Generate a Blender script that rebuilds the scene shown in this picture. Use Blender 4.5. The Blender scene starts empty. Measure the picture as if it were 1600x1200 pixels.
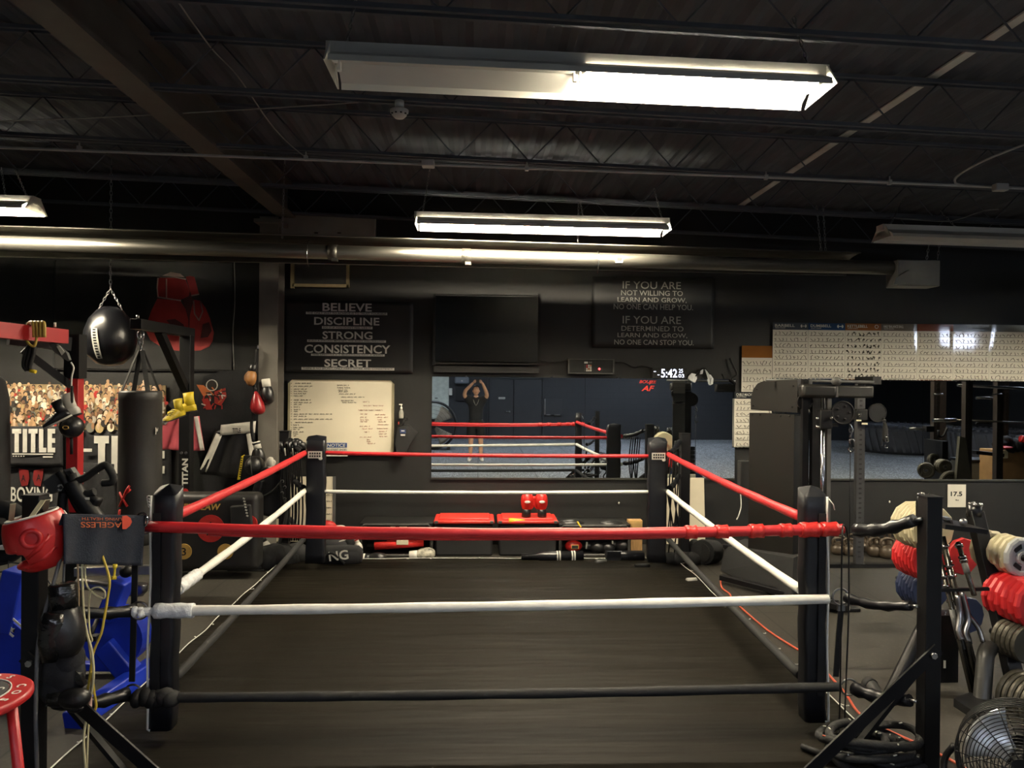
import bpy, bmesh, math, random
from mathutils import Vector as V, Matrix, Euler, noise
random.seed(7)
S = bpy.context.scene
COL = S.collection
# ------------------------------------------------------------------ camera
F = 1135.0                                   # focal length in pixels of the 1600 px frame
YAW = math.atan(52 / F); PITCH = -4.5 / F; ROLL = 0.009
CAMP = V((0, 0, 1.96))
_f = V((math.sin(YAW) * math.cos(PITCH), math.cos(YAW) * math.cos(PITCH), math.sin(PITCH))).normalized()
_r0 = _f.cross(V((0, 0, 1))).normalized(); _u0 = _r0.cross(_f)
_r = _r0 * math.cos(ROLL) + _u0 * math.sin(ROLL)
_u = _u0 * math.cos(ROLL) - _r0 * math.sin(ROLL)
cd = bpy.data.cameras.new('camera'); cam = bpy.data.objects.new('camera', cd); COL.objects.link(cam)
cd.sensor_fit = 'HORIZONTAL'; cd.sensor_width = 36; cd.lens = F / 1600 * 36; cd.clip_start = 0.03
cam.matrix_world = Matrix(((_r.x, _u.x, -_f.x, CAMP.x), (_r.y, _u.y, -_f.y, CAMP.y), (_r.z, _u.z, -_f.z, CAMP.z), (0, 0, 0, 1)))
S.camera = cam
# ------------------------------------------------------------------ world, exposure
w = bpy.data.worlds.new('world'); S.world = w; w.use_nodes = True
w.node_tree.nodes['Background'].inputs[0].default_value = (0.5, 0.55, 0.65, 1)
w.node_tree.nodes['Background'].inputs[1].default_value = 0.003
S.view_settings.view_transform = 'Standard'; S.view_settings.look = 'None'
S.view_settings.gamma = 1; S.view_settings.use_curve_mapping = False
S.view_settings.exposure = 0.7
TUBE_WARM = 260.0        # radiance of a lit warm tube
TUBE_COOL = 100.0        # radiance of the cool tubes in the added, unseen fixtures
WINDOW_GLOW = 34.0      # radiance of the daylight panes high in the rear wall
S.cycles.max_bounces = 8; S.cycles.glossy_bounces = 4; S.cycles.sample_clamp_indirect = 6

# ------------------------------------------------------------------ helpers
def ray(px, py):
    return _f + _r * ((px - 800) / F) + _u * ((600 - py) / F)
def at(px, py, Y):
    d = ray(px, py); return CAMP + d * (Y / d.y)
def gnd(px, py, Z=0.0):
    d = ray(px, py); return CAMP + d * ((Z - CAMP.z) / d.z)

def lin(h):
    if isinstance(h, str):
        h = h.lstrip('#'); c = [int(h[i:i + 2], 16) / 255 for i in (0, 2, 4)]
    else: c = h
    return tuple(x / 12.92 if x <= .04045 else ((x + .055) / 1.055) ** 2.4 for x in c)

MATS = {}
def mat(name, col='808080', rough=.6, metal=0, var=.15, scale=8, bump=0, bscale=60, emit=None, es=0, spec=.5, stretch=None):
    if name in MATS: return MATS[name]
    m = bpy.data.materials.new(name); MATS[name] = m; m.use_nodes = True
    nt = m.node_tree; b = nt.nodes['Principled BSDF']
    c = lin(col)
    b.inputs['Roughness'].default_value = rough; b.inputs['Metallic'].default_value = metal
    b.inputs['Specular IOR Level'].default_value = spec
    if emit:
        b.inputs['Base Color'].default_value = (*c, 1)
        b.inputs['Emission Color'].default_value = (*lin(emit), 1); b.inputs['Emission Strength'].default_value = es
        return m
    tc = nt.nodes.new('ShaderNodeTexCoord'); src = tc.outputs['Object']
    if stretch:
        mp = nt.nodes.new('ShaderNodeMapping'); mp.inputs['Scale'].default_value = stretch
        nt.links.new(src, mp.inputs['Vector']); src = mp.outputs['Vector']
    n = nt.nodes.new('ShaderNodeTexNoise'); n.inputs['Scale'].default_value = scale; n.inputs['Detail'].default_value = 5
    nt.links.new(src, n.inputs['Vector'])
    r = nt.nodes.new('ShaderNodeValToRGB')
    r.color_ramp.elements[0].position = .3; r.color_ramp.elements[1].position = .7
    r.color_ramp.elements[0].color = (*[x * (1 - var) for x in c], 1); r.color_ramp.elements[1].color = (*[min(1, x * (1 + var)) for x in c], 1)
    nt.links.new(n.outputs['Fac'], r.inputs['Fac']); nt.links.new(r.outputs['Color'], b.inputs['Base Color'])
    if bump:
        n2 = nt.nodes.new('ShaderNodeTexNoise'); n2.inputs['Scale'].default_value = bscale; n2.inputs['Detail'].default_value = 4
        nt.links.new(src, n2.inputs['Vector'])
        bp = nt.nodes.new('ShaderNodeBump'); bp.inputs['Strength'].default_value = bump; bp.inputs['Distance'].default_value = .01
        nt.links.new(n2.outputs['Fac'], bp.inputs['Height']); nt.links.new(bp.outputs['Normal'], b.inputs['Normal'])
    return m

BLK = mat('black_steel', '0c0c0e', .5, .0, .2, 6, .05, 80, spec=.28)
BLKM = mat('black_matte', '0f0f10', .8, 0, .25, 5, .1, 90)
VINYL = mat('black_vinyl', '121317', .32, 0, .2, 9, .25, 14)
PADV = mat('navy_black_vinyl', '0d0f15', .4, 0, .2, 7, .2, 10)
RUB = mat('black_rubber', '1a1a1a', .75, 0, .2, 14, .2, 120)
RED = mat('red_rope_vinyl', 'c4262b', .45, 0, .12, 10, .2, 30)
REDT = mat('red_tape', 'd0302c', .35, 0, .15, 20, .5, 40)
WHT = mat('white_vinyl', 'e8e6dc', .45, 0, .1, 10, .2, 30)
WTAPE = mat('white_tape', 'e0e2e2', .4, 0, .12, 30, .8, 35)
CREAM = mat('cream', 'e0d7b8', .6, 0, .06, 6)
PAPER = mat('paper', 'd8d4c6', .55, 0, .05, 5)
STEEL = mat('bare_steel', 'a0a0a0', .3, 1, .15, 12)
CHROME = mat('chrome', 'c8c8c8', .15, 1, .05, 12)
GREYP = mat('grey_paint', '5a5a58', .5, .2, .15, 5)
DGREY = mat('dark_grey', '333331', .6, 0, .2, 6, .1, 60)
FIXW = mat('fixture_white', 'c9c8c0', .35, 0, .05, 4)
YEL = mat('yellow', 'd8bd2a', .5, 0, .15, 12)
SKIN = mat('skin', 'd8a684', .55, 0, .12, 20)
INK = mat('ink_black', '121212', .7, 0, .1, 8)
INKW = mat('print_white', 'cfcdc2', .5, 0, .06, 12)
INKR = mat('print_red', 'b02420', .55, 0, .15, 12)
WOOD = mat('wood', 'b08a58', .6, 0, .25, 9, .2, 40, stretch=(6, 6, 1))
REDL = mat('red_leather', 'b8201f', .38, 0, .15, 10, .2, 22)
BLKL = mat('black_leather', '1b1b1c', .36, 0, .25, 12, .3, 25)
WHTL = mat('white_leather', 'd6d2c6', .45, 0, .1, 12, .2, 25)
BLUE = mat('blue_paint', '1430a8', .4, 0, .15, 6)

class MB:
    """collects shapes in world coordinates, then links them as ONE mesh object"""
    def __init__(s, m=None):
        s.bm = bmesh.new(); s.ms = []; s.i = 0
        if m: s.mat(m)
    def mat(s, m):
        if m not in s.ms: s.ms.append(m)
        s.i = s.ms.index(m); return s
    def _fin(s, faces, smooth=False):
        for f in faces: f.material_index = s.i; f.smooth = smooth
    def box(s, c, size, rot=None, bev=0, seg=2):
        c = V(c); R = rot if isinstance(rot, Matrix) else (Euler(rot).to_matrix() if rot else Matrix.Identity(3))
        hx, hy, hz = (x / 2 for x in size)
        v = [s.bm.verts.new(c + R @ V((x, y, z))) for z in (-hz, hz) for y in (-hy, hy) for x in (-hx, hx)]
        q = [(0, 2, 3, 1), (4, 5, 7, 6), (0, 1, 5, 4), (2, 6, 7, 3), (0, 4, 6, 2), (1, 3, 7, 5)]
        fs = [s.bm.faces.new([v[i] for i in t]) for t in q]
        s._fin(fs)
        if bev:
            es = list({e for f in fs for e in f.edges})
            r = bmesh.ops.bevel(s.bm, geom=es, offset=min(bev, min(size) * .49), segments=seg, affect='EDGES', profile=.5)
            s._fin(r['faces'], True)
            for f in fs:
                if f.is_valid: f.smooth = False
        return s
    def beam(s, p, q, w, h=None, bev=0, up=(0, 0, 1)):
        p, q = V(p), V(q); h = h or w; z = (q - p); L = z.length; z = z / L
        up = V(up)
        if abs(z.dot(up)) > .98: up = V((0, 1, 0))
        x = up.cross(z).normalized(); y = z.cross(x)
        R = Matrix((x, y, z)).transposed()
        return s.box((p + q) / 2, (w, h, L), R, bev)
    def tube(s, pts, r, seg=8, closed=False, smooth=True, cap=True):
        pts = [V(p) for p in pts]; n = len(pts)
        rs = list(r) if isinstance(r, (list, tuple)) else [r] * n
        T = []
        for i in range(n):
            a = pts[(i - 1) % n] if closed or i > 0 else pts[i]; b = pts[(i + 1) % n] if closed or i < n - 1 else pts[i]
            t = b - a; T.append(t.normalized() if t.length > 1e-9 else V((0, 0, 1)))
        nrm = T[0].orthogonal().normalized(); rings = []
        for i in range(n):
            if i:
                nrm = (nrm - T[i] * nrm.dot(T[i]))
                nrm = nrm.normalized() if nrm.length > 1e-6 else T[i].orthogonal().normalized()
            bn = T[i].cross(nrm)
            rings.append([s.bm.verts.new(pts[i] + (nrm * math.cos(2 * math.pi * k / seg) + bn * math.sin(2 * math.pi * k / seg)) * rs[i]) for k in range(seg)])
        fs = []
        for i in range(n if closed else n - 1):
            a, b = rings[i], rings[(i + 1) % n]
            for k in range(seg): fs.append(s.bm.faces.new((a[k], a[(k + 1) % seg], b[(k + 1) % seg], b[k])))
        s._fin(fs, smooth)
        if cap and not closed:
            s._fin([s.bm.faces.new(rings[0][::-1]), s.bm.faces.new(rings[-1])])
        return s
    def cyl(s, p, q, r, r2=None, seg=16, smooth=True):
        return s.tube([p, q], [r, r if r2 is None else r2], seg, smooth=smooth)
    def ring(s, c, R, r, axis=(0, 1, 0), seg=24, rs=6, a0=0, a1=360, sx=1, sy=1):
        c = V(c); ax = V(axis).normalized(); x = ax.orthogonal().normalized()
        if abs(ax.z) < .9: x = V((0, 0, 1)).cross(ax).normalized()
        y = ax.cross(x); full = a1 - a0 >= 360
        pts = [c + x * (R * sx * math.cos(math.radians(a0 + (a1 - a0) * k / seg))) + y * (R * sy * math.sin(math.radians(a0 + (a1 - a0) * k / seg))) for k in range(seg if full else seg + 1)]
        return s.tube(pts, r, rs, closed=full)
    def lathe(s, prof, c, axis=(0, 0, 1), seg=20, smooth=True, ex=1.0):
        c = V(c); ax = V(axis).normalized(); x = ax.orthogonal().normalized() if abs(ax.z) < .99 else V((1, 0, 0)); y = ax.cross(x)
        rings = []
        for (r, z) in prof:
            if r < 1e-6: rings.append([s.bm.verts.new(c + ax * z)])
            else: rings.append([s.bm.verts.new(c + ax * z + x * (r * math.cos(2 * math.pi * k / seg)) + y * (ex * r * math.sin(2 * math.pi * k / seg))) for k in range(seg)])
        fs = []
        for a, b in zip(rings, rings[1:]):
            for k in range(seg):
                k2 = (k + 1) % seg
                if len(a) == 1 and len(b) == 1: continue
                if len(a) == 1: fs.append(s.bm.faces.new((a[0], b[k2], b[k])))
                elif len(b) == 1: fs.append(s.bm.faces.new((a[k], a[k2], b[0])))
                else: fs.append(s.bm.faces.new((a[k], a[k2], b[k2], b[k])))
        s._fin(fs, smooth); return s
    def ell(s, c, r, rot=None, nu=16, nv=10):
        c = V(c); R = rot if isinstance(rot, Matrix) else (Euler(rot).to_matrix() if rot else Matrix.Identity(3))
        if not isinstance(r, (tuple, list)): r = (r, r, r)
        rings = []
        for j in range(nv + 1):
            th = math.pi * j / nv
            if j in (0, nv): rings.append([s.bm.verts.new(c + R @ V((0, 0, r[2] * math.cos(th))))])
            else: rings.append([s.bm.verts.new(c + R @ V((r[0] * math.sin(th) * math.cos(2 * math.pi * k / nu), r[1] * math.sin(th) * math.sin(2 * math.pi * k / nu), r[2] * math.cos(th)))) for k in range(nu)])
        fs = []
        for a, b in zip(rings, rings[1:]):
            for k in range(nu):
                k2 = (k + 1) % nu
                if len(a) == 1: fs.append(s.bm.faces.new((a[0], b[k], b[k2])))
                elif len(b) == 1: fs.append(s.bm.faces.new((a[k], b[0], a[k2])))
                else: fs.append(s.bm.faces.new((a[k], b[k], b[k2], a[k2])))
        s._fin(fs, True); return s
    def prism(s, poly, off, inset=0):
        """closed solid: polygon (3-D points) and the same polygon moved by off"""
        off = V(off); a = [s.bm.verts.new(V(p)) for p in poly]; b = [s.bm.verts.new(V(p) + off) for p in poly]; n = len(a)
        fs = [s.bm.faces.new(a), s.bm.faces.new(b[::-1])] + [s.bm.faces.new((a[i], b[i], b[(i + 1) % n], a[(i + 1) % n])) for i in range(n)]
        s._fin(fs)
        bmesh.ops.triangulate(s.bm, faces=fs[:2]); 
        return s
    def poly(s, pts):
        s._fin([s.bm.faces.new([s.bm.verts.new(V(p)) for p in pts])]); return s
    def grid(s, fn, nu, nv, smooth=True, keep=None):
        vs = [[s.bm.verts.new(V(fn(i / nu, j / nv))) for i in range(nu + 1)] for j in range(nv + 1)]
        fs = []
        for j in range(nv):
            for i in range(nu):
                if keep and not keep((i + .5) / nu, (j + .5) / nv): continue
                fs.append(s.bm.faces.new((vs[j][i], vs[j][i + 1], vs[j + 1][i + 1], vs[j + 1][i])))
        s._fin(fs, smooth); return s
    def text(s, t, c, right, up, width=None, height=None, bold=0, depth=.0008, shear=0):
        key = (t, bold, shear)
        if key not in TXT:
            cu = bpy.data.curves.new('lettering', 'FONT'); cu.body = t; cu.size = 1; cu.offset = bold; cu.shear = shear; cu.resolution_u = 3
            o = bpy.data.objects.new('lettering', cu); me = bpy.data.meshes.new_from_object(o)
            vs = [v.co.copy() for v in me.vertices]; fs = [tuple(p.vertices) for p in me.polygons]
            bpy.data.objects.remove(o); bpy.data.meshes.remove(me); bpy.data.curves.remove(cu)
            TXT[key] = (vs, fs)
        vs, fs = TXT[key]
        if not vs: return s
        x0 = min(v.x for v in vs); x1 = max(v.x for v in vs); y0 = min(v.y for v in vs); y1 = max(v.y for v in vs)
        sx = (width / (x1 - x0)) if width else None; sy = (height / (y1 - y0)) if height else None
        sx = sx or sy; sy = sy or sx
        right = V(right).normalized(); up = V(up).normalized(); nrm = right.cross(up); c = V(c)
        nv = [s.bm.verts.new(c + right * ((v.x - (x0 + x1) / 2) * sx) + up * ((v.y - (y0 + y1) / 2) * sy) + nrm * depth) for v in vs]
        out = []
        for f in fs:
            try: out.append(s.bm.faces.new([nv[i] for i in f]))
            except ValueError: pass
        s._fin(out); return s
    def _mesh(s, name, origin):
        bmesh.ops.recalc_face_normals(s.bm, faces=[f for f in s.bm.faces]) if not getattr(s, 'keepn', False) else None
        me = bpy.data.meshes.new(name); o = V(origin)
        for v in s.bm.verts: v.co -= o
        s.bm.to_mesh(me); s.bm.free()
        for m in s.ms: me.materials.append(m)
        return me
    def build(s, name, parent, label=None, stuff=False):
        """a part (or sub-part) of parent, whose thing stands at root_loc"""
        r = parent
        while r.parent: r = r.parent
        o = bpy.data.objects.new(name, s._mesh(name, r.location)); COL.objects.link(o); o.parent = parent
        if label: o['label'] = label
        if stuff: o['kind'] = 'stuff'
        return o
    def thing(s, name, label, cat, group=None, kind=None, origin=None):
        """a top-level thing that is one mesh"""
        if origin is None:
            vs = [v.co for v in s.bm.verts]
            origin = V(((min(v.x for v in vs) + max(v.x for v in vs)) / 2, (min(v.y for v in vs) + max(v.y for v in vs)) / 2, min(v.z for v in vs)))
        o = bpy.data.objects.new(name, s._mesh(name, origin)); o.location = origin; COL.objects.link(o)
        tag(o, label, cat, group, kind); return o
TXT = {}
def tag(o, label=None, cat=None, group=None, kind=None):
    if label: o['label'] = label
    if cat: o['category'] = cat
    if group: o['group'] = group
    if kind: o['kind'] = kind
    return o
def thing(name, loc, label, cat, group=None):
    o = bpy.data.objects.new(name, None); o.location = V(loc); o.empty_display_size = .1; COL.objects.link(o)
    return tag(o, label, cat, group)
def struct(mb, name, label=None, cat=None):
    return mb.thing(name, label, cat, kind='structure', origin=V((0, 0, 0)))
def copy_tree(o, loc=None, label=None, rotz=None, parent=None):
    c = o.copy(); COL.objects.link(c)
    if parent: c.parent = parent
    if loc is not None: c.location = V(loc)
    if rotz is not None: c.rotation_euler = (0, 0, rotz)
    if label: c['label'] = label
    for ch in list(o.children): copy_tree(ch, parent=c)
    return c
def mod_sub(o, n=1):
    m = o.modifiers.new('sub', 'SUBSURF'); m.levels = n; m.render_levels = n; return o
def mod_solid(o, t, off=0):
    m = o.modifiers.new('solid', 'SOLIDIFY'); m.thickness = t; m.offset = off; return o
def curve(pts, n=8):
    """Catmull-Rom through pts"""
    P = [V(p) for p in pts]; P = [P[0] * 2 - P[1]] + P + [P[-1] * 2 - P[-2]]; out = []
    for i in range(1, len(P) - 2):
        a, b, c, d = P[i - 1:i + 3]
        for k in range(n):
            t = k / n
            out.append(.5 * ((2 * b) + (c - a) * t + (2 * a - 5 * b + 4 * c - d) * t * t + (3 * b - a - 3 * c + d) * t ** 3))
    out.append(P[-2]); return out
X, Yv, Z = V((1, 0, 0)), V((0, 1, 0)), V((0, 0, 1))
def pxw(n, Y): return n * Y / F              # n pixels at depth Y, in metres
def wtext(mb, t, x0, y0, x1, y1, Y, bold=0, depth=.001, shear=0):
    """lettering that fills a rectangle on the plane y = Y"""
    c = at((x0 + x1) / 2, (y0 + y1) / 2, Y)
    mb.text(t, c, X, Z, width=(at(x1, y0, Y) - at(x0, y0, Y)).x, height=pxw(y1 - y0, Y), bold=bold, depth=depth, shear=shear)
def wrect(mb, x0, y0, x1, y1, Y, th=.01):
    """slab on the plane y = Y with its face towards the ring, th thick behind"""
    a = at(x0, y0, Y); b = at(x1, y1, Y)
    mb.box(((a.x + b.x) / 2, Y + th / 2, (a.z + b.z) / 2), (abs(b.x - a.x), th, abs(a.z - b.z)))
def chain(mb, p, q, pitch=.03, r=.0025, w=.009):
    p, q = V(p), V(q); d = q - p; n = max(2, int(d.length / pitch)); t = d.normalized(); a = t.orthogonal().normalized(); b = t.cross(a)
    for k in range(n):
        c = p + d * ((k + .5) / n); s_ = a if k % 2 else b; L = d.length / n * .68
        pts = [c + t * (L * math.cos(x)) + s_ * (w * math.sin(x)) for x in [2 * math.pi * j / 8 for j in range(8)]]
        mb.tube(pts, r, 4, closed=True)
# ------------------------------------------------------------------ the room
WY = 8.7; RY = -7.3; XL = -8.0; XR = 14.2
def floor_mat(name, base, fleck, fs, amount, seam=True):
    m = bpy.data.materials.new(name); m.use_nodes = True; nt = m.node_tree; b = nt.nodes['Principled BSDF']; N = nt.nodes.new; L = nt.links.new
    tc = N('ShaderNodeTexCoord')
    vo = N('ShaderNodeTexVoronoi'); vo.inputs['Scale'].default_value = fs; L(tc.outputs['Object'], vo.inputs['Vector'])
    wn = N('ShaderNodeTexWhiteNoise'); L(vo.outputs['Color'], wn.inputs['Vector'])
    gt = N('ShaderNodeMath'); gt.operation = 'GREATER_THAN'; gt.inputs[1].default_value = 1 - amount; L(wn.outputs['Value'], gt.inputs[0])
    n = N('ShaderNodeTexNoise'); n.inputs['Scale'].default_value = .7; n.inputs['Detail'].default_value = 6; L(tc.outputs['Object'], n.inputs['Vector'])
    rp = N('ShaderNodeValToRGB'); c = lin(base); rp.color_ramp.elements[0].position = .3; rp.color_ramp.elements[1].position = .7
    rp.color_ramp.elements[0].color = (*[x * .75 for x in c], 1); rp.color_ramp.elements[1].color = (*[x * 1.2 for x in c], 1); L(n.outputs['Fac'], rp.inputs['Fac'])
    mx = N('ShaderNodeMixRGB'); mx.inputs['Color2'].default_value = (*lin(fleck), 1); L(gt.outputs[0], mx.inputs['Fac']); L(rp.outputs['Color'], mx.inputs['Color1'])
    last = mx
    if seam:
        br = N('ShaderNodeTexBrick'); br.offset = 0; br.inputs['Scale'].default_value = .5; br.inputs['Mortar Size'].default_value = .004; br.inputs['Row Height'].default_value = .61; br.inputs['Brick Width'].default_value = .61
        br.inputs['Color1'].default_value = br.inputs['Color2'].default_value = (1, 1, 1, 1); br.inputs['Mortar'].default_value = (.25, .25, .25, 1)
        L(tc.outputs['Object'], br.inputs['Vector'])
        ml = N('ShaderNodeMixRGB'); ml.blend_type = 'MULTIPLY'; ml.inputs['Fac'].default_value = 1; L(mx.outputs[0], ml.inputs['Color1']); L(br.outputs['Color'], ml.inputs['Color2']); last = ml
    L(last.outputs[0], b.inputs['Base Color']); b.inputs['Roughness'].default_value = .62
    bp = N('ShaderNodeBump'); bp.inputs['Strength'].default_value = .15; n2 = N('ShaderNodeTexNoise'); n2.inputs['Scale'].default_value = 150; L(tc.outputs['Object'], n2.inputs['Vector'])
    L(n2.outputs['Fac'], bp.inputs['Height']); L(bp.outputs['Normal'], b.inputs['Normal'])
    return m
FLOOR = floor_mat('rubber_floor', '6a6e70', 'c8ced2', 60, .2)
FLOOR2 = floor_mat('plain_rubber_floor', '2a2721', '322f27', 60, .1)
MATV = floor_mat('ring_mat_vinyl', '120f09', '120f09', 10, .0, False)
MATV.node_tree.nodes['Principled BSDF'].inputs['Roughness'].default_value = .6
MATV.node_tree.nodes['Principled BSDF'].inputs['Specular IOR Level'].default_value = .1
def _mat_waves():
    nt = MATV.node_tree; N = nt.nodes.new; L = nt.links.new; b = nt.nodes['Principled BSDF']
    tc = N('ShaderNodeTexCoord'); mp = N('ShaderNodeMapping'); mp.inputs['Scale'].default_value = (.35, 3.2, 1); L(tc.outputs['Object'], mp.inputs['Vector'])
    n = N('ShaderNodeTexNoise'); n.inputs['Scale'].default_value = 1.6; n.inputs['Detail'].default_value = 3; L(mp.outputs['Vector'], n.inputs['Vector'])
    bp = N('ShaderNodeBump'); bp.inputs['Strength'].default_value = .5; bp.inputs['Distance'].default_value = .05; L(n.outputs['Fac'], bp.inputs['Height']); L(bp.outputs['Normal'], b.inputs['Normal'])
_mat_waves()
WALL = mat('black_wall_paint', '0e0e0d', .62, 0, .2, 1.5, .08, 40)
def block_mat():
    m = bpy.data.materials.new('dark_block_wall'); m.use_nodes = True; nt = m.node_tree; b = nt.nodes['Principled BSDF']; N = nt.nodes.new; L = nt.links.new
    tc = N('ShaderNodeTexCoord'); mp = N('ShaderNodeMapping'); mp.inputs['Rotation'].default_value = (math.pi / 2, 0, 0); L(tc.outputs['Object'], mp.inputs['Vector'])
    br = N('ShaderNodeTexBrick'); br.inputs['Scale'].default_value = 1; br.inputs['Brick Width'].default_value = .4; br.inputs['Row Height'].default_value = .2; br.inputs['Mortar Size'].default_value = .006
    br.inputs['Color1'].default_value = (*lin('252628'), 1); br.inputs['Color2'].default_value = (*lin('242527'), 1); br.inputs['Mortar'].default_value = (*lin('1d1e1f'), 1)
    L(mp.outputs['Vector'], br.inputs['Vector']); L(br.outputs['Color'], b.inputs['Base Color']); b.inputs['Roughness'].default_value = .6
    return m
BLOCK = block_mat()
CEIL = mat('ceiling_black', '464a52', .75, 0, .2, 2)
GIRD = mat('girder_paint', '4e4a45', .6, 0, .2, 3)
def roofz(x, z0): return z0 - .03 * x
FY = 2.6
m = MB(FLOOR2); m.box(((XL + XR) / 2, (WY + FY) / 2, -.05), (XR - XL, WY - FY, .1)); struct(m, 'floor')
m = MB(FLOOR); m.box(((XL + XR) / 2, (FY + RY) / 2, -.05), (XR - XL, FY - RY, .1)); struct(m, 'floor')
m = MB(WALL); m.box(((XL + XR) / 2, WY + .1, 2.3), (XR - XL + .4, .2, 4.9)); struct(m, 'wall_back')
m = MB(BLOCK); m.box(((XL + XR) / 2, RY - .1, 2.3), (XR - XL + .4, .2, 4.9)); struct(m, 'wall_front')
m = MB(WALL); m.box((XL - .1, (WY + RY) / 2, 2.3), (.2, WY - RY, 4.9)); struct(m, 'wall_left')
m = MB(WALL); m.box((XR + .1, (WY + RY) / 2, 2.3), (.2, WY - RY, 4.9)); struct(m, 'wall_right')
# corrugated deck, ribs along y, falling to the right
m = MB(CEIL); prof = []; x = XL
while x < XR:
    for dx, dz in ((0, 0), (.05, .02), (.1, .02), (.15, 0)): prof.append((x + dx, roofz(x + dx, 4.14) + dz))
    x += .2
for (x0, z0), (x1, z1) in zip(prof, prof[1:]): m.poly([(x0, RY, z0), (x1, RY, z1), (x1, WY, z1), (x0, WY, z0)])
a = len(m.bm.verts)
m.box(((XL + XR) / 2, (WY + RY) / 2, 4.62), (XR - XL, WY - RY, .05)); struct(m, 'ceiling')
# open-web joists along x
for k, y in enumerate((-4.64, -3.46, -2.28, -1.1, .08, 1.26, 2.44, 3.62, 4.8, 5.98, 7.16, 8.34)):
    m = MB(CEIL)
    for z0 in (3.775, 4.10):
        m.beam((XL, y - .03, roofz(XL, z0)), (XR, y - .03, roofz(XR, z0)), .024, .024); m.beam((XL, y + .03, roofz(XL, z0)), (XR, y + .03, roofz(XR, z0)), .024, .024)
    x = XL; up = True
    while x < XR - .4:
        a_, b_ = (3.78, 4.1) if up else (4.1, 3.78)
        m.cyl((x, y, roofz(x, a_)), (x + .3, y, roofz(x + .3, b_)), .006, seg=5); x += .3; up = not up
    struct(m, 'ceiling_joist', 'black open-web roof joist running across the ceiling')
m = MB(GIRD); gx = -2.22
for (a_, b_, zz) in ((.2, .03, 3.76), (.2, .03, 4.1)): m.box((gx, .6, roofz(gx, zz) + .0), (a_, 15.7, b_))
m.box((gx, .6, roofz(gx, 3.93)), (.025, 15.7, .32)); struct(m, 'ceiling_girder', 'brown-grey steel girder along the ceiling at the left')
m = MB(mat('column_paint', '6e6a62', .6, 0, .2, 3)); cx = at(424, 400, 8.45).x
m.box((cx, 8.36, 1.9), (.21, .02, 3.8)); m.box((cx, 8.62, 1.9), (.21, .02, 3.8)); m.box((cx, 8.49, 1.9), (.02, .26, 3.8)); m.box((cx, 8.46, 3.74), (.3, .36, .04)); m.box((cx, 8.49, .01), (.3, .36, .02)); struct(m, 'wall_column', 'dark steel column against the back wall')
STRIP = mat('light_strip', 'c8c8c0', .7, 0, .2, 4)
m = MB(STRIP); m.box((3.05, 2.5, roofz(3.05, 4.135)), (.07, 12.2, .012)); struct(m, 'trim_1', 'pale insulation seam strip under the roof deck')
# lintel plate high on the back wall
m = MB(mat('lintel_paint', '8a8880', .6, 0, .15, 3)); a, b = at(440, 334, 8.6), at(586, 372, 8.6); m.box(((a.x + b.x) / 2, 8.64, (a.z + b.z) / 2), (b.x - a.x, .1, a.z - b.z)); m.mat(INK)
for px in (494, 530): m.box(at(px, 364, 8.585), (.04, .012, .012))
struct(m, 'trim_2', 'grey steel lintel plate high on the back wall')
# rear wall: double door, window glow
DOOR = mat('door_grey', '27282a', .5, 0, .1, 3)
def rear(px, py, back=0): return at(px, py, 2 * WY - RY - back)       # what a mirror point shows on the rear wall
def rp(px, py, back=0):
    p = rear(px, py, back); return V((p.x, 2 * WY - p.y, p.z))
for n, (x0, x1) in enumerate(((764, 801.5), (802.5, 846))):
    a, b = rp(x0, 597), rp(x1, 688)
    d = thing('door_%d' % (n + 1), ((a.x + b.x) / 2, RY + .02, 0), None, None); d['kind'] = 'structure'
    m = MB(DOOR); m.box(((a.x + b.x) / 2, RY + .025, 1.02), (abs(b.x - a.x) - .02, .05, 2.02), bev=.006); leaf = m.build('leaf', d)
    if n == 0:
        m = MB(STEEL); h = rp(796, 643); m.cyl((h.x, RY + .05, h.z), (h.x, RY + .1, h.z), .028); m.beam((h.x, RY + .1, h.z), (h.x - .12, RY + .1, h.z + .005), .02, .02, .005); m.build('handle', d)
        m = MB(INKW); s_ = rp(784, 622); m.box((s_.x, RY + .055, s_.z), (.22, .008, .06)); m.mat(INK)
        for q in range(6): m.box((s_.x - .08 + q * .032, RY + .0595, s_.z), (.02, .001, .025))
        m.build('door_sign', d)
m = MB(DOOR); a, b = rp(762.5, 595), rp(848, 688)
for xx in (a.x, b.x): m.box((xx, RY + .03, 1.03), (.05, .08, 2.08))
m.box(((a.x + b.x) / 2, RY + .03, 2.07), (b.x - a.x + .05, .08, .05)); struct(m, 'trim_3', 'dark frame around the double doors')
PANE = mat('daylight_pane', 'ffffff', .4, emit='dce8ff', es=WINDOW_GLOW)
wy0, wy1, wz0, wz1 = -4.1, -2.8, 3.02, 3.5
wnd = thing('window_1', (XR - .02, (wy0 + wy1) / 2, wz0), None, None); wnd['kind'] = 'structure'
for q in range(3):
    m = MB(PANE); L_ = (wy1 - wy0) / 3; m.box((XR - .012, wy0 + L_ * (q + .5), (wz0 + wz1) / 2), (.01, L_ - .03, wz1 - wz0)); m.build('pane', wnd)
m = MB(GREYP)
for q in range(4): m.box((XR - .03, wy0 + (wy1 - wy0) * q / 3, (wz0 + wz1) / 2), (.06, .04, wz1 - wz0 + .08))
for q in (wz0, wz1): m.box((XR - .03, (wy0 + wy1) / 2, q), (.06, wy1 - wy0 + .04, .04))
m.build('window_frame', wnd)
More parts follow.
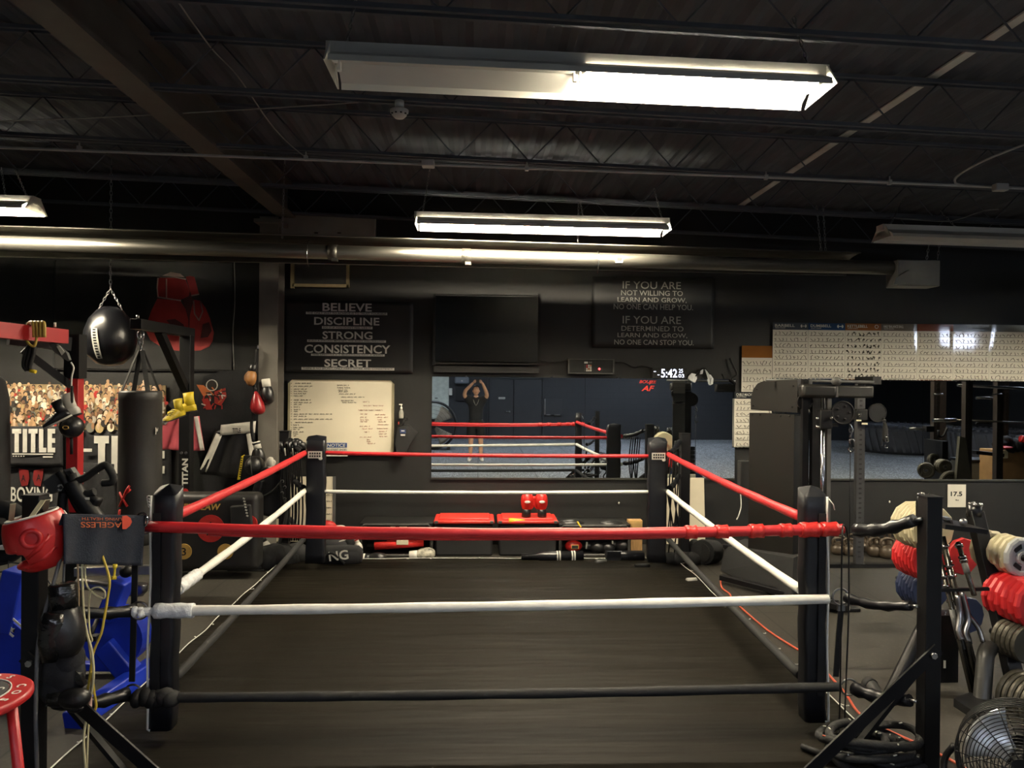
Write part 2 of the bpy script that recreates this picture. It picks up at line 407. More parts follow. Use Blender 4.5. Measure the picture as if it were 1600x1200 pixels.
# ------------------------------------------------------------------ lamps
WARM = mat('lit_tube_warm', 'ffffff', .4, emit='fff0d4', es=TUBE_WARM)
COOL = mat('lit_tube_cool', 'ffffff', .4, emit='e6eeff', es=TUBE_COOL)
LAMPH = mat('lamp_holder', 'd8d8d2', .4)
def fixture(P, Q, label, lit=(True, True), tube=WARM, chains=(), group='hanging fluorescent strip lights'):
    """industrial strip light from P to Q (centre line of the rims, world points)"""
    P, Q = V(P), V(Q); d = Q - P; L = d.length; t = d / L; n = t.cross(Z).normalized() * -1; n = V((n.x, n.y, n.z)); u = n.cross(t) * -1
    if u.z < 0: u = -u
    if n.y < 0: n = -n
    T = thing('strip_light', (P + Q) / 2, label, 'ceiling light', group)
    def pt(s_, y, z): return P + t * (s_ * L) + n * y + u * z
    m = MB(FIXW)
    pr = [(-.06, .06), (.06, .06), (.06, .115), (-.06, .115)]
    m.prism([pt(0, y, z) for y, z in pr], t * L); m.build('channel', T)
    m = MB(FIXW)
    for sgn in (-1, 1):
        for (a_, b_) in (((.0624, .0605), (.165, .004)), ((.165, .004), (.174, -.026))):
            m.prism([pt(.014, sgn * a_[0], a_[1]), pt(.014, sgn * b_[0], b_[1]), pt(.014, sgn * b_[0], b_[1] + .003), pt(.014, sgn * a_[0], a_[1] + .003)], t * (L * .972))
    m.build('reflector', T)
    for e in (0.006, .994):
        m = MB(FIXW); m.prism([pt(e, y, z) for y, z in ((-.174, -.024), (-.06, .115), (.06, .115), (.174, -.024), (.06, .05), (-.06, .05))], t * .008); m.build('end_plate', T)
    for h, on in enumerate(lit):
        s0, s1 = (.022 + h * .488, .49 + h * .488)
        for s_ in (s0 - .004, s1 + .004):
            for y in (-.05, .05): m = MB(LAMPH); m.box(pt(s_, y, .042), (.022, .03, .05), bev=.004); m.build('lamp_holder', T)
        if on:
            for y in (-.05, .05):
                m = MB(tube); m.cyl(pt(s0, y, .03), pt(s1, y, .03), .0165, seg=12); m.build('tube', T)
    for (s_, top) in chains:
        m = MB(STEEL); chain(m, pt(s_, 0, .11), V(top), .032, .0028, .008); m.build('chain', T)
    return T
fixture(at(512, 109, 3.57), at(1286, 145, 3.57), 'nearest hanging strip light, lit only in its right half', (False, True),
        chains=((.035, at(560, -20, 3.62)), (.97, at(1240, 28, 3.62))))
fixture(at(648, 351, 7.0), at(1044, 361, 7.0), 'hanging strip light with both halves lit above the mirror', (True, True),
        chains=((.03, at(672, 262, 7.1)), (.66, at(906, 312, 7.16)), (.975, at(1022, 295, 7.13))))
fixture(at(-330, 317, 6.88), at(58, 328, 6.88), 'lit strip light cut by the left edge of the photo', (True, True),
        chains=((.96, at(24, 266, 7.1)), (.87, at(2, 262, 7.1))))
fixture(at(1374, 370, 7.0), at(1770, 383, 7.0), 'dark unlit strip light hanging at the right', (False, False),
        chains=((.04, at(1412, 310, 7.16)), (.3, at(1470, 330, 7.16))))
fixture((5.3, 5.0, roofz(5.3, 3.5)), (7.74, 5.0, roofz(7.74, 3.5)), 'warm strip light beyond the right edge of the photo', (True, True), WARM, chains=((.05, (5.4, 5.0, roofz(5.4, 3.8))), (.95, (7.6, 5.0, roofz(7.6, 3.8)))), group='strip lights beyond the right edge')
for (x, y) in ((-1.6, -3.4), (2.8, -3.2), (6.2, -4.4), (10.5, 3.9)):  # unseen fixtures added for cool light on the ring front and mirrored floor
    fixture((x - 1.2, y, roofz(x - 1.2, 3.46)), (x + 1.2, y, roofz(x + 1.2, 3.46)), 'added daylight strip light out of view, for cool light on ring and floor', (True, True), COOL, group='added daylight strip lights out of view',
            chains=((.05, (x - 1.1, y, roofz(x - 1.1, 3.8))), (.95, (x + 1.1, y, roofz(x + 1.1, 3.8)))))
# ------------------------------------------------------------------ boxing ring
PL, PR, PF, PB = -1.656, 1.86, 3.95, 7.46; PLB, PRB = -1.642, 1.857            # pad centres: x left, x right, y front, y back
m = MB(MATV); m.box((.05, 5.55, .015), (4.3, 4.7, .03), bev=.01)
m.thing('ring_mat', 'dark olive vinyl mat that fills the floor of the boxing ring', 'mat')
MZ = .03
def logo_patch(mb, c, wd, ht):
    c = V(c); mb.mat(INKW); mb.box(c, (wd, .004, ht)); mb.mat(INK)
    for r_ in range(2):
        for q in range(5): mb.box(c + V((-wd * .34 + q * wd * .17, -.003, ht * .2 - r_ * ht * .4)), (wd * .12, .002, ht * .26))
def pad(x, y, front, label, lean=0.0, wd=.125, zt=1.36):
    T = thing('corner_pad', (x, y, .1), label, 'corner pad', 'corner pads of the ring'); s_ = 1 if x > 0 else -1
    y0, y1 = (y - .055, y + .055)
    def prof(z): return lean * (z - .7) * (1 if True else 0)
    m = MB(PADV); n = 14
    def ringpts(z, sh):
        w_ = wd / 2; r_ = .022
        pts = []
        for (cx_, cy_, a0) in ((w_ - r_, .055 - r_, 0), (-w_ + r_, .055 - r_, 90), (-w_ + r_, -.055 + r_, 180), (w_ - r_, -.055 + r_, 270)):
            for k in range(4):
                a_ = math.radians(a0 + 30 * k); pts.append(V((x + sh + cx_ + r_ * math.cos(a_), y + cy_ + r_ * math.sin(a_), z)))
        return pts
    rings = []
    for i in range(n + 1):
        z = .1 + (zt - .1) * i / n; wob = .004 * math.sin(i * 1.7 + x)
        pts = [p + V((wob + prof(z), .003 * math.sin(i * 2.3), 0)) for p in ringpts(z, 0)]
        if i == n:
            for p in pts: p.z += .02 * (p.y - y) / .055
        rings.append([m.bm.verts.new(p) for p in pts])
    fs = []
    for a_, b_ in zip(rings, rings[1:]):
        for k in range(16): fs.append(m.bm.faces.new((a_[k], a_[(k + 1) % 16], b_[(k + 1) % 16], b_[k])))
    m._fin(fs, True)
    top = m.bm.verts.new((x + prof(zt), y + .01, zt + .035)); m._fin([m.bm.faces.new((rings[-1][k], rings[-1][(k + 1) % 16], top)) for k in range(16)])
    m._fin([m.bm.faces.new(rings[0][::-1])])
    m.build('cover', T)
    if front:
        m = MB(WHT); xs = x + s_ * (wd / 2 + .003)
        pts = [(xs + prof(z) + .004 * math.sin(z * 9), y - .05, z) for z in [zt - .02 - k * (zt - .13) / 14 for k in range(15)]]
        pts.append((xs + s_ * -.01, y - .055, .105)); m.tube(pts, .0065, 6); m.build('zipper', T, 'white zipper edge')
        if s_ > 0:
            m = MB(WHT); m.tube([(xs, y - .05, zt - .03), (xs + .02, y - .06, zt - .06), (xs + .028, y - .06, zt - .09)], .003, 5); m.build('zipper_pull', T)
        else:
            m = MB(WHT)
            for q in range(4): m.ring((xs - .004, y - .05, zt - .03 - q * .014), .012, .003, (.3 * q, 1, .5), 8, 4)
            m.build('lace_knot', T)
        m = MB(BLKM); m.box((x + s_ * .025, y - .062, .75), (.04, .006, 1.0)); m.build('rope_strap', T, 'black vertical strap')
    else:
        m = MB(INKW); logo_patch(m, (x, y - .06, 1.2), .14, .07); m.mat(INKW); m.ell((x + .055, y - .061, 1.163), (.02, .004, .018)); m.build('logo_patch', T, 'small white patch with black lettering')
    return T
pad(PL, PF, True, 'tall black corner pad with white zipper at the front left of the ring', .014)
pad(PR, PF, True, 'tall black corner pad with white zipper at the front right of the ring', -.012)
pad(PLB, PB, False, 'black corner pad with white patch at the back left beside the whiteboard', wd=.19)
pad(PRB, PB, False, 'black corner pad with white patch at the back right below the mirror', wd=.19)
# posts
def post(x, y, top, label, brace, wd=.08):
    T = thing('ring_post', (x, y, 0), label, 'ring post', 'steel posts of the ring')
    m = MB(BLK); m.box((x, y, top / 2), (wd, wd, top), bev=.004); m.build('upright', T)
    m = MB(BLK); m.box((x, y, .006), (.3, .3, .012)); m.build('base_plate', T)
    m = MB(BLK)
    m.box((x, y, top + .004), (wd + .006, wd + .006, .008)); m.build('cap', T)
    s_ = -1 if x > 0 else 1
    if brace:
        zb = .62
        m = MB(BLK); m.beam((x - s_ * .02, y - .048, zb + .03), (x + s_ * .66, y - .048, .02), .012, .06, up=(0, 0, 1)); b = m.build('brace', T)
        m = MB(STEEL); m.cyl((x + s_ * .012, y - .045, zb), (x + s_ * .012, y - .07, zb), .016, seg=6); m.build('bolt', b)
        m = MB(BLK); m.beam((x + s_ * .03, y + .05, zb - .12), (x + s_ * .42, y + .05, .02), .04, .02); m.build('brace', T)
        m = MB(BLK); m.beam((x, y - .03, .03), (x + s_ * .72, y - .03, .03), .05, .03); m.build('foot', T)
    return T
FLX, FRX, PFY, PBY = -2.10, 2.273, 3.55, 7.86
post(FLX, PFY, 1.395, 'black square ring post at the front left under the red headguard', True)
post(FRX, PFY, 1.395, 'black square ring post at the front right before the weight tree', True)
post(-2.059, PBY, 1.40, 'black square ring post at the back left in front of the column', False, .1)
post(2.26, PBY, 1.40, 'black square ring post at the back right below the mirror', False, .1)
# ropes: (colour, height front, height back)
def rope(a, b, r, m_, label, sag=.02, group='ropes of the ring', wraps=(), ra=None, lumps=0):
    a, b = V(a), V(b); T = thing('ring_rope', (a + b) / 2, label, 'ring rope', group); n = 40
    pts = []
    for k in range(n + 1):
        t = k / n; p = a.lerp(b, t); p.z -= sag * 4 * t * (1 - t) + lumps * .004 * math.sin(t * 23); pts.append(p)
    rs = [r * (1 + .05 * math.sin(k * .9)) for k in range(n + 1)]
    m = MB(m_); m.tube(pts, rs, 10); m.build('rope', T)
    for (t0, t1, k, wm) in wraps:
        i0, i1 = int(t0 * n), max(int(t0 * n) + 1, int(t1 * n)); m = MB(wm); q = []
        seg = max(4, (i1 - i0) * 3)
        for j in range(seg + 1):
            t = t0 + (t1 - t0) * j / seg; p = a.lerp(b, t); p.z -= sag * 4 * t * (1 - t); q.append(p)
        m.tube(q, [r * k * (1 + .06 * math.sin(j * 2.1)) for j in range(seg + 1)], 9); m.build('tape_wrap', T)
    return T
dF = -.085
rope((PL - .07, PF + dF, 1.186), (PR + .13, PF + dF, 1.172), .028, RED, 'red top rope across the front of the ring', .03,
     wraps=[(.765, .782, 1.3, REDT), (.81, .828, 1.3, REDT), (.86, .88, 1.35, REDT), (.905, .922, 1.3, REDT), (.935, .962, 1.45, REDT), (.966, .99, 1.4, REDT)])
rope((PL + .25, PF + dF + .012, 1.148), (PR - .05, PF + dF + .015, 1.155), .014, RED, 'thin second red cord taped under the front top rope', .03)
rope((PL - .02, PF + dF, .745), (PR + .05, PF + dF, .79), .026, WHT, 'white middle rope across the front of the ring', .008,
     wraps=[(.0, .055, 1.5, WTAPE)])
rope((PL - .04, PF + dF, .292), (PR + .12, PF + dF, .31), .026, BLKM, 'black bottom rope across the front of the ring', .01)
rope((PLB + .05, PB, 1.215), (PRB - .05, PB, 1.195), .020, RED, 'red top rope along the back of the ring', .012)
rope((PLB + .05, PB, .82), (PRB - .05, PB, .825), .018, WHT, 'white middle rope along the back of the ring', .01)
rope((PLB + .05, PB, .355), (PRB - .05, PB, .35), .02, BLKM, 'black bottom rope along the back of the ring', .01)
for xx, s_, nm in ((PL, 1, 'left'), (PR, -1, 'right')):
    xo = xx + (.01 if s_ > 0 else -.04); xb = PLB - .11 if s_ > 0 else PRB + .11
    rope((xo, PF + .05, 1.21), (xb, PB, 1.215), .028, RED, 'red top rope along the %s side of the ring' % nm, .015)
    rope((xo, PF + .05, .80), (xb, PB, .83), .026, WHT, 'white middle rope along the %s side of the ring' % nm, .02,
         wraps=[(.02, .11, 1.45, WTAPE)] if s_ > 0 else [])
    rope((xo, PF + .05, .32), (xb, PB, .35), .026, BLKM, 'black bottom rope along the %s side of the ring' % nm, .02)
# turnbuckle sleeves between pads and posts
def sleeve(p, q, label, r=.036, ring=True, group='turnbuckle sleeves at the ring corners', r2=None):
    p, q = V(p), V(q); T = thing('turnbuckle_sleeve', (p + q) / 2, label, 'strap', group)
    d = q - p; n = 9; pts = []; rs = []
    for k in range(n + 1):
        t = k / n; c = p.lerp(q, t); c.z -= .02 * math.sin(math.pi * t); pts.append(c)
        rs.append((r + ((r2 or r * .8) - r) * t) * (1 + .16 * math.sin(k * 2.4 + p.x * 3)))
    m = MB(VINYL); m.tube(pts, rs, 10); m.build('sleeve', T)
    t_ = d.normalized()
    m = MB(STEEL)
    if ring: m.ring(p - t_ * .03, .045, .006, Yv, 20, 6); m.build('steel_ring', T, 'round steel ring')
    m = MB(STEEL); m.cyl(q - t_ * .01, q + t_ * .04, .009, seg=8); m.build('eye_bolt', T)
    return T
sleeve((PR + .2, PF - .08, 1.165), (FRX - .06, PFY + .03, 1.275), 'black sleeve from the front red rope to the right post', .037, False)
sleeve((PR + .16, PF - .06, .79), (FRX - .075, PFY + .03, .84), 'black sleeve from the front white rope to the right post', .028)
sleeve((PR + .2, PF - .08, .30), (FRX - .075, PFY + .03, .36), 'black sleeve from the front black rope to the right post', .036)
sleeve((PL - .14, PF - .06, .74), (FLX + .075, PFY + .03, .85), 'black sleeve from the front white rope to the left post', .032)
sleeve((PL - .16, PF - .08, .31), (FLX + .075, PFY + .03, .39), 'black sleeve from the front black rope to the left post', .034)
sleeve((PL - .12, PF - .06, 1.19), (FLX + .075, PFY + .03, 1.27), 'black sleeve under the navy towel on the left post', .03)
for z, nm in ((1.2, 'red'), (.83, 'white'), (.36, 'black')):
    sleeve((PRB + .14, PB + .05, z + .02), (2.26 - .07, PBY - .05, z + .12), 'black sleeve from the back %s rope to the right back post' % nm, .03, False)
    sleeve((PLB - .14, PB + .05, z + .02), (-2.059 + .07, PBY - .05, z + .12), 'black sleeve from the back %s rope to the left back post' % nm, .03, False)
# crumpled white tape at the left end of the front white rope
m = MB(WTAPE)
for k in range(7):
    c = V((PL - .12 + .022 * k, PF - .09 + .012 * math.sin(k * 2), .742 + .016 * math.sin(k * 3.1))); m.ell(c, (.022, .022, .03 + .008 * math.sin(k)), (k, .5 * k, .3), 8, 6)
m.thing('tape_bundle', 'crumpled white tape knot on the front white rope beside the left pad', 'tape')
m = MB(BLKM)
for k in range(6): m.ell(V((PL - .1 + .035 * k, PF - .1, .295 + .008 * math.sin(k * 2))), (.035, .045, .05), (.3 * k, .2, .5 * k), 9, 6)
m.thing('tape_bundle', 'black wrapped knot on the front bottom rope at the left pad', 'tape')
m = MB(BLKM); m.beam((PL - .15, PF - .02, 1.13), (PL - .165, PF - .02, .35), .03, .008); m.mat(STEEL); m.box((PL - .15, PF - .02, 1.12), (.04, .015, .03))
m.thing('tie_strap', 'black vertical strap hanging left of the front left pad', 'strap')
m = MB(BLKM); m.beam((PR + .155, PF - .02, .72), (PR + .13, PF - .02, .34), .03, .008); m.mat(STEEL); m.box((PR + .155, PF - .02, .72), (.04, .015, .03))
m.thing('tie_strap', 'black vertical strap hanging right of the front right pad', 'strap')
# string lights along the mat edges
def string_light(pts, label, n):
    T = thing('string_light', pts[0], label, 'string light', 'white string lights along the mat edge'); c = curve(pts, 10)
    m = MB(WHT); m.tube(c, .004, 5); w_ = m.build('wire', T)
    L = len(c)
    for k in range(n):
        p = c[int((k + .5) / n * L)]; q = p + V((random.uniform(-.03, .03), random.uniform(-.02, .02), .004))
        m = MB(WHT); m.cyl(p, q + V((.02, -.03, 0)), .003, seg=5); m.ell(q + V((.02, -.03, .003)), (.007, .007, .005), None, 6, 4); m.build('bulb', T)
def wob(a, b, n, s_=.012, z=.036):
    a, b = V(a), V(b); return [V((a.lerp(b, k / n).x + random.uniform(-s_, s_), a.lerp(b, k / n).y + random.uniform(-s_, s_), z + random.uniform(0, .004))) for k in range(n + 1)]
string_light(wob((-1.9, 7.88, 0), (2.15, 7.86, 0), 14), 'white string lights along the back edge of the ring mat', 16)
string_light(wob((-2.08, 3.5, 0), (-2.08, 7.8, 0), 14), 'white string lights along the left edge of the ring mat', 14)
string_light(wob((2.17, 3.5, 0), (2.17, 7.8, 0), 14), 'white string lights along the right edge of the ring mat', 14)
# ------------------------------------------------------------------ things on the ceiling
COND = mat('conduit_steel', 'a4a4a2', .4, .1, .1, 6)
def conduit(pts, r, label, clamps=()):
    T = thing('conduit', pts[0], label, 'pipe'); m = MB(COND); m.tube(curve(pts, 6) if len(pts) > 2 else pts, r, 8); m.build('pipe', T)
    for c in clamps:
        m = MB(COND); m.box(c, (.03, .035, .04), bev=.004); m.cyl(V(c), V(c) + V((0, 0, .05)), .006, seg=6); m.build('clamp', T)
    return T
CY = 5.86
conduit([at(-60, 228, CY), at(400, 246, CY), at(800, 262, CY), at(1200, 277, CY), at(1660, 297, CY)], .012, 'thin steel conduit running the whole width under the joists',
        [at(x, y, CY) for x, y in ((124, 232), (478, 247), (823, 263), (1197, 277), (1390, 285))])
conduit([at(1610, 222, 5.2), at(1540, 250, 5.4), at(1500, 272, 5.7), at(1492, 283, 5.84), at(1505, 289, 5.85), at(1580, 294, 5.85)], .009, 'bent conduit curving into a box at the right edge')
m = MB(COND); m.box(at(1563, 293, 5.8), (.11, .06, .06), bev=.008); m.thing('junction_box', 'small steel junction box on the conduit at the right', 'box')
m = MB(COND); m.box(at(669, 256, 5.8), (.1, .1, .05), bev=.008); m.thing('junction_box', 'small steel junction box on the conduit above the middle strip light', 'box')
CAB = mat('grey_cable', '8a8882', .6, 0, .1, 9)
for pts, lb in (([at(276, 0, 4.0), at(330, 75, 4.8), at(372, 120, 5.0), at(420, 190, 5.6), at(452, 225, 5.8), at(480, 248, 5.86)], 'thin cable drooping from the ceiling across the girder side'),
                ([at(-20, 190, 5.3), at(150, 184, 5.3), at(300, 176, 5.3), at(470, 166, 5.3), at(560, 160, 5.3)], 'thin cable strung between joists at the upper left'),
                ([at(1392, 340, 7.1), at(1470, 346, 7.1), at(1500, 342, 7.1), at(1535, 330, 7.1), at(1560, 327, 7.1)], 'power cable of the unlit strip light at the right')):
    m = MB(CAB); m.tube(curve(pts, 8), .005, 5); m.thing('ceiling_cable', lb, 'cable')
# smoke detector
T = thing('smoke_detector', at(624, 168, 4.72), 'round white smoke detector under a roof joist', 'smoke detector'); c = at(624, 176, 4.72)
m = MB(mat('plastic_white', 'b9b8b0', .5)); m.lathe([(0, -.035), (.03, -.035), (.045, -.02), (.058, -.005), (.06, .015), (.04, .025), (0, .025)], c); b = m.build('body', T)
m = MB(INK)
for k in range(10):
    a = 2 * math.pi * k / 10; m.box(c + V((.052 * math.cos(a), .052 * math.sin(a), -.014)), (.012, .012, .006))
m.build('vent_slots', T)
m = MB(FIXW); m.cyl(c + V((0, 0, .025)), c + V((0, 0, .075)), .03); m.build('mount', T)
# radiant tube heater: hood, tube, burner box, chains
HT = thing('tube_heater', at(700, 405, 7.37), 'long suspended radiant tube heater with reflector hood and burner box', 'heater')
HOOD = mat('aged_aluminium', '75736c', .42, .9, .15, 2, .05, 8, stretch=(1, 8, 8))
TUBEM = mat('heater_tube_steel', '807e76', .42, .9, .15, 3, .06, 10, stretch=(.6, 10, 10))
def hx(px):  # hood, tube centre along the image at px
    t = px / 1400.0
    return t
A_up, B_up = at(-700, 331, 7.28), at(1345, 395, 7.28)
A_lo, B_lo = at(-700, 385, 7.53), at(1322, 430, 7.53)
A_t, B_t = at(-700, 360, 7.37), at(1400, 419, 7.37)
m = MB(HOOD)
def hood(u, v):
    a = A_up.lerp(B_up, u); b = A_lo.lerp(B_lo, u); p = a.lerp(b, v); bulge = math.sin(v * math.pi)
    return p + V((0, .10 * bulge, .05 * bulge))
m.grid(hood, 60, 8, smooth=False); o = m.build('reflector_hood', HT); mod_solid(o, .003)
m = MB(HOOD); m.tube([A_up, B_up], .008, 6); m.build('hood_rim', HT)
m = MB(HOOD); m.tube([A_lo, B_lo], .007, 6); m.build('hood_rim', HT)
m = MB(TUBEM); m.tube([A_t, B_t], .072, 16); m.build('tube', HT)
for px in (478, 690):
    t = (px + 700) / 2100; c = A_t.lerp(B_t, t); d = (B_t - A_t).normalized()
    m = MB(HOOD); m.tube([c - d * .045, c + d * .045], .078, 16); m.box(c + V((.02, -.03, -.08)), (.06, .05, .03)); m.build('tube_clamp', HT)
m = MB(FIXW); c = A_t.lerp(B_t, (936 + 700) / 2100) + V((0, -.07, 0)); m.box(c, (.07, .012, .07)); m.mat(INK); m.box(c + V((0, -.007, 0)), (.05, .004, .04)); m.build('data_plate', HT)
a, b = at(1400, 405, 7.27), at(1470, 448, 7.27)
m = MB(GREYP); m.box(((a.x + b.x) / 2, 7.37, (a.z + b.z) / 2), (.45, .22, .27), bev=.01); bb = m.build('burner_box', HT)
m = MB(GREYP); cc = V(((a.x + b.x) / 2, 7.25, (a.z + b.z) / 2)); m.prism([cc + V((-.28, 0, -.13)), cc + V((-.05, 0, -.10)), cc + V((.12, 0, -.02)), cc + V((.18, 0, .1)), cc + V((-.12, 0, .02)), cc + V((-.26, 0, -.06))], (0, -.02, 0)); m.build('guard', bb)
m = MB(BLK); m.tube([B_t + V((-.02, 0, 0)), B_t + V((.14, 0, 0))], .045, 10); m.ell(B_t + V((.05, 0, 0)), (.07, .075, .075)); m.build('coupling', HT)
for (x0, y0, x1, y1) in ((445, 250, 441, 372), (904, 312, 903, 378), (1276, 322, 1283, 392), (1286, 322, 1290, 392), (1452, 378, 1448, 405), (1468, 380, 1465, 405)):
    m = MB(STEEL); p, q = at(x0, y0, 7.3), at(x1, y1, 7.3); chain(m, p, q, .035, .003, .009); m.build('chain', HT)
for px in (440, 902):
    t = (px + 700) / 2100; c = A_t.lerp(B_t, t)
    m = MB(CHROME); q = [c + V((0, -.1 * math.sin(a_), .13 * math.cos(a_) - .02)) for a_ in [math.pi * k / 10 for k in range(11)]]; m.tube(q, .004, 6); m.build('hanger', HT)
# vents / frame on the back wall
T = thing('wall_vent', at(500, 446, 8.66), 'dark framed vent panel with beige trim high on the back wall', 'vent')
m = MB(DGREY); wrect(m, 461, 408, 545, 446, 8.66, .03); m.build('panel', T)
m = MB(mat('beige_trim', '8d7f5e', .6)); wrect(m, 456, 443, 545, 449, 8.64, .05); wrect(m, 454, 408, 459, 450, 8.64, .05); wrect(m, 541, 408, 545, 449, 8.64, .05); m.build('trim', T)
# ------------------------------------------------------------------ back wall
MIR = bpy.data.materials.new('mirror_glass'); MIR.use_nodes = True
_b = MIR.node_tree.nodes['Principled BSDF']; _b.inputs['Base Color'].default_value = (.72, .76, .78, 1); _b.inputs['Metallic'].default_value = 1; _b.inputs['Roughness'].default_value = 0.012
def mirror(x0, x1, label, zt=2.005, zb=.80):
    T = thing('wall_mirror', ((x0 + x1) / 2, WY, zb), label, 'mirror', 'gym mirrors on the back wall')
    m = MB(MIR); m.box(((x0 + x1) / 2, WY - .012, (zt + zb) / 2), (x1 - x0 - .004, .012, zt - zb)); m.build('glass', T)
    m = MB(mat('mirror_channel', '55554f', .4, .8)); m.box(((x0 + x1) / 2, WY - .014, zb - .008), (x1 - x0, .026, .022)); m.build('bottom_channel', T)
    for q in (.22, .78):
        m = MB(CHROME); m.box((x0 + (x1 - x0) * q, WY - .02, zt + .004), (.02, .018, .018)); m.build('clip', T)
    return T
mx0, mx1 = at(674.5, 660, WY).x, at(913.5, 660, WY).x
PW = mx1 - mx0
mirror(mx0, mx1, 'wide mirror with the photographer reflected in it, left of the seam')
M2 = mirror(mx1, mx1 + PW, 'mirror with the red graffiti sticker at its top')
m = MB(mat('sticker_red', 'e0392b', .5)); zt = MB
wtext(m, 'BOUJEE', 999, 594, 1026, 600.5, WY - .02, bold=.02, shear=.25); wtext(m, 'AF', 1002, 602.5, 1023, 611, WY - .02, bold=.03, shear=.35)
m.build('sticker', M2, 'red brush lettered sticker')
MX3 = at(1202, 700, WY).x; MX4 = at(1440, 700, WY).x
mirror(MX3, MX4, 'mirror beside the cable machine under the exercise charts')
mirror(MX4, MX4 + PW, 'mirror at the right edge showing the rack and boxes', 2.005, .795)
# black television
T = thing('television', at(765, 578, WY), 'large black wall television above the mirror', 'television')
m = MB(mat('screen_black', '040505', .25, 0, .1, spec=.25)); wrect(m, 680, 462, 842, 566, 8.58, .03); m.build('screen', T)
m = MB(BLKM); wrect(m, 677, 566, 843, 570, 8.575, .05); wrect(m, 677, 459, 843, 462, 8.575, .05); wrect(m, 677, 459, 680, 570, 8.575, .05); wrect(m, 841, 459, 844, 570, 8.575, .05); m.build('bezel', T)
m = MB(BLKM); wrect(m, 690, 480, 830, 560, 8.615, .085); m.build('mount', T)
m = MB(BLKM); wrect(m, 678, 572, 842, 583, 8.6, .1); m.thing('sound_bar', 'black sound bar right under the wall television', 'speaker')
# banners with lettering
VB = mat('banner_black', '1b1b1c', .5, 0, .15, 3, .2, 6); VB2 = mat('banner_charcoal', '1e1f1f', .55, 0, .12, 3, .1, 5)
LET = mat('banner_letters', 'cccbc4', .6, 0, .05); LETB = mat('banner_letters_dim', 'a4a49c', .6, 0, .05)
T = thing('motivation_banner', at(545, 582, WY), 'black banner reading BELIEVE DISCIPLINE STRONG CONSISTENCY SECRET above the whiteboard', 'banner')
m = MB(VB); a, b = at(443, 470, 8.67), at(645, 583, 8.67)
m.grid(lambda u, v: V((a.x + (b.x - a.x) * u, 8.672 - .006 * math.sin(u * 9 + v * 14) * v ** 2, a.z + (b.z - a.z) * v)), 30, 20); o = m.build('cloth', T); mod_solid(o, .004, 1)
lines = [('BELIEVE', 504, 474, 581, 486.5, 'THE ONLY WAY TO ACHIEVE IS TO TRUST YOURSELF', 478, 605, 487, 492.5),
         ('DISCIPLINE', 491, 496, 593, 508, 'DO IT IF YOU DON\'T FEEL LIKE IT', 503, 582, 509.5, 514.5),
         ('STRONG', 504, 518, 582, 530, 'BUILD A STRONG MINDSET; THE BODY WILL FOLLOW', 480, 603, 530.5, 535.5),
         ('CONSISTENCY', 476, 539, 610, 552, 'THIS LIFESTYLE IS A MARATHON; NOT A SPRINT', 486, 601, 552.5, 557),
         ('SECRET', 507, 561.5, 580, 573.5, 'THERE IS NO SECRET; ONLY HARD WORK AND CONSISTENCY', 471, 616, 573.5, 579)]
for (t, x0, y0, x1, y1, t2, u0, u1, v0, v1) in lines:
    m = MB(LET); wtext(m, t, x0, y0, x1, y1, 8.655, bold=.018); wrect(m, u0, v0, u1, v1, 8.656, .004); m.mat(INK); wtext(m, t2, u0 + 2, v0 + 1.1, u1 - 2, v1 - 1.2, 8.654, bold=.01); m.build('lettering', T)
T = thing('motivation_banner', at(1020, 545, WY), 'charcoal banner reading IF YOU ARE NOT WILLING TO LEARN above the timer', 'banner')
m = MB(VB2); a2, b2 = at(926, 432, 8.67), at(1116, 545, 8.67)
m.grid(lambda u, v: V((a2.x + (b2.x - a2.x) * u, 8.672 - .004 * math.sin(u * 16 + v * 3), a2.z + (b2.z - a2.z) * v)), 30, 10); o = m.build('cloth', T); mod_solid(o, .004, 1)
for (t, x0, y0, x1, y1) in (('IF YOU ARE', 973, 440, 1064, 451.5), ('NOT WILLING TO', 970.5, 454, 1067, 462), ('LEARN AND GROW,', 965, 465, 1073, 473.5), ('NO ONE CAN HELP YOU.', 959, 475.5, 1083, 484),
                            ('IF YOU ARE', 973, 494, 1064, 506), ('DETERMINED TO', 971, 509.5, 1068, 517.5), ('LEARN AND GROW,', 965, 520.5, 1074, 528.5), ('NO ONE CAN STOP YOU.', 960, 531, 1084, 539)):
    m = MB(LETB); wtext(m, t, x0, y0, x1, y1, 8.66, bold=.004); m.build('lettering', T)
# whiteboard
T = thing('whiteboard', at(532, 712, WY), 'whiteboard with handwritten workout lists and black corners', 'whiteboard')
m = MB(mat('whiteboard_face', 'dcd4bc', .35, 0, .03, 3)); wrect(m, 452, 594, 614, 710, 8.655, .03); 
face = m.build('board', T)
m = MB(mat('alu_frame', 'b5ab8c', .35, .5)); wrect(m, 450, 593, 615, 595.5, 8.648, .04); wrect(m, 450, 708.5, 615, 711, 8.648, .04); wrect(m, 450, 594, 452.5, 710, 8.648, .04); wrect(m, 612.5, 594, 615, 710, 8.648, .04); m.build('frame', T)
for (x, y, sx, sy) in ((450, 593, 1, 1), (615, 593, -1, 1), (615, 711, -1, -1), (450, 711, 1, -1)):
    m = MB(BLKM); m.prism([at(x - sx, y - sy, 8.643), at(x + 7 * sx, y - sy, 8.643), at(x - sx, y + 7 * sy, 8.643)], (0, .03, 0)); m.build('corner_cap', T)
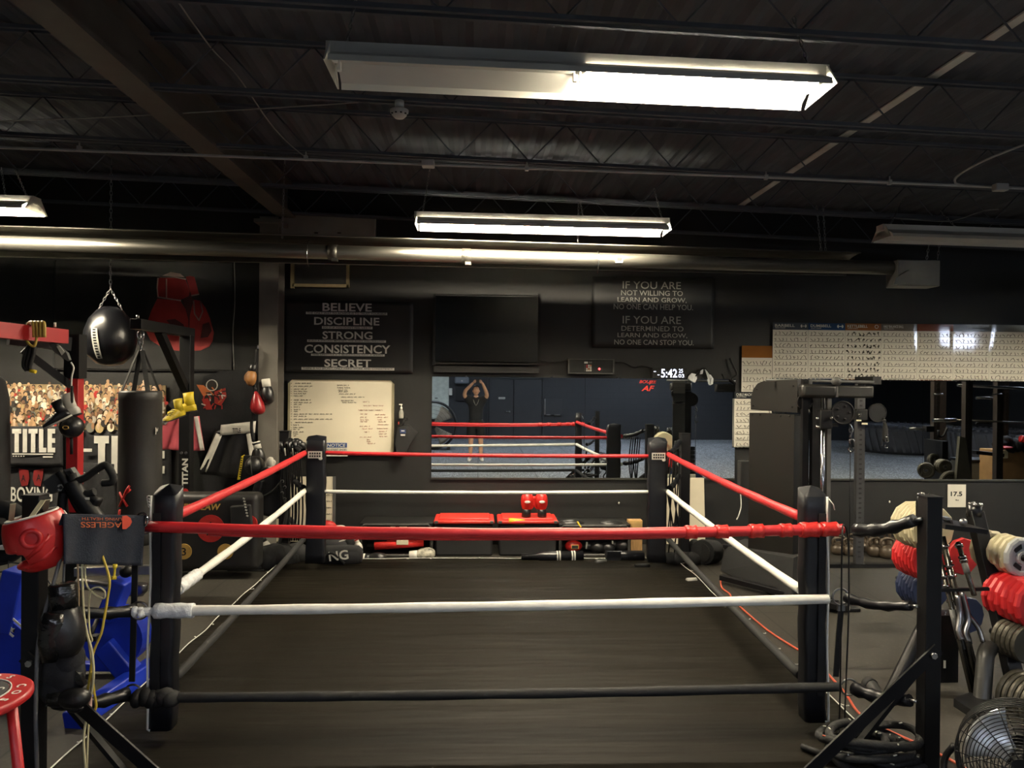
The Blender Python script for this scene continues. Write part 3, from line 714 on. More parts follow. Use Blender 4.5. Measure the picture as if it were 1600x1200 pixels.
def scribble(mb, x, y, n, wpx, h, Y, r):
    """a handwritten word row: a wavy pen line"""
    q = x; rr = random.Random(n)
    while q < x + wpx - .5:
        L = min(rr.uniform(4, 9), x + wpx - q); k = max(3, int(L / .55)); pts = []
        for i in range(k + 1): pts.append(at(q + L * i / k, y + h * (.55 * math.sin(i * 1.9 + n) * (.5 + .5 * math.sin(i * .8 + n * 2))), Y))
        mb.tube(pts, r * .8, 3, smooth=False, cap=False); q += L + rr.uniform(1.5, 2.6)
rows = [(461, 599, 26), (459, 603.5, 29), (459, 608, 20), (459, 611.5, 21), (459, 615, 20), (459, 618.5, 14), (459, 625, 26), (459, 629, 28), (459, 632, 14), (459, 636, 9), (459, 640, 10), (459, 643, 8), (459, 647, 60), (459, 650.5, 20), (459, 655, 60), (461, 660, 28), (458, 664, 9), (458, 668, 16), (458, 671, 10), (458, 675, 16), (458, 678, 8), (458, 681, 6),
        (527, 602, 18), (527, 606, 21), (528, 609.5, 17), (529, 612, 14), (530, 615.5, 25), (533, 620.5, 36), (533, 626, 22), (535, 629, 22)]
INKD = mat('marker_dark', '4a453c', .7); INKB = mat('marker_red', '9a5a48', .7)
m = MB(INKD)
for i, (x, y, wd) in enumerate(rows):
    scribble(m, x, y, i, wd, 2.2, 8.652, .0034); 
    if i < 22: scribble(m, 454.5, y, i, 1.5, 2, 8.652, .0032)
m.mat(INKB)
for i, (x, y, wd) in enumerate(((567, 628, 10), (568, 634, 32), (560, 641, 38), (563, 647, 12), (586, 648, 16), (563, 652, 9), (589, 652, 20), (563, 656, 13), (590, 656, 8), (563, 659, 11), (591, 659, 12), (562, 666, 16), (590, 663.5, 17), (566, 670, 16), (589, 669.5, 18), (569, 675, 8), (592, 674, 12), (562, 683, 18), (592, 678, 12), (573, 687, 7), (593, 682, 12), (573, 690, 6), (574, 693, 12))):
    scribble(m, x, y, i + 40, wd, 2.2, 8.652, .003)
m.build('handwriting', T)
T = thing('notice_sign', at(526, 712, 8.63), 'white NOTICE sign with blue header at the foot of the whiteboard', 'sign')
m = MB(PAPER); wrect(m, 508, 691, 543, 713, 8.635, .006); m.build('board', T)
m = MB(mat('notice_blue', '1f3f78', .5)); wrect(m, 509, 692, 542, 699.5, 8.632, .004); m.build('header_strip', T); m = MB(INKW); wtext(m, 'NOTICE', 511, 693.3, 540, 698.3, 8.629, bold=.02, shear=.15); m.mat(INK); wtext(m, 'NO STREET SHOES', 509.5, 701, 541.5, 704.2, 8.632, bold=.01); wtext(m, 'ON THE', 518, 705.5, 531, 708.5, 8.632, bold=.01); m.build('lettering', T)
# sanitiser bottle and dispenser
T = thing('spray_bottle', at(627, 655, 8.62), 'clear pump bottle with white nozzle hanging beside the whiteboard', 'bottle'); c = at(627, 650, 8.6)
m = MB(mat('cloudy_plastic', '8b8a80', .25)); m.lathe([(0, 0), (.026, .002), (.028, .01), (.028, .07), (.02, .095), (.011, .105), (0, .105)], c - V((0, 0, .03))); m.build('body', T)
m = MB(INKW); m.cyl(c + V((0, 0, .075)), c + V((0, 0, .105)), .013); m.cyl(c + V((0, 0, .105)), c + V((0, 0, .13)), .006); m.box(c + V((-.008, 0, .135)), (.04, .014, .014), bev=.004); m.build('pump', T)
T = thing('wall_dispenser', at(640, 720, 8.6), 'black cloth bag hanging from a bracket right of the whiteboard', 'bag'); a = at(640, 690, 8.58)
m = MB(BLKM); m.prism([at(622, 668, 8.55), at(638, 664, 8.55), at(652, 676, 8.55), at(643, 690, 8.55), at(632, 712, 8.55), at(620, 712, 8.55), at(617, 690, 8.55)], (0, .12, 0)); m.build('bag', T)
m = MB(mat('label_blue', '24345e', .6)); wrect(m, 625, 671, 634, 677, 8.54, .01); m.mat(INKW); wrect(m, 626, 678.5, 633, 681, 8.54, .008); wrect(m, 627, 672.5, 632, 674, 8.538, .004); m.build('label_patch', T)
m = MB(BLK); m.cyl(at(630, 664, 8.56), at(632, 648, 8.64), .008); m.ring(at(634, 654, 8.6), .02, .006, Yv); m.mat(mat('cap_red', '8e2c20', .5)); m.box(at(623, 661, 8.57), (.012, .02, .03)); m.build('bracket', T)
# interval timer
T = thing('interval_timer', at(924, 584, WY), 'black interval timer box with keypad and red light above the mirror', 'timer')
m = MB(BLKM); wrect(m, 889, 562, 959, 583, 8.6, .09); m.build('case', T)
m = MB(DGREY); wrect(m, 888, 560.5, 960, 562.5, 8.59, .1); wrect(m, 888, 582.5, 960, 584.5, 8.59, .1); wrect(m, 888, 561, 890, 584, 8.59, .1); wrect(m, 958, 561, 960, 584, 8.59, .1); m.build('rim', T)
m = MB(INKW); wrect(m, 913, 565, 918.5, 568, 8.596, .006); m.mat(GREYP); wrect(m, 920, 565, 925, 567.5, 8.596, .006)
for r_ in range(4):
    for q in range(4):
        m.mat([[DGREY, INKR, INKW, mat('key_orange', 'c07a50', .6)], [DGREY, INKR, INKW, INKW], [DGREY, INKW, MATS['key_orange'] if 'key_orange' in MATS else INKW, INKW], [DGREY, INKW, INKW, INKW]][r_][q]); wrect(m, 913 + q * 3, 570 + r_ * 2.7, 915.2 + q * 3, 572 + r_ * 2.7, 8.596, .006)
m.build('keypad', T)
m = MB(mat('led_red', 'ff5050', .4, emit='ff4a4a', es=3)); m.ell(at(936.5, 576.5, 8.597), (.013, .006, .013), None, 10, 6); m.build('indicator_light', T)
# projection style clock
T = thing('digital_clock', at(1046, 592, WY), 'black digital clock glowing 5:42 on top of the mirror', 'clock')
m = MB(BLKM); wrect(m, 1020, 575, 1073, 591.5, 8.6, .09); m.build('case', T)
m = MB(mat('led_white', 'dfe4ff', .4, emit='dfe6ff', es=1.6)); wtext(m, '5:42', 1033, 576.5, 1058, 590, 8.597, bold=.012); wtext(m, '25', 1060.5, 576.5, 1067, 582.5, 8.597); wtext(m, '03', 1060, 584.5, 1069, 590, 8.597); wrect(m, 1021.5, 580, 1025, 581, 8.597, .003); wrect(m, 1027.5, 585.2, 1030.5, 586.2, 8.597, .003); m.build('display', T)
m = MB(BLK); m.tube(curve([at(961, 566, 8.66), at(975, 567, 8.66), at(990, 574, 8.66), at(1003, 572, 8.66), at(1020, 576, 8.66)], 6), .008, 5)
m.thing('wall_cable', 'black cable looping from the timer to the digital clock', 'cable')
m = MB(BLK); m.tube(curve([at(843, 563, 8.66), at(860, 566, 8.66), at(888, 564, 8.66)], 6), .005, 5); m.thing('wall_cable', 'black cable from the television to the timer', 'cable')
m = MB(BLK); m.tube(curve([at(1140, 560, 8.66), at(1146, 572, 8.64), at(1151, 585, 8.64), at(1143, 592, 8.64), at(1150, 600, 8.64)], 6), .012, 6); m.thing('wall_cable', 'tangled black cable left of the small brown-topped chart', 'cable')
m = MB(CAB); m.tube(curve([at(366, 405, 8.66), at(367, 470, 8.66), at(364, 520, 8.66), at(366, 578, 8.66)], 6), .006, 5); m.thing('wall_cable', 'thin grey cable running down the wall right of the glove poster', 'cable')
# exercise charts
GLOSS = {}
def chart(x0, y0, x1, y1, hcol, label, title='', icon=None, seed=1, Y=8.672, bend=0, rows=8, dark=0, sub='exercises'):
    T = thing('exercise_chart', at((x0 + x1) / 2, y1, Y), label, 'poster', 'exercise charts on the back wall')
    rnd = random.Random(seed); pm = mat('laminated_paper', 'e0dccd', .06, 0, .03, 4, .03, 2)
    hm = mat('chart_' + hcol, hcol, .06, 0, .06, 4, .03, 2)
    a, b = at(x0, y0, Y), at(x1, y1, Y); W, H = b.x - a.x, a.z - b.z; hh = H * .125
    def surf(u, z0, z1): return lambda uu, vv: V((a.x + W * uu, Y - bend * math.sin(math.pi * uu) ** .5 * (1 - (z0 + (z1 - z0) * vv) / H) - .004, a.z - (z0 + (z1 - z0) * vv)))
    m = MB(pm); m.grid(surf(0, hh, H), 16, 8); m.mat(hm)
    m.grid(surf(0, 0, hh), 16, 2); m.grid(surf(0, H * .985, H), 8, 1)
    m.mat(INKD); rh = (H * .975 - hh) / rows; Yf = Y - bend - .008
    for r_ in range(rows):
        zz = a.z - hh - rh * (r_ + .5)
        m.box((a.x + W / 2, Yf, a.z - hh - rh * (r_ + 1) + .004), (W * .94, .001, .004))
        for q in range(9):
            cx_ = a.x + W * (.08 + .84 * q / 8) + rnd.uniform(-.006, .006); lean = rnd.uniform(-.9, .9); L = rh * rnd.uniform(.28, .5); ln = V((math.sin(lean) * L, 0, math.cos(lean) * L))
            o = V((cx_, Yf, zz - rh * .1)); m.beam(o - ln * .5, o + ln * .5, .006 + dark * .004, .001, up=Yv); m.beam(o - ln * .4, o - ln * .4 + V((rnd.uniform(-.02, .02), 0, -L * .35)), .005, .001, up=Yv)
            if rnd.random() < .75: m.beam(o + ln * .3, o + ln * .3 + V((rnd.uniform(-.03, .03), 0, rnd.uniform(-.01, .02))), .005, .001, up=Yv)
            if dark and rnd.random() < .6: m.ell(o + V((rnd.uniform(-.02, .02), 0, rnd.uniform(-.02, .02))), (.012, .001, .012), None, 6, 4)
    if title:
        m.mat(INKW); m.text(title, (a.x + W * .33, Yf, a.z - hh * .4), X, Z, width=W * .56, height=hh * .38, bold=.01); m.text(sub, (a.x + W * .2, Yf, a.z - hh * .72), X, Z, width=W * .28, height=hh * .16)
    if icon == 'dumbbell':
        m.mat(INKW); c = V((a.x + W * .86, Yf, a.z - hh * .45))
        m.box(c, (W * .1, .001, .008))
        for s_ in (-1, 1): m.box(c + V((s_ * W * .055, 0, 0)), (.01, .001, hh * .45)); m.box(c + V((s_ * W * .075, 0, 0)), (.008, .001, hh * .28))
    elif icon == 'ring':
        m.mat(INKW); m.ring((a.x + W * .86, Yf, a.z - hh * .45), hh * .24, .003, Yv, 14, 4)
    sheet = m.build('sheet', T)
    return T
xs = [1207, 1262.5, 1320, 1376.5, 1432.5, 1489, 1545, 1600.5]
heads = [('4a5058', 'BARBELL', 'dumbbell', 'exercise chart with grey header, leftmost of the long row'), ('2c4468', 'DUMBBELL', 'dumbbell', 'exercise chart with dark blue header reading DUMBBELL'),
         ('8a5a34', 'KETTLEBELL', 'ring', 'exercise chart with orange-brown header and round icon, third in the row'), ('6e675c', 'HALF BALANCE BALL', None, 'exercise chart with grey-brown header, right of the orange-brown one'),
         ('7a4a3a', 'SUSPENSION', None, 'exercise chart with red-brown header and red bottom edge, fifth in the row'), ('5b5a52', 'BODYWEIGHT', None, 'exercise chart with a bright window glare, sixth in the row'), ('6a6a62', 'STRETCHING', None, 'exercise chart at the right end of the long row')]
for i, (hc, tt, ic, lb) in enumerate(heads):
    y0 = 504 + (xs[i] - 1207) * .0102; y1 = 592.5 + (xs[i] - 1207) * .0107
    chart(xs[i] + .5, y0, xs[i + 1] - .7, y1, hc, lb, tt if i < 4 else '', ic, 10 + i, bend=0 if i == 5 else .004, dark=1 if i == 2 else 0)
chart(1159, 540, 1205, 690, '8a5a2c', 'narrow exercise chart with brown torn header left of the long row', '', None, 31, rows=10, Y=8.676)
chart(1147.5, 612, 1200, 700, '33363a', 'exercise chart with dark header reading CABLE MACHINE beside the cable machine', 'CABLE MACHINE', None, 32, Y=8.655)
# 17.5 lb tag
T = thing('weight_sign', at(1495, 792, WY), 'white paper sign reading 17.5 under the right mirror', 'sign')
m = MB(PAPER); wrect(m, 1481, 757, 1509, 792.5, 8.685, .004); m.mat(INK); wtext(m, '17.5', 1485.5, 768, 1503.5, 775.5, 8.683, bold=.03); wtext(m, 'lbs', 1493, 780, 1498, 782.5, 8.683, bold=.02); m.build('sheet', T)
# outlet plates / screws
for (x, y, lb) in ((1390, 784, 'small white hook on the black wall left of the 17.5 sign'), (967, 786, 'small white screw head on the black wall above the red gloves')):
    m = MB(INKW); m.ell(at(x, y, 8.69), (.011, .008, .016), None, 8, 6); m.thing('wall_screw', lb, 'screw')
# ------------------------------------------------------------------ left side: wall, bags, rack, bike, front left post
GCOUNT = [0]
def loft(mb, c, d, n, st, seg=14, smooth=True):
    """rings along d: (pos, half width, half thickness, shift along n)"""
    c, d, n = V(c), V(d).normalized(), V(n); n = (n - d * n.dot(d)).normalized(); s_ = d.cross(n); rings = []
    for (p, a, b, o) in st:
        rings.append([mb.bm.verts.new(c + d * p + n * (o + b * math.sin(2 * math.pi * k / seg)) + s_ * (a * math.cos(2 * math.pi * k / seg))) for k in range(seg)])
    fs = []
    for x, y in zip(rings, rings[1:]):
        for k in range(seg): fs.append(mb.bm.faces.new((x[k], x[(k + 1) % seg], y[(k + 1) % seg], y[k])))
    fs += [mb.bm.faces.new(rings[0][::-1]), mb.bm.faces.new(rings[-1])]; mb._fin(fs, smooth)
def glove(c, d, n, label, body, cuff, side=1, k=1.0, group='boxing gloves around the gym', logo=None, band=None, thumbm=None):
    c, d, n = V(c), V(d).normalized(), V(n); n = (n - d * n.dot(d)).normalized(); s_ = d.cross(n)
    T = thing('boxing_glove', c, label, 'boxing glove', group)
    m = MB(cuff); loft(m, c, d, n, [(0, .044 * k, .036 * k, 0), (.004 * k, .049 * k, .04 * k, 0), (.05 * k, .05 * k, .041 * k, 0), (.095 * k, .048 * k, .04 * k, 0)]); m.build('cuff', T)
    m = MB(body); loft(m, c, d, n, [(.085 * k, .044 * k, .038 * k, 0), (.10 * k, .053 * k, .044 * k, 0), (.14 * k, .066 * k, .056 * k, .006 * k), (.185 * k, .07 * k, .063 * k, .008 * k), (.225 * k, .066 * k, .062 * k, .004 * k), (.255 * k, .054 * k, .052 * k, -.006 * k), (.275 * k, .034 * k, .034 * k, -.012 * k), (.282 * k, .012 * k, .012 * k, -.014 * k)], 18); m.build('fist', T)
    m = MB(thumbm or body); p = [c + d * (x * k) + s_ * (side * y * k) - n * (z * k) for x, y, z in ((.095, .04, .02), (.13, .065, .03), (.165, .078, .035), (.2, .074, .03), (.222, .06, .022))]; m.tube(curve(p, 4), [k * (.02 + .008 * math.sin(math.pi * i / 16)) for i in range(17)], 9); m.build('thumb', T)
    if logo:
        m = MB(logo); m.ell(c + d * (.18 * k) + n * (.0715 * k), (.034 * k, .004, .016 * k) if abs(n.y) > .7 else (.02 * k,) * 3, None, 14, 6); m.build('logo', T)
    if band:
        m = MB(band); loft(m, c, d, n, [(.012 * k, .0515 * k, .0425 * k, 0), (.035 * k, .0515 * k, .0425 * k, 0)]); m.build('wrist_band', T)
    return T
# --- poster of hanging gloves
T = thing('glove_poster', at(226, 580, 8.67), 'large dark poster of two red boxing gloves high on the left wall', 'poster')
SMOKE = mat('smoky_print', '1c1b1a', .42, 0, .75, 1.3); m = MB(SMOKE); wrect(m, 84, 408, 362, 578, 8.672, .02); m.mat(GREYP); wrect(m, 84, 577, 362, 580, 8.668, .03); m.mat(BLKM); wrect(m, 83, 407, 85, 579, 8.668, .03); m.build('sheet', T)
def q6(pts, Y=8.668): return [at(180 + x / 6, 400 + y / 6, Y) for x, y in pts]
PR1 = mat('print_glove_red', '9c2826', .5, 0, .3, 4); PR2 = mat('print_glove_dark', '4a1618', .5, 0, .3, 4); PR3 = mat('print_glove_lit', 'a82e2a', .5, 0, .25, 5); PRT = mat('print_trim', '9a8078', .5, 0, .1)
m = MB(PR2); m.prism(q6([(620, 260), (690, 250), (720, 400), (740, 480), (760, 700), (690, 740), (660, 600)]), (0, .002, 0))
m.mat(PR1); m.prism(q6([(395, 400), (610, 420), (660, 500), (685, 600), (690, 740), (660, 850), (650, 895), (560, 885), (430, 850), (330, 790), (292, 710), (300, 620), (340, 510)], 8.667), (0, .002, 0))
m.prism(q6([(735, 410), (800, 420), (850, 490), (890, 590), (925, 720), (912, 800), (880, 850), (800, 885), (720, 890), (690, 800), (700, 560)], 8.6665), (0, .002, 0))
m.prism(q6([(400, 215), (440, 195), (655, 215), (700, 330), (690, 375), (615, 410), (500, 395), (400, 375), (392, 300)], 8.6665), (0, .002, 0)); m.prism(q6([(662, 195), (700, 185), (742, 195), (785, 355), (715, 372)], 8.666), (0, .002, 0))
m.mat(PR3); m.prism(q6([(292, 710), (400, 735), (560, 745), (690, 760), (660, 850), (650, 895), (560, 885), (430, 850), (330, 790)], 8.6655), (0, .002, 0)); m.prism(q6([(720, 840), (800, 850), (880, 835), (800, 885), (720, 890)], 8.6655), (0, .002, 0))  # glove bottoms: lamplight put into the print as a lighter red
m.mat(PR2); m.prism(q6([(480, 600), (560, 590), (640, 640), (660, 720), (560, 700)], 8.665), (0, .002, 0)); m.prism(q6([(820, 640), (880, 620), (905, 700), (870, 760), (800, 770)], 8.665), (0, .002, 0))
m.mat(PRT)
for pts in ([(400, 205), (392, 300), (400, 385), (500, 400), (615, 418)], [(415, 200), (560, 200), (660, 218)], [(715, 372), (785, 358)], [(735, 420), (745, 540), (785, 605)], [(800, 425), (820, 520), (785, 605)], [(480, 215), (480, 395)]):
    m.tube(q6(pts, 8.664), .009, 4)
m.mat(CREAM if False else PRT); m.prism(q6([(440, 185), (520, 150), (610, 165), (650, 200), (560, 190)], 8.664), (0, .002, 0))
m.build('print', T)
# --- crowd collage
T = thing('fighter_collage', at(130, 672, 8.64), 'wide collage of many cut-out boxers and fans on the left wall', 'poster')
m = MB(mat('collage_base', '8a7654', .6, 0, .3, 20)); wrect(m, 6, 600, 258, 672, 8.655, .02)
rnd = random.Random(3); tones = [mat('print_skin_' + c, c, .6, 0, .15, 30) for c in ('b8946c', '926c4c', '664a36', 'ceb294', 'a88662')]
cl = [mat('print_cloth_' + c, c, .6, 0, .15, 20) for c in ('d8ccb0', 'e0dcc8', 'a02820', '2a2622', 'b09868', '6a6a60', 'a8a090', '1e1e20', 'c0b8a4')]
hr = mat('print_hair', '1e1812', .7)
def disc(px, py, rx, ry, Y, n=9): m.poly([at(px + rx * math.cos(2 * math.pi * k / n), py + ry * math.sin(2 * math.pi * k / n), Y) for k in range(n)])
Yc = 8.653
for r_ in range(8):
    for q in range(25):
        px = 12 + q * 10.2 + rnd.uniform(-4, 4); py = 597 + r_ * 10 + rnd.uniform(-4, 4) + (6 if r_ == 0 and q % 3 else 0)
        if py > 664 or px > 256: continue
        if 185 < px < 250 and r_ > 6: continue
        s_ = rnd.uniform(.7, 1.25); Yc -= .00016; t_ = rnd.choice(tones)
        m.mat(rnd.choice(cl + tones)); disc(px, py + 9 * s_, 5.5 * s_, 6.5 * s_, Yc)
        m.mat(t_); disc(px + rnd.uniform(-5, 5), py + 7 * s_, 2 * s_, 4.5 * s_, Yc - .00004)
        m.mat(hr); disc(px, py - .8 * s_, 3.1 * s_, 3.2 * s_, Yc - .00006); m.mat(t_); disc(px + rnd.uniform(-.8, .8), py + .6 * s_, 2.6 * s_, 3 * s_, Yc - .00008)
        if rnd.random() < .4: m.mat(rnd.choice(cl)); disc(px + rnd.choice((-6, 6)) * s_, py + 5 * s_, 2.6 * s_, 2.4 * s_, Yc - .0001)
m.build('print', T)
# --- banners with big white letters
def cloth(mb, A, B, C_, D, nu=16, nv=10, amp=.012, fr=9, ph=0, dirn=(0, -1, 0)):
    A, B, C_, D = V(A), V(B), V(C_), V(D); dirn = V(dirn)
    mb.grid(lambda u, v: (A.lerp(B, u)).lerp(D.lerp(C_, u), v) + dirn * (amp * math.sin(u * fr + ph + v * 1.5) * (.4 + .6 * v)), nu, nv)
BCL = mat('black_cloth', '17171a', .85, 0, .2, 12, .2, 60)
def clothbox(mb, x0, y0, x1, y1, Y, amp=.012, fr=9, ph=0): cloth(mb, at(x0, y0, Y), at(x1, y0, Y), at(x1, y1, Y), at(x0, y1, Y), amp=amp, fr=fr, ph=ph)
def blocks(mb, t, x0, y0, x1, y1, Y):
    W_ = {'T': 1.0, 'I': .5, 'L': .8, 'E': .82}; g = .16; tot = sum(W_[c_] for c_ in t) + g * (len(t) - 1); u = (x1 - x0) / tot; x = x0; H = y1 - y0; st = .46 * u; bt = H * .2
    for c_ in t:
        w_ = W_[c_] * u
        if c_ == 'T': wrect(mb, x, y0, x + w_, y0 + bt, Y, .003); wrect(mb, x + w_ / 2 - st / 2, y0 + bt, x + w_ / 2 + st / 2, y1, Y, .003)
        elif c_ == 'I': wrect(mb, x + w_ / 2 - st / 2, y0, x + w_ / 2 + st / 2, y1, Y, .003)
        elif c_ == 'L': wrect(mb, x, y0, x + st, y1 - bt, Y, .003); wrect(mb, x, y1 - bt, x + w_, y1, Y, .003)
        else:
            wrect(mb, x, y0, x + st, y1, Y, .003)
            for q in (y0, (y0 + y1 - bt) / 2, y1 - bt): wrect(mb, x + st, q, x + w_, q + bt, Y, .003)
        x += w_ + g * u
T = thing('title_flag', at(50, 728, 8.5), 'black flag with white TITLE letters and underline below the collage at the far left', 'flag')
m = MB(BCL); clothbox(m, 10, 666, 98, 728, 8.6, .01); o = m.build('cloth', T); mod_solid(o, .004)
m = MB(INKW); blocks(m, 'TITLE', 19, 670, 86, 707, 8.58); wrect(m, 19, 708.5, 83, 710.5, 8.58, .003)
for q in range(5): wrect(m, 20 + q * 4, 712, 22 + q * 4, 713.5, 8.58, .003)
wrect(m, 67, 713, 82, 715, 8.58, .003); m.build('lettering', T)
T = thing('boxing_shirt', at(50, 790, 8.5), 'black shirt printed BOXING with two dark red gloves', 'shirt')
m = MB(BCL); clothbox(m, 12, 730, 98, 800, 8.66, .012, 7, 1); o = m.build('cloth', T); mod_solid(o, .004)
m = MB(INKW); wtext(m, 'BOXING', 17, 761, 82, 784, 8.64, bold=.015); m.build('lettering', T)
m = MB(mat('print_dark_red', '6e1616', .6, 0, .15, 12))
for (x, s_) in ((37, 1), (60, -1)): m.prism([at(x - 8 * s_, 732, 8.638), at(x + 7 * s_, 735, 8.638), at(x + 9 * s_, 748, 8.638), at(x + 6 * s_, 758, 8.638), at(x - 3 * s_, 760, 8.638), at(x - 6 * s_, 748, 8.638)], (0, .004, 0))
m.mat(INK); wtext(m, 'A', 33, 742, 40, 752, 8.634, bold=.01); wtext(m, 'A', 57, 741, 64, 751, 8.634, bold=.01); m.build('glove_print', T)
T = thing('title_flag', at(200, 775, 8.5), 'black flag with tall white TITLE letters behind the hanging heavy bag', 'flag')
m = MB(BCL); clothbox(m, 132, 672, 268, 800, 8.66, .01); o = m.build('cloth', T); mod_solid(o, .004)
m = MB(INKW); blocks(m, 'TITLE', 147, 681, 257, 740, 8.64); m.build('lettering', T)
# --- tiger shirt, trunks, pink shorts
T = thing('black_shirt', at(355, 765, 8.45), 'black shirt with a small red and white tiger print on the wall', 'shirt')
m = MB(BCL); m.prism([at(x, y, 8.48) for x, y in ((318, 588), (345, 580), (380, 578), (412, 582), (418, 640), (408, 770), (320, 770), (308, 700), (306, 640))], (0, .03, 0)); m.build('cloth', T)
m = MB(cl[2]); rnd = random.Random(5); Yc = 8.476
TGR = [cl[2], INKW, hr, mat('print_orange', 'c06a38', .6), INKW, cl[2]]
m.mat(TGR[3]); m.prism([at(x, y, Yc) for x, y in ((307, 601), (318, 602), (330, 612), (318, 620))], (0, .002, 0)); m.mat(cl[2]); m.prism([at(x, y, Yc) for x, y in ((315, 624), (325, 622), (332, 640), (322, 640))], (0, .002, 0)); m.prism([at(x, y, Yc) for x, y in ((335, 612), (352, 606), (354, 620), (345, 634), (335, 630))], (0, .002, 0))
m.mat(hr); disc(331, 602, 8, 7, Yc - .001)
m.mat(INKW); m.ring(at(331, 602, Yc - .002), .062, .006, Yv, 16, 4)
for k in range(26):
    m.mat(rnd.choice(TGR)); a = rnd.uniform(0, 6.28); p = at(331 + rnd.uniform(-14, 18), 620 + rnd.uniform(-10, 14), Yc - .002 - k * .0001); m.beam(p, p + V((.05 * math.cos(a), 0, .05 * math.sin(a))), .014, .001, up=Yv)
m.build('tiger_print', T)
T = thing('boxing_shorts', at(355, 750, 8.3), 'black boxing trunks with white waistband and side stripes', 'shorts'); Y0 = 8.38
m = MB(mat('black_satin', '121214', .4, 0, .2, 9, .2, 10)); cloth(m, at(338, 672, Y0), at(398, 668, Y0), at(404, 752, Y0), at(314, 740, Y0), 20, 10, .03, 14); o = m.build('cloth', T); mod_solid(o, .02)
m = MB(WHTL); cloth(m, at(346, 664, Y0 - .02), at(400, 658, Y0 - .02), at(398, 676, Y0 - .02), at(345, 680, Y0 - .02), 14, 3, .012, 9); o = m.build('waistband', T); mod_solid(o, .03)
m = MB(WHTL); cloth(m, at(338, 677, Y0 - .03), at(347, 680, Y0 - .03), at(322, 738, Y0 - .03), at(313, 733, Y0 - .03), 3, 8, .008, 5); o = m.build('side_stripe', T); mod_solid(o, .008)
m = MB(WHTL); cloth(m, at(385, 678, Y0 - .03), at(392, 676, Y0 - .03), at(399, 715, Y0 - .03), at(391, 718, Y0 - .03), 3, 8, .008, 5); o = m.build('side_stripe', T); mod_solid(o, .008)
m = MB(INK); wtext(m, 'TITLE', 363, 669, 376, 676, Y0 - .06, bold=.03); m.build('lettering', T)
T = thing('pink_shorts', at(280, 712, 8.3), 'pink satin shorts with white side stripes behind the yellow shoes', 'shorts'); Y0 = 8.36
PINK = mat('pink_satin', 'd0606a', .4, 0, .15, 6, .15, 8)
m = MB(PINK); cloth(m, at(258, 655, Y0), at(312, 650, Y0), at(318, 704, Y0), at(244, 702, Y0), 22, 10, .035, 15); o = m.build('cloth', T); mod_solid(o, .02)
m = MB(WHTL); cloth(m, at(268, 640, Y0 - .03), at(280, 640, Y0 - .03), at(258, 664, Y0 - .03), at(246, 664, Y0 - .03), 4, 4, .01, 5); cloth(m, at(303, 652, Y0 - .05), at(309, 650, Y0 - .05), at(319, 703, Y0 - .05), at(313, 704, Y0 - .05), 3, 8, .008, 5); o = m.build('side_stripe', T); mod_solid(o, .008)
# --- hanging small bags and gloves beside the column
glove(at(396, 570, 8.3), (-.12, -.1, -1), (0, -1, 0), 'tan worn leather glove hanging by the column', mat('tan_leather', '9a6a3a', .45, 0, .2, 14, .2, 25), BLKL, k=.85)
T = thing('speed_bag', at(404, 632, 8.25), 'dark red teardrop speed bag hanging by the column', 'speed bag'); c = at(404, 648, 8.25)
m = MB(mat('oxblood_leather', '8a1f22', .3, 0, .2, 10)); m.lathe([(0, 0), (.04, .006), (.072, .035), (.082, .075), (.072, .13), (.05, .19), (.03, .235), (.012, .265), (0, .268)], c, (-.12, 0, 1)); m.build('bladder', T)
m = MB(BLKL); m.cyl(c + V((-.03, 0, .26)), c + V((-.035, 0, .31)), .012); m.build('hanger_loop', T)
glove(at(415, 592, 8.3), (.15, 0, -1), (0, -1, 0), 'black glove with white cuff and round white logo by the column', BLKL, WHTL, k=1.0, logo=None)
m = MB(BLK); m.tube(curve([at(402, 545, 8.3), at(400, 575, 8.3), at(396, 620, 8.3), at(393, 665, 8.3), at(396, 690, 8.3)], 6), .02, 6); m.thing('strap_bunch', 'bunched black straps hanging by the column', 'strap')
m = MB(STEEL); chain(m, at(403, 540, 8.34), at(401, 570, 8.34), .03, .004, .01); m.thing('hanging_chain', 'short steel chain holding the tan glove', 'chain')
glove(at(400, 690, 8.15), (.25, 0, -1), (0, -1, 0), 'black glove with white stripe hanging below the trunks', BLKL, WHTL, k=.9, band=BLKL)
T = thing('focus_mitt', at(384, 752, 8.15), 'narrow black mitt with a yellow dotted edge', 'focus mitt')
m = MB(BLKL); m.prism([at(x, y, 8.12) for x, y in ((379, 712), (392, 712), (398, 748), (374, 752))], (0, .06, 0)); m.build('pad', T)
m = MB(YEL); m.prism([at(x, y, 8.115) for x, y in ((377, 713), (380.5, 711), (375, 749), (370.5, 750))], (0, .04, 0)); m.mat(INK)
for k in range(9): wrect(m, 373.5 + .55 * (8 - k) * .7, 715 + k * 3.6, 376 + .55 * (8 - k) * .7, 716.6 + k * 3.6, 8.112, .004)
m.build('edge_strip', T)
for (px, py, lb, d) in ((404, 722, 'white and red leather glove lying on the black kick pad, left of two', (.35, 0, -1)), (420, 728, 'white and red leather glove lying on the black kick pad, right of two', (.1, .1, 1))):
    glove(at(px, py - (4 if d[2] < 0 else -8), 8.05), d, (0, -1, 0), lb, WHTL, WHTL, k=.55, band=REDL)
T = thing('black_headguard', at(400, 745, 8.0), 'round black leather headguard with a grey seam beside the kick pad', 'headguard'); c = at(398, 728, 7.95)
m = MB(BLKL); m.ell(c, (.105, .11, .11)); m.build('shell', T)
m = MB(GREYP); m.ring(c + V((-.03, -.01, 0)), .106, .004, (1, .25, .1), 24, 5); m.build('seam', T)
T = thing('kick_pad', at(420, 800, 7.95), 'large black leather kick pad leaning by the column', 'pad')
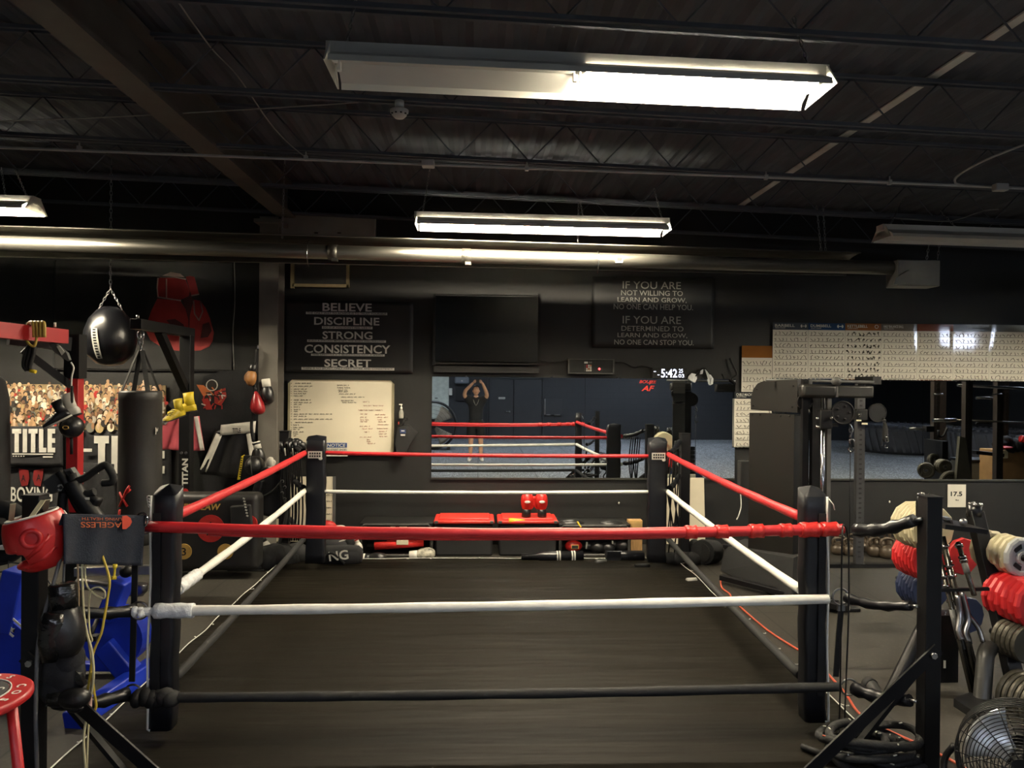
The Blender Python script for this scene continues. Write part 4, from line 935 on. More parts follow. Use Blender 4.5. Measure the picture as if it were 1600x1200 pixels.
m = MB(BLKL); a_ = at(425, 770, 7.9); m.box(a_, (.34, .14, .5), (0, .25, .05), bev=.04, seg=3); m.build('pad', T)
m = MB(BLKL); m.box(at(401, 778, 7.86), (.1, .17, .44), (0, .25, .05), bev=.03); m.build('side_roll', T)
m = MB(STEEL); m.cyl(at(403, 803, 7.78), at(403, 803, 7.75), .008); m.cyl(at(408, 804, 7.78), at(408, 804, 7.75), .008); m.build('rivets', T)
m = MB(BLKM); m.tube(curve([at(405, 778, 7.78), at(425, 768, 7.76), at(446, 745, 7.78)], 6), .012, 6); m.build('strap', T)
# floor things by the column
glove(at(362 + 46, 838, 7.85), (.4, 0, -.8), (0, -1, 0), 'white and black leather glove on the floor pile by the column', WHTL, BLKL, k=.75)
glove(at(424, 852, 7.9), (.15, .1, -1), (0, -1, 0), 'white striped glove lying upright behind the left black rope', WHTL, WHTL, k=.8, band=BLKL)
for i, (px, lb) in enumerate(((374, 'black high boxing shoe on the floor, left one of the pair'), (388, 'black high boxing shoe on the floor, right one of the pair'))):
    T = thing('boxing_shoe', gnd(px, 891), lb, 'shoe', 'black boxing shoes by the strike pad'); g = gnd(px, 891)
    m = MB(BLKM); loft(m, g + V((-.1, 0, .035)), (1, 0, 0), Z, [(0, .03, .03, 0), (.06, .045, .035, 0), (.15, .04, .045, .01), (.23, .036, .05, .015), (.25, .02, .03, .01)]); m.tube([g + V((.09, 0, .04)), g + V((.1, 0, .2))], [.045, .05], 12); m.build('upper', T)
    m = MB(INK); m.box(g + V((.03, 0, .007)), (.28, .09, .014), bev=.006); m.build('sole', T)
    m = MB(INKW); m.box(g + V((.07, -.055, .17)), (.025, .006, .03)); m.build('tag', T)
T = thing('equipment_pile', gnd(430, 893), 'heap of black bags and straps at the back left post', 'bag')
m = MB(BLKM)
for k in range(7): m.ell(gnd(412 + 8 * k, 892 - k * 1.5) + V((0, .1, .1 + .03 * math.sin(k))), (.13, .12, .12 + .02 * math.cos(k * 2)), (k, .3 * k, 0), 10, 7)
m.build('bag', T)
m = MB(BLKM); m.tube(curve([at(446, 720, 7.7), at(440, 760, 7.7), at(448, 800, 7.7), at(436, 850, 7.7), at(428, 880, 7.7)], 6), .02, 6); m.build('strap', T)
m = MB(STEEL)
for k in range(4): m.ring(at(441 + (k % 2) * 4, 752 + k * 9, 7.66), .015, .004, (0, 1, .3 * k), 8, 4, 0, 250)
m.build('buckle', T)
for k, (px, lb) in enumerate(((444, 'black jump rope bundle hanging on the left back post, leftmost'), (456, 'black jump rope bundle hanging left of the left back pad'), (466, 'black jump rope bundle hanging against the left back pad'))):
    T = thing('jump_rope', at(px, 850, 7.72), lb, 'jump rope', 'jump ropes on the back posts'); m = MB(BLK)
    for j in range(4): m.tube(curve([at(px - 6 + j * 3, 700, 7.7), at(px - 4 + j * 3, 740, 7.68), at(px - 5 + j * 3 + (j % 2) * 3, 800, 7.7), at(px - 6 + j * 3, 845, 7.7)], 5), .009, 5)
    m.build('cord', T)
    m = MB(VINYL); m.cyl(at(px - 3, 706, 7.66), at(px - 5, 690, 7.66), .016); m.build('handle', T)
    m = MB(INKW); m.cyl(at(px + 2, 712, 7.66), at(px + 1, 700, 7.66), .007); m.build('tag', T)
T = thing('kit_bag', at(455, 705, 7.7), 'crumpled black bag topping the left back post', 'bag'); m = MB(BLKL)
for k in range(5): m.ell(at(452 + 5 * k, 694 + 3 * math.sin(k * 2), 7.72), (.05, .06, .045), (k, k * .5, 0), 9, 6)
m.build('bag', T)
# --- strike pad with circles
T = thing('strike_pad', at(335, 893, 7.35), 'big black strike pad with red and numbered yellow target circles', 'target pad'); Y0 = 7.2
a, b = at(246, 772, Y0), at(402, 893, Y0)
m = MB(mat('strike_pad_vinyl', '1d1c1b', .5, 0, .2, 4, .1, 30)); m.box(((a.x + b.x) / 2, Y0 + .12, (a.z + max(b.z, .015)) / 2), (b.x - a.x, .24, a.z - max(b.z, .015)), bev=.06, seg=4); m.build('body', T)
def circ(mb, px, py, r, Y): mb.cyl(at(px, py, Y), at(px, py, Y) + V((0, .02, 0)), pxw(r, Y), seg=28, smooth=False)
GOLD = mat('target_gold', 'b8924a', .6)
for (px, py, r, mm, tx, nm) in ((329, 826, 21, INKR, 'A', 'red'), (388, 818, 13, INKR, '', 'red'), (287, 862, 12, GOLD, '3', 'gold'), (352, 862, 12, GOLD, '4', 'gold')):
    m = MB(mm); circ(m, px, py, r, Y0 - .008); m.mat(INK)
    if tx: wtext(m, tx, px - r * .3, py - r * .5, px + r * .32, py + r * .5, Y0 - .011, bold=.01)
    m.build('target_circle', T)
m = MB(GOLD); wtext(m, 'TIGER CLAW', 266, 787, 345, 797, Y0 - .012, bold=.03, shear=.2); m.build('lettering', T)
m = MB(BLKM); m.box(at(378, 815, Y0 - .03), (.2, .05, .32), (0, -.08, 0), bev=.015); m.mat(INKW)
for k in range(7): m.box(at(381 + k * .9, 779 + k * 4.5, Y0 - .07), (.02, .004, .014), (0, .3, 0))
m.build('belt', T)
# --- bag stand
T = thing('bag_stand', (at(291, 700, 7.6).x, 7.6, 0), 'tall black steel bag stand with white TITAN lettering', 'bag stand'); ux = at(291, 700, 7.6).x; zt = 2.40
m = MB(BLK); m.box((ux, 7.6, zt / 2), (.11, .11, zt), bev=.004); m.build('upright', T)
m = MB(BLK); m.box((ux, 7.08, zt + .03), (.1, 1.2, .09), bev=.004); m.build('arm', T)
m = MB(BLK); m.beam((ux - .0, 6.95, zt), (ux, 7.56, zt - .55), .07, .07); m.build('brace', T)
m = MB(STEEL)
m.cyl((ux, 6.52, zt + .075), (ux, 6.52, zt + .11), .014, seg=6); m.build('bolt', T)
m = MB(STEEL); m.cyl((ux - .02, 7.535, 1.2), (ux - .02, 7.52, 1.2), .014, seg=8); m.cyl((ux + .025, 7.535, 1.2), (ux + .025, 7.52, 1.2), .014, seg=8); m.build('bolt', T)
m = MB(INKW); c = at(289, 738, 7.53); m.text('TITAN', c, Z, -X, width=pxw(42, 7.53), height=pxw(9, 7.53), bold=.04); m.mat(INKR); m.cyl(c + V((0, 0, -.2)), c + V((0, .006, -.2)), .035); m.build('lettering', T)
m = MB(BLK); m.box((ux, 7.65, .01), (.5, .3, .02)); m.build('base', T)
# --- heavy bag on it
HBX, HBY = ux + .03, 6.52
T = thing('heavy_bag', (HBX, HBY, .5), 'black cylindrical heavy bag with red logo hanging from the bag stand', 'punching bag')
CANV = mat('bag_canvas', '2b2a28', .5, 0, .2, 3, .12, 24)
m = MB(CANV); m.lathe([(0, .5), (.12, .502), (.168, .53), (.176, .6), (.176, 1.2), (.172, 1.76), (.175, 1.765), (.174, 1.83), (.165, 1.845), (0, 1.84)], (HBX, HBY, 0), seg=28); m.build('body', T)
for k in range(4):
    a = math.pi / 4 + k * math.pi / 2; m = MB(BLKM); m.beam((HBX + .165 * math.cos(a), HBY + .165 * math.sin(a), 1.82), (HBX + .02 * math.cos(a), HBY + .02 * math.sin(a), 2.2), .04, .006); m.build('strap', T)
m = MB(CHROME); chain(m, (HBX, HBY, 2.19), (HBX, HBY, 2.36), .045, .006, .016); m.build('chain', T)
m = MB(CHROME); m.ring((HBX, HBY - .01, 2.33), .03, .006, Yv, 14, 6, sy=1.5); m.build('carabiner', T)
m = MB(INKR); Yb = HBY - .178
p = at(192, 762, Yb); 
def bagp(px, py):
    a = math.radians(-65) - math.asin(max(-.99, min(.99, (217 - px) / 31))); return V((HBX + .179 * math.cos(a), HBY + .179 * math.sin(a), at(px, py, 6.42).z))
for st in (((190, 790), (195, 776), (199, 764), (203, 757)), ((190, 768), (194, 778), (200, 789)), ((188.5, 822), (189.5, 806), (190.5, 795)), ((197, 770), (201, 766), (204, 762))): m.tube([bagp(*q) for q in st], .011, 5)
m.mat(INKW); m.text('M', V((HBX + .168, HBY - .06, 1.5)), Yv, Z, width=.06, height=.06, bold=.02); m.build('logo', T, 'red brush stroke logo')
# yellow shoes hanging from the stand
def boot(c, d, lb, upper, sole, k=1.0, group='boots hanging on the bag stand', tilt=.3, lacecol=None, top=(0, 0, 1)):
    """ankle boot: c heel, d towards the toe"""
    c, d = V(c), V(d).normalized(); up = V(top); up = (up - d * up.dot(d)).normalized()
    T = thing('boxing_boot', c, lb, 'shoe', group)
    m = MB(upper); loft(m, c, d, up, [(0, .03 * k, .032 * k, .04 * k), (.03 * k, .036 * k, .05 * k, .055 * k), (.09 * k, .038 * k, .055 * k, .055 * k), (.15 * k, .042 * k, .038 * k, .04 * k), (.22 * k, .042 * k, .028 * k, .03 * k), (.265 * k, .028 * k, .02 * k, .022 * k)]); 
    loft(m, c + d * (.055 * k) + up * (.07 * k), up, -d, [(0, .04 * k, .05 * k, 0), (.06 * k, .036 * k, .047 * k, 0), (.13 * k, .042 * k, .052 * k, .005)]); m.build('upper', T)
    m = MB(sole); loft(m, c, d, up, [(-.005 * k, .03 * k, .008 * k, .008 * k), (.08 * k, .036 * k, .01 * k, .008 * k), (.2 * k, .045 * k, .01 * k, .008 * k), (.275 * k, .028 * k, .009 * k, .012 * k)]); m.build('sole', T)
    m = MB(lacecol or INK); s_ = d.cross(up)
    for q in range(5): m.tube([c + d * ((.12 + .02 * q) * k) + up * ((.112 - .013 * q) * k) - s_ * .025 * k, c + d * ((.125 + .02 * q) * k) + up * ((.114 - .013 * q) * k) + s_ * .025 * k], .004 * k, 5)
    m.build('laces', T)
    return T
Yb = 7.35
boot(at(308, 643, Yb), (-1, -.25, -.18), 'bright yellow boxing boot on the bag stand, toe to the left', YEL, INK, 1.0, top=(-.1, 0, 1))
boot(at(288, 650, Yb - .05), (-.45, -1, -.25), 'yellow and black boxing boot on the bag stand, pointing at the camera', mat('yellow_black', 'b8a224', .5, 0, .5, 14), INK, .9)
T = thing('strike_shield', at(285, 640, 7.8), 'black curved shield hanging behind the yellow boots', 'pad'); m = MB(BLKM); m.prism([at(x, y, 7.75) for x, y in ((262, 632), (283, 606), (292, 612), (296, 640), (284, 645), (272, 640))], (0, .08, 0)); m.build('pad', T)
# --- wrecking ball bag
c = at(172, 527, 7.8); R_ = pxw(37, 7.8)
T = thing('ball_bag', c - V((0, 0, R_ * 1.2)), 'glossy black teardrop ball bag hanging before the glove poster', 'punching bag')
m = MB(VINYL); m.lathe([(0, -R_ * 1.2), (R_ * .5, -R_ * 1.1), (R_ * .88, -R_ * .7), (R_, -R_ * .2), (R_ * .96, R_ * .25), (R_ * .78, R_ * .75), (R_ * .5, R_ * 1.1), (R_ * .25, R_ * 1.25), (0, R_ * 1.28)], c, seg=26); m.build('body', T)
def ballp(az, z, k=1.02):
    zz = z / R_; rr = R_ * (1 - (max(0, abs(zz + .1)) / 1.33) ** 2.2) ** .5; a = math.radians(az); return c + V((rr * k * math.cos(a), rr * k * math.sin(a), z))
m = MB(INKW); m.grid(lambda u, v: ballp(-106 + 15 * u + 9 * v, R_ * (.3 - 1.2 * v)), 4, 14); m.mat(INK)
for k in range(11): m.poly([ballp(-106 + 15 * u + 9 * (k + .5 + dv) / 11, R_ * (.3 - 1.2 * (k + .5 + dv) / 11), 1.028) for u, dv in ((.25, -.3), (.75, -.3), (.75, .3), (.25, .3))])
m.build('label_patch', T, 'white vertical label patch')
m = MB(STEEL); top = at(170, 405, 7.8)
for q in (-.12, .12): chain(m, c + V((q, 0, R_ * 1.15)), c + V((0, 0, R_ * 2.0)), .035, .004, .01)
chain(m, c + V((0, 0, R_ * 2.0)), V((c.x, 7.8, 4.24)), .045, .004, .012); m.build('chain', T)
# --- far left bag
c = at(-30, 700, 5.2); T = thing('heavy_bag', (c.x, 5.2, .75), 'dark heavy bag cut by the left edge of the photo', 'punching bag')
m = MB(BLKM); m.lathe([(0, .78), (.14, .79), (.17, .85), (.172, 1.2), (.165, 1.8), (.14, 1.93), (.05, 2.02), (0, 2.03)], (c.x, 5.2, 0), seg=24); m.build('body', T)
m = MB(BLKM); m.beam((c.x, 5.2, 2.0), (c.x, 5.2, 3.7), .03, .01); m.build('strap', T)
# --- red rack
T = thing('power_rack', (at(117, 700, 5.6).x, 5.6, 0), 'red and black power rack upright with a red crossbeam at the far left', 'rack'); rx = at(117, 700, 5.6).x
RACKR = mat('rack_red', 'a81f22', .4, 0, .12, 4)
ztop = at(117, 528, 5.6).z
m = MB(RACKR); m.box((rx, 5.6, (ztop - .3 + .95) / 2), (.085, .085, ztop - .3 - .95), bev=.004); m.build('upright', T)
m = MB(BLK); m.box((rx, 5.6, ztop - .14), (.11, .11, .33)); m.build('corner_bracket', T); m = MB(BLK); m.box((rx, 5.6, .475), (.085, .085, .95)); m.build('lower_upright', T); m = MB(BLK); m.beam((rx - .02, 5.56, ztop - .05), (rx - .3, 5.3, ztop - .02), .1, .1); m.build('corner_bracket', T); m = MB(BLK); m.beam((rx - .02, 5.58, ztop - .36), (rx - .26, 5.4, ztop - .1), .05, .05); m.build('gusset', T); 
A_, B_ = at(98, 526, 5.35) , at(-60, 510, 4.5)
m = MB(RACKR); m.beam(A_, B_, .09, .1); m.build('crossbeam', T)
m = MB(INKW); m.cyl(at(86, 511, 5.3), at(86, 504, 5.3), .008); m.build('pin', T)
m = MB(BLK); m.box((rx, 5.6, .012), (.2, .2, .024)); m.build('foot', T)
# things on the rack
T = thing('resistance_band', at(62, 510, 5.1), 'yellow resistance band looped over the red crossbeam', 'band'); m = MB(mat('band_yellow', 'b89c48', .6, 0, .1))
for k in range(4): m.tube(curve([at(44 + 6 * k, 508, 5.2), at(46 + 6 * k, 504.5, 5.06), at(52 + 5.5 * k, 506, 4.98), at(54 + 5 * k, 527, 4.98)], 6), .013, 6)
m.tube(curve([at(38, 526, 5.0), at(46, 538, 4.98), at(54, 540, 4.98), at(58, 524, 4.98)], 6), .009, 6); m.build('band', T)
T = thing('suspension_strap', at(44, 582, 5.05), 'black suspension trainer straps hanging from the yellow band', 'strap')
for k in range(3):
    m = MB(BLKM); m.tube(curve([at(47 + 3 * k, 538, 5.0), at(40 + 6 * k, 552, 5.0), at(37 + 5 * k, 570, 5.0), at(42 + 3 * k, 579, 5.0)], 6), .014, 6); m.build('strap', T)
m = MB(YEL); m.cyl(at(47, 579, 4.98), at(56, 581, 4.98), .012); m.build('handle', T)
T = thing('grey_strap', at(95, 562, 5.3), 'wide grey lifting strap with pale label under the red crossbeam', 'strap'); m = MB(GREYP); m.prism([at(x, y, 5.25) for x, y in ((76, 537), (84, 535), (104, 551), (108, 562), (105, 564), (84, 550))], (0, .03, 0)); m.build('strap', T)
m = MB(INKW); m.prism([at(x, y, 5.245) for x, y in ((88, 541), (93, 540), (101, 550), (96, 555))], (0, .006, 0)); m.build('label_patch', T)
m = MB(STEEL); m.ring(at(85, 530, 5.25), .02, .006, Yv); m.build('ring', T)
m = MB(WHT); m.tube(curve([at(111, 566, 5.5), at(115, 575, 5.5), at(112, 590, 5.5), at(111, 615, 5.5)], 6), .006, 5); m.thing('shoe_lace', 'white laces holding the white boots on the red upright', 'lace')
boot(at(126, 648, 5.47), (-1, -.1, -.33), 'white and black high boxing boot hanging on the red upright', WHTL, INK, .88, 'boots hanging on the rack', top=(-.1, 0, 1))
boot(at(112, 650, 5.38), (-1, -.35, -.6), 'black boxing boot with pale sole hanging before the white one', BLKL, INKW, .72, 'boots hanging on the rack', top=(-.2, 0, 1))
c = at(112, 667, 5.45); T = thing('double_end_ball', c - V((0, 0, .08)), 'small black leather ball hanging before the red upright', 'ball'); m = MB(BLKL); m.ell(c, .082); m.mat(GOLD); m.ring(c + V((0, -.08, 0)), .02, .004, Yv, 12, 4, sy=.6); m.build('ball', T)
m = MB(BLKM); m.cyl(c + V((0, 0, .07)), c + V((0, 0, .3)), .01); m.build('cord', T); m = MB(BLKM); m.cyl(c + V((0, 0, -.07)), c + V((0, 0, -.2)), .01); m.build('cord', T)
T = thing('jacket', at(155, 800, 8.1), 'black jacket hanging on the wall behind the bike handles', 'jacket'); m = MB(BCL); cloth(m, at(125, 722, 8.64), at(178, 725, 8.64), at(182, 830, 8.64), at(128, 830, 8.64), 18, 8, .04, 10); o = m.build('cloth', T); mod_solid(o, .02); m = MB(INKW); wtext(m, 'F', 128, 738, 133, 744, 8.58, bold=.02); wrect(m, 129, 701, 143, 706, 8.58, .01); m.build('print', T)
# ------------------------------------------------------------------ front left corner
# red headguard over the post
hc = at(60, 838, 3.47); fd = V((-.96, -.28, 0)).normalized(); sd = fd.cross(Z)
T = thing('headguard', hc - V((0, 0, .14)), 'red leather boxing headguard resting on top of the front left ring post', 'headguard')
HR = Matrix.Rotation(-.26, 3, sd)
if (HR @ fd).z > 0: HR = Matrix.Rotation(.26, 3, sd)
def hg(lat, lon, k=1.0):
    a = math.radians(lon); b = math.radians(lat); jaw = 1 - .10 * max(0, -lat) / 60
    front = max(0, math.cos(a))
    return hc + HR @ (fd * (.124 * k * math.cos(b) ** .7 * math.cos(a) * (jaw + .10 * front * (lat < -38))) + sd * (.108 * k * math.cos(b) ** .7 * math.sin(a) * jaw) + Z * (.150 * k * math.sin(b)))
def keep(u, v):
    lon = -180 + 360 * u; lat = -70 + 110 * v
    if abs(lon) < 66 and -40 < lat < -12 - (abs(lon) / 66) ** 2 * 8: return False
    if abs(lon) > 150 and lat < -10: return False
    return True
m = MB(REDL); m.grid(lambda u, v: hg(-70 + 110 * v, -180 + 360 * u), 60, 30, keep=keep); m.keepn = True
bmesh.ops.remove_doubles(m.bm, verts=m.bm.verts[:], dist=.0005)
o = m.build('shell', T); mod_solid(o, .03, 0); mod_sub(o, 1)
m = MB(REDL); m.tube([hg(-10, l, 1.05) for l in range(-60, 61, 8)], .011, 8); m.tube([hg(-46, l, 1.04) for l in range(-60, 61, 8)], .013, 8); m.build('padding_roll', T)
for sgn in (1, -1):
    m = MB(REDL); ec = hg(4, sgn * 92, 1.06); m.ring(ec, .036, .013, sd, 22, 8); e_ = m.build('ear_ring', T)
    m = MB(INK); m.cyl(ec, ec + sd * (sgn * .004), .028); m.build('ear_hole', e_)
    m = MB(REDL); m.tube([hg(-26, sgn * 72, 1.06), hg(-14, sgn * 98, 1.1), hg(2, sgn * 124, 1.07)], .014, 8); m.tube([hg(-40, sgn * 72, 1.05), hg(-34, sgn * 104, 1.08), hg(-20, sgn * 130, 1.07)], .012, 8); m.build('side_band', T)
m = MB(INKW); m.ell(hg(2, 30, 1.08), (.008, .035, .022), Matrix((fd, sd, Z)).transposed(), 12, 6); m.ell(hg(-2, 4, 1.2), (.03, .012, .012), Matrix((fd, sd, Z)).transposed(), 10, 6); m.build('brow_logo', T, 'white brow logo')
m = MB(INKW); m.tube([hg(41, l, 1.04) for l in range(-180, 181, 12)], .006, 6); m.build('piping', T, 'pale piping round the top')
m = MB(mat('strap_cream', 'b8b090', .7))
for l0 in (-100, 20, 110): m.beam(hg(42, l0, 1.0), hc + V((.0, -.07 * math.cos(math.radians(l0)), .165)) + sd * .0 + fd * (.07 * math.cos(math.radians(l0))), .022, .004)
m.build('crown_strap', T)
m = MB(INKW); m.tube(curve([hg(30, 170, 1.1), hg(20, 182, 1.14), hg(10, 172, 1.14), hg(2, 184, 1.12), hg(-8, 175, 1.1)], 5), .006, 5); m.build('laces', T)
# navy towel over the top strap
NAVY = mat('navy_towel', '151b28', .95, 0, .15, 20, .35, 140)
A, B, C_, D = at(98, 803, 3.42), at(228, 806, 3.83), at(222, 884, 3.80), at(98, 881, 3.40)
dn = (A - B).cross(Z).normalized(); dn = dn if dn.y < 0 else -dn
T = thing('towel', (A + C_) / 2 - V((0, 0, .12)), 'dark navy gym towel with upside-down orange lettering draped over the left corner strap', 'towel')
m = MB(NAVY); cloth(m, A, B, C_, D, 40, 14, .010, 17, .6, dn); cloth(m, A, B, B - dn * .09 + V((0, 0, -.16)), A - dn * .09 + V((0, 0, -.17)), 24, 6, .004, 13, 0, dn); o = m.build('cloth', T); mod_solid(o, .006)
m = MB(mat('towel_orange', 'a8542c', .9)); rt = (B - A).normalized()
def tp(px, py): # point on the towel plane
    d = ray(px, py); nn = (B - A).cross(D - A).normalized(); t = (A - CAMP).dot(nn) / d.dot(nn); return CAMP + d * t + dn * .021
def ttext(t, x0, y0, x1, y1, bold=0): m.text(t, tp((x0 + x1) / 2, (y0 + y1) / 2), -rt, -Z, width=(tp(x1, y0) - tp(x0, y0)).length, height=(tp(x0, y0) - tp(x0, y1)).length, bold=bold)
ttext('AGELESS', 122, 815, 186, 824, .01); ttext('LIVING HEALTH', 124, 808, 186, 812.5)
m.build('lettering', T)
m = MB(mat('towel_orange_red', 'b8402a', .9)); m.prism([tp(x, y) for x, y in ((186, 806), (193, 805), (199, 809), (201, 815), (198, 821), (192, 826), (186, 826))], dn * .002); m.build('leaf_print', T)
m = MB(CHROME); m.ring(at(222, 812, 3.83), .036, .006, (0.3, 1, 0), 18, 6); m.thing('steel_ring', 'steel ring at the left end of the front red rope', 'ring')
# cords and cables
for pts, r, mm, lb in (([at(160, 868, 3.6), at(171, 905, 3.55), at(168, 935, 3.55), at(163, 965, 3.55), at(158, 990, 3.55), at(146, 1020, 3.55), at(140, 1060, 3.55), at(134, 1100, 3.55), at(141, 1115, 3.55), at(150, 1105, 3.55), at(147, 1080, 3.55), at(143, 1050, 3.55)], .006, mat('cord_yellow', 'c8ac3c', .5), 'yellow jump rope cord hanging from the left corner strap'),
                       ([at(128, 872, 3.56), at(129, 920, 3.54), at(131, 960, 3.54), at(136, 990, 3.54), at(144, 1020, 3.54), at(146, 1060, 3.54), at(140, 1100, 3.54), at(131, 1150, 3.54), at(134, 1205, 3.54)], .006, mat('cord_cream', 'd0c69c', .5), 'long cream jump rope cord hanging to the floor at the left corner'),
                       ([at(133, 872, 3.57), at(136, 915, 3.56), at(160, 935, 3.56), at(164, 925, 3.56), at(155, 918, 3.56), at(143, 922, 3.56), at(139, 945, 3.56), at(140, 985, 3.56), at(144, 1000, 3.56), at(139, 1003, 3.56), at(137, 995, 3.56), at(142, 1030, 3.56), at(143, 1080, 3.56), at(138, 1140, 3.56), at(136, 1205, 3.56)], .0045, MATS['cord_cream'], 'looped cream cord tangled with the yellow jump rope'),
                       ([at(121, 872, 3.55), at(122, 900, 3.55), at(123, 945, 3.55), at(121, 1010, 3.55), at(119, 1045, 3.55)], .005, mat('cord_tan', 'b89a78', .5), 'short tan cord hanging left of the cream cords'),
                       ([at(96, 868, 3.46), at(84, 910, 3.42), at(72, 950, 3.42), at(60, 1005, 3.42), at(57, 1060, 3.42), at(56, 1120, 3.42), at(58, 1205, 3.42)], .009, mat('cable_grey', '5c5c5c', .5), 'thick grey cable running down the front left post'),
                       ([at(102, 868, 3.5), at(100, 890, 3.48), at(99, 918, 3.48)], .006, MATS['cable_grey'], 'short grey cord above the hanging black glove')):
    if lb.startswith('yellow'):
        T = thing('jump_rope', pts[-1], 'yellow jump rope with yellow and pink handles hanging below the navy towel', 'jump rope'); m = MB(mm); m.tube(curve(pts, 7), r, 6); m.build('cord', T)
        m = MB(YEL); c0, c1 = at(180, 882, 3.62), at(178, 905, 3.62); m.tube([c0, c0.lerp(c1, .2), c0.lerp(c1, .3), c0.lerp(c1, .75), c0.lerp(c1, .85), c1], [.011, .011, .006, .006, .012, .012], 8); m.build('handle', T, 'yellow handle')
        m = MB(mat('pale_pink', 'c49a8c', .5)); m.tube([at(142, 1090, 3.53), at(140, 1118, 3.53), at(139, 1120, 3.53), at(140, 1127, 3.53)], [.006, .011, .013, .012], 8); m.build('handle', T, 'pale pink handle')
        continue
    m = MB(mm); m.tube(curve(pts, 7), r, 6); m.thing('hanging_rope', lb, 'rope')
# black gloves hanging on the post
BSEQ = mat('glossy_black_leather', '141414', .18, 0, .2, 14, .7, 28)
T = glove(at(98, 912, 3.43), (.06, 0, -1), (.2, -1, 0), 'big glossy black boxing glove hanging on the front left post, upper one', BLKL, BSEQ, k=1.22, group='black gloves hanging on the front left post')
m = MB(BSEQ); loft(m, at(84, 958, 3.37), (-.08, 0, -1), (.2, -1, 0), [(0, .04, .03, 0), (.05, .055, .035, 0), (.14, .055, .035, 0), (.22, .03, .02, 0)], 12); m.build('palm_patch', T, 'shiny crinkled patch')
glove(at(76, 1092, 3.45), (1, -.05, .04), (0, -1, .2), 'black boxing glove hanging lowest on the front left post', BLKL, BSEQ, k=.66, group='black gloves hanging on the front left post')
T = thing('black_bag', at(98, 1090, 3.5), 'limp black cloth bag hanging between the two black gloves', 'bag'); m = MB(BCL); m.ell(at(99, 1052, 3.5), (.1, .06, .14)); m.ell(at(108, 1030, 3.5), (.07, .06, .1)); m.ell(at(90, 1075, 3.5), (.08, .06, .09)); m.build('bag', T)
T = thing('glossy_pouch', at(124, 1080, 3.5), 'small shiny black pouch beside the hanging bag', 'pouch'); m = MB(BSEQ); m.prism([at(x, y, 3.46) for x, y in ((118, 1048), (124, 1054), (132, 1072), (126, 1076), (117, 1064))], (0, .03, 0)); m.build('pouch', T)
# blue exercise bike
T = thing('exercise_bike', (at(120, 1000, 4.9).x, 4.9, 0), 'blue exercise bike with black console and handlebars behind the left ring corner', 'exercise bike')
def bb(name, p, q, w_, h_, mm, bev=.01, up=(0, 1, 0), parent=None):
    m = MB(mm); m.beam(p, q, w_, h_, bev, up); return m.build(name, parent or T)
bb('seat_post', at(193, 905, 4.8), at(168, 965, 4.8), .1, .16, BLUE)
m = MB(BLUE); m.cyl(at(175, 1000, 4.75), at(175, 1000, 4.75) + V((0, .14, 0)), .19, seg=32, smooth=False); m.build('crank_cover', T)
bb('frame_tube', at(165, 1005, 4.75), at(222, 1075, 4.75), .12, .12, BLUE)
bb('frame_tube', at(118, 1040, 4.9), at(215, 1042, 4.9), .05, .07, BLUE)
bb('foot_bar', at(112, 1128, 4.15), at(240, 1040, 4.9), .11, .11, BLUE)
bb('frame_tube', at(30, 890, 4.6), at(8, 985, 4.6), .13, .13, BLUE)
m = MB(BLUE); m.prism([at(x, y, 4.55) for x, y in ((-30, 930), (0, 955), (40, 990), (44, 1060), (10, 1060), (-40, 1060))], (0, .16, 0)); dk = m.build('deck', T)
m = MB(INKW)
for (p, q) in (((0, 975), (21, 995)), ((18, 965), (44, 988))): m.beam(at(*p, 4.54), at(*q, 4.54), .012, .004, up=Yv)
for px, py in ((4, 974), (17, 984)):
    c = at(px, py, 4.54)
    pts = [c + V(((.024 if k % 2 == 0 else .01) * math.sin(k * math.pi / 5), 0, (.024 if k % 2 == 0 else .01) * math.cos(k * math.pi / 5))) for k in range(10)]; m.prism(pts, (0, .004, 0))
m.build('star_stripe', dk)
bb('rail', at(118, 893, 5.2), at(236, 890, 5.2), .06, .05, STEEL, .004)
m = MB(STEEL); m.tube(curve([at(120, 912, 5.1), at(150, 915, 5.1), at(215, 924, 5.1), at(222, 912, 5.1)], 5), .04, 8); m.build('saddle_bracket', T)
m = MB(BLK); m.ell(at(197, 893, 4.78), .04); m.build('knob', T)
m = MB(BLK); m.cyl(at(152, 968, 4.7), at(142, 992, 4.6), .014); m.box(at(138, 996, 4.58), (.12, .06, .03)); m.build('pedal', T)
m = MB(mat('fan_cage', '3c3e42', .5, .3)); fc = at(5, 960, 4.9)
for k in range(5): m.ring(fc + V((0, .05, 0)), .09 + .06 * k, .005, Yv, 28, 5)
for k in range(12): m.cyl(fc + V((0, .05, 0)), fc + V((.34 * math.cos(k * math.pi / 6), .05, .34 * math.sin(k * math.pi / 6))), .004, seg=5)
m.build('fan_cage', T)
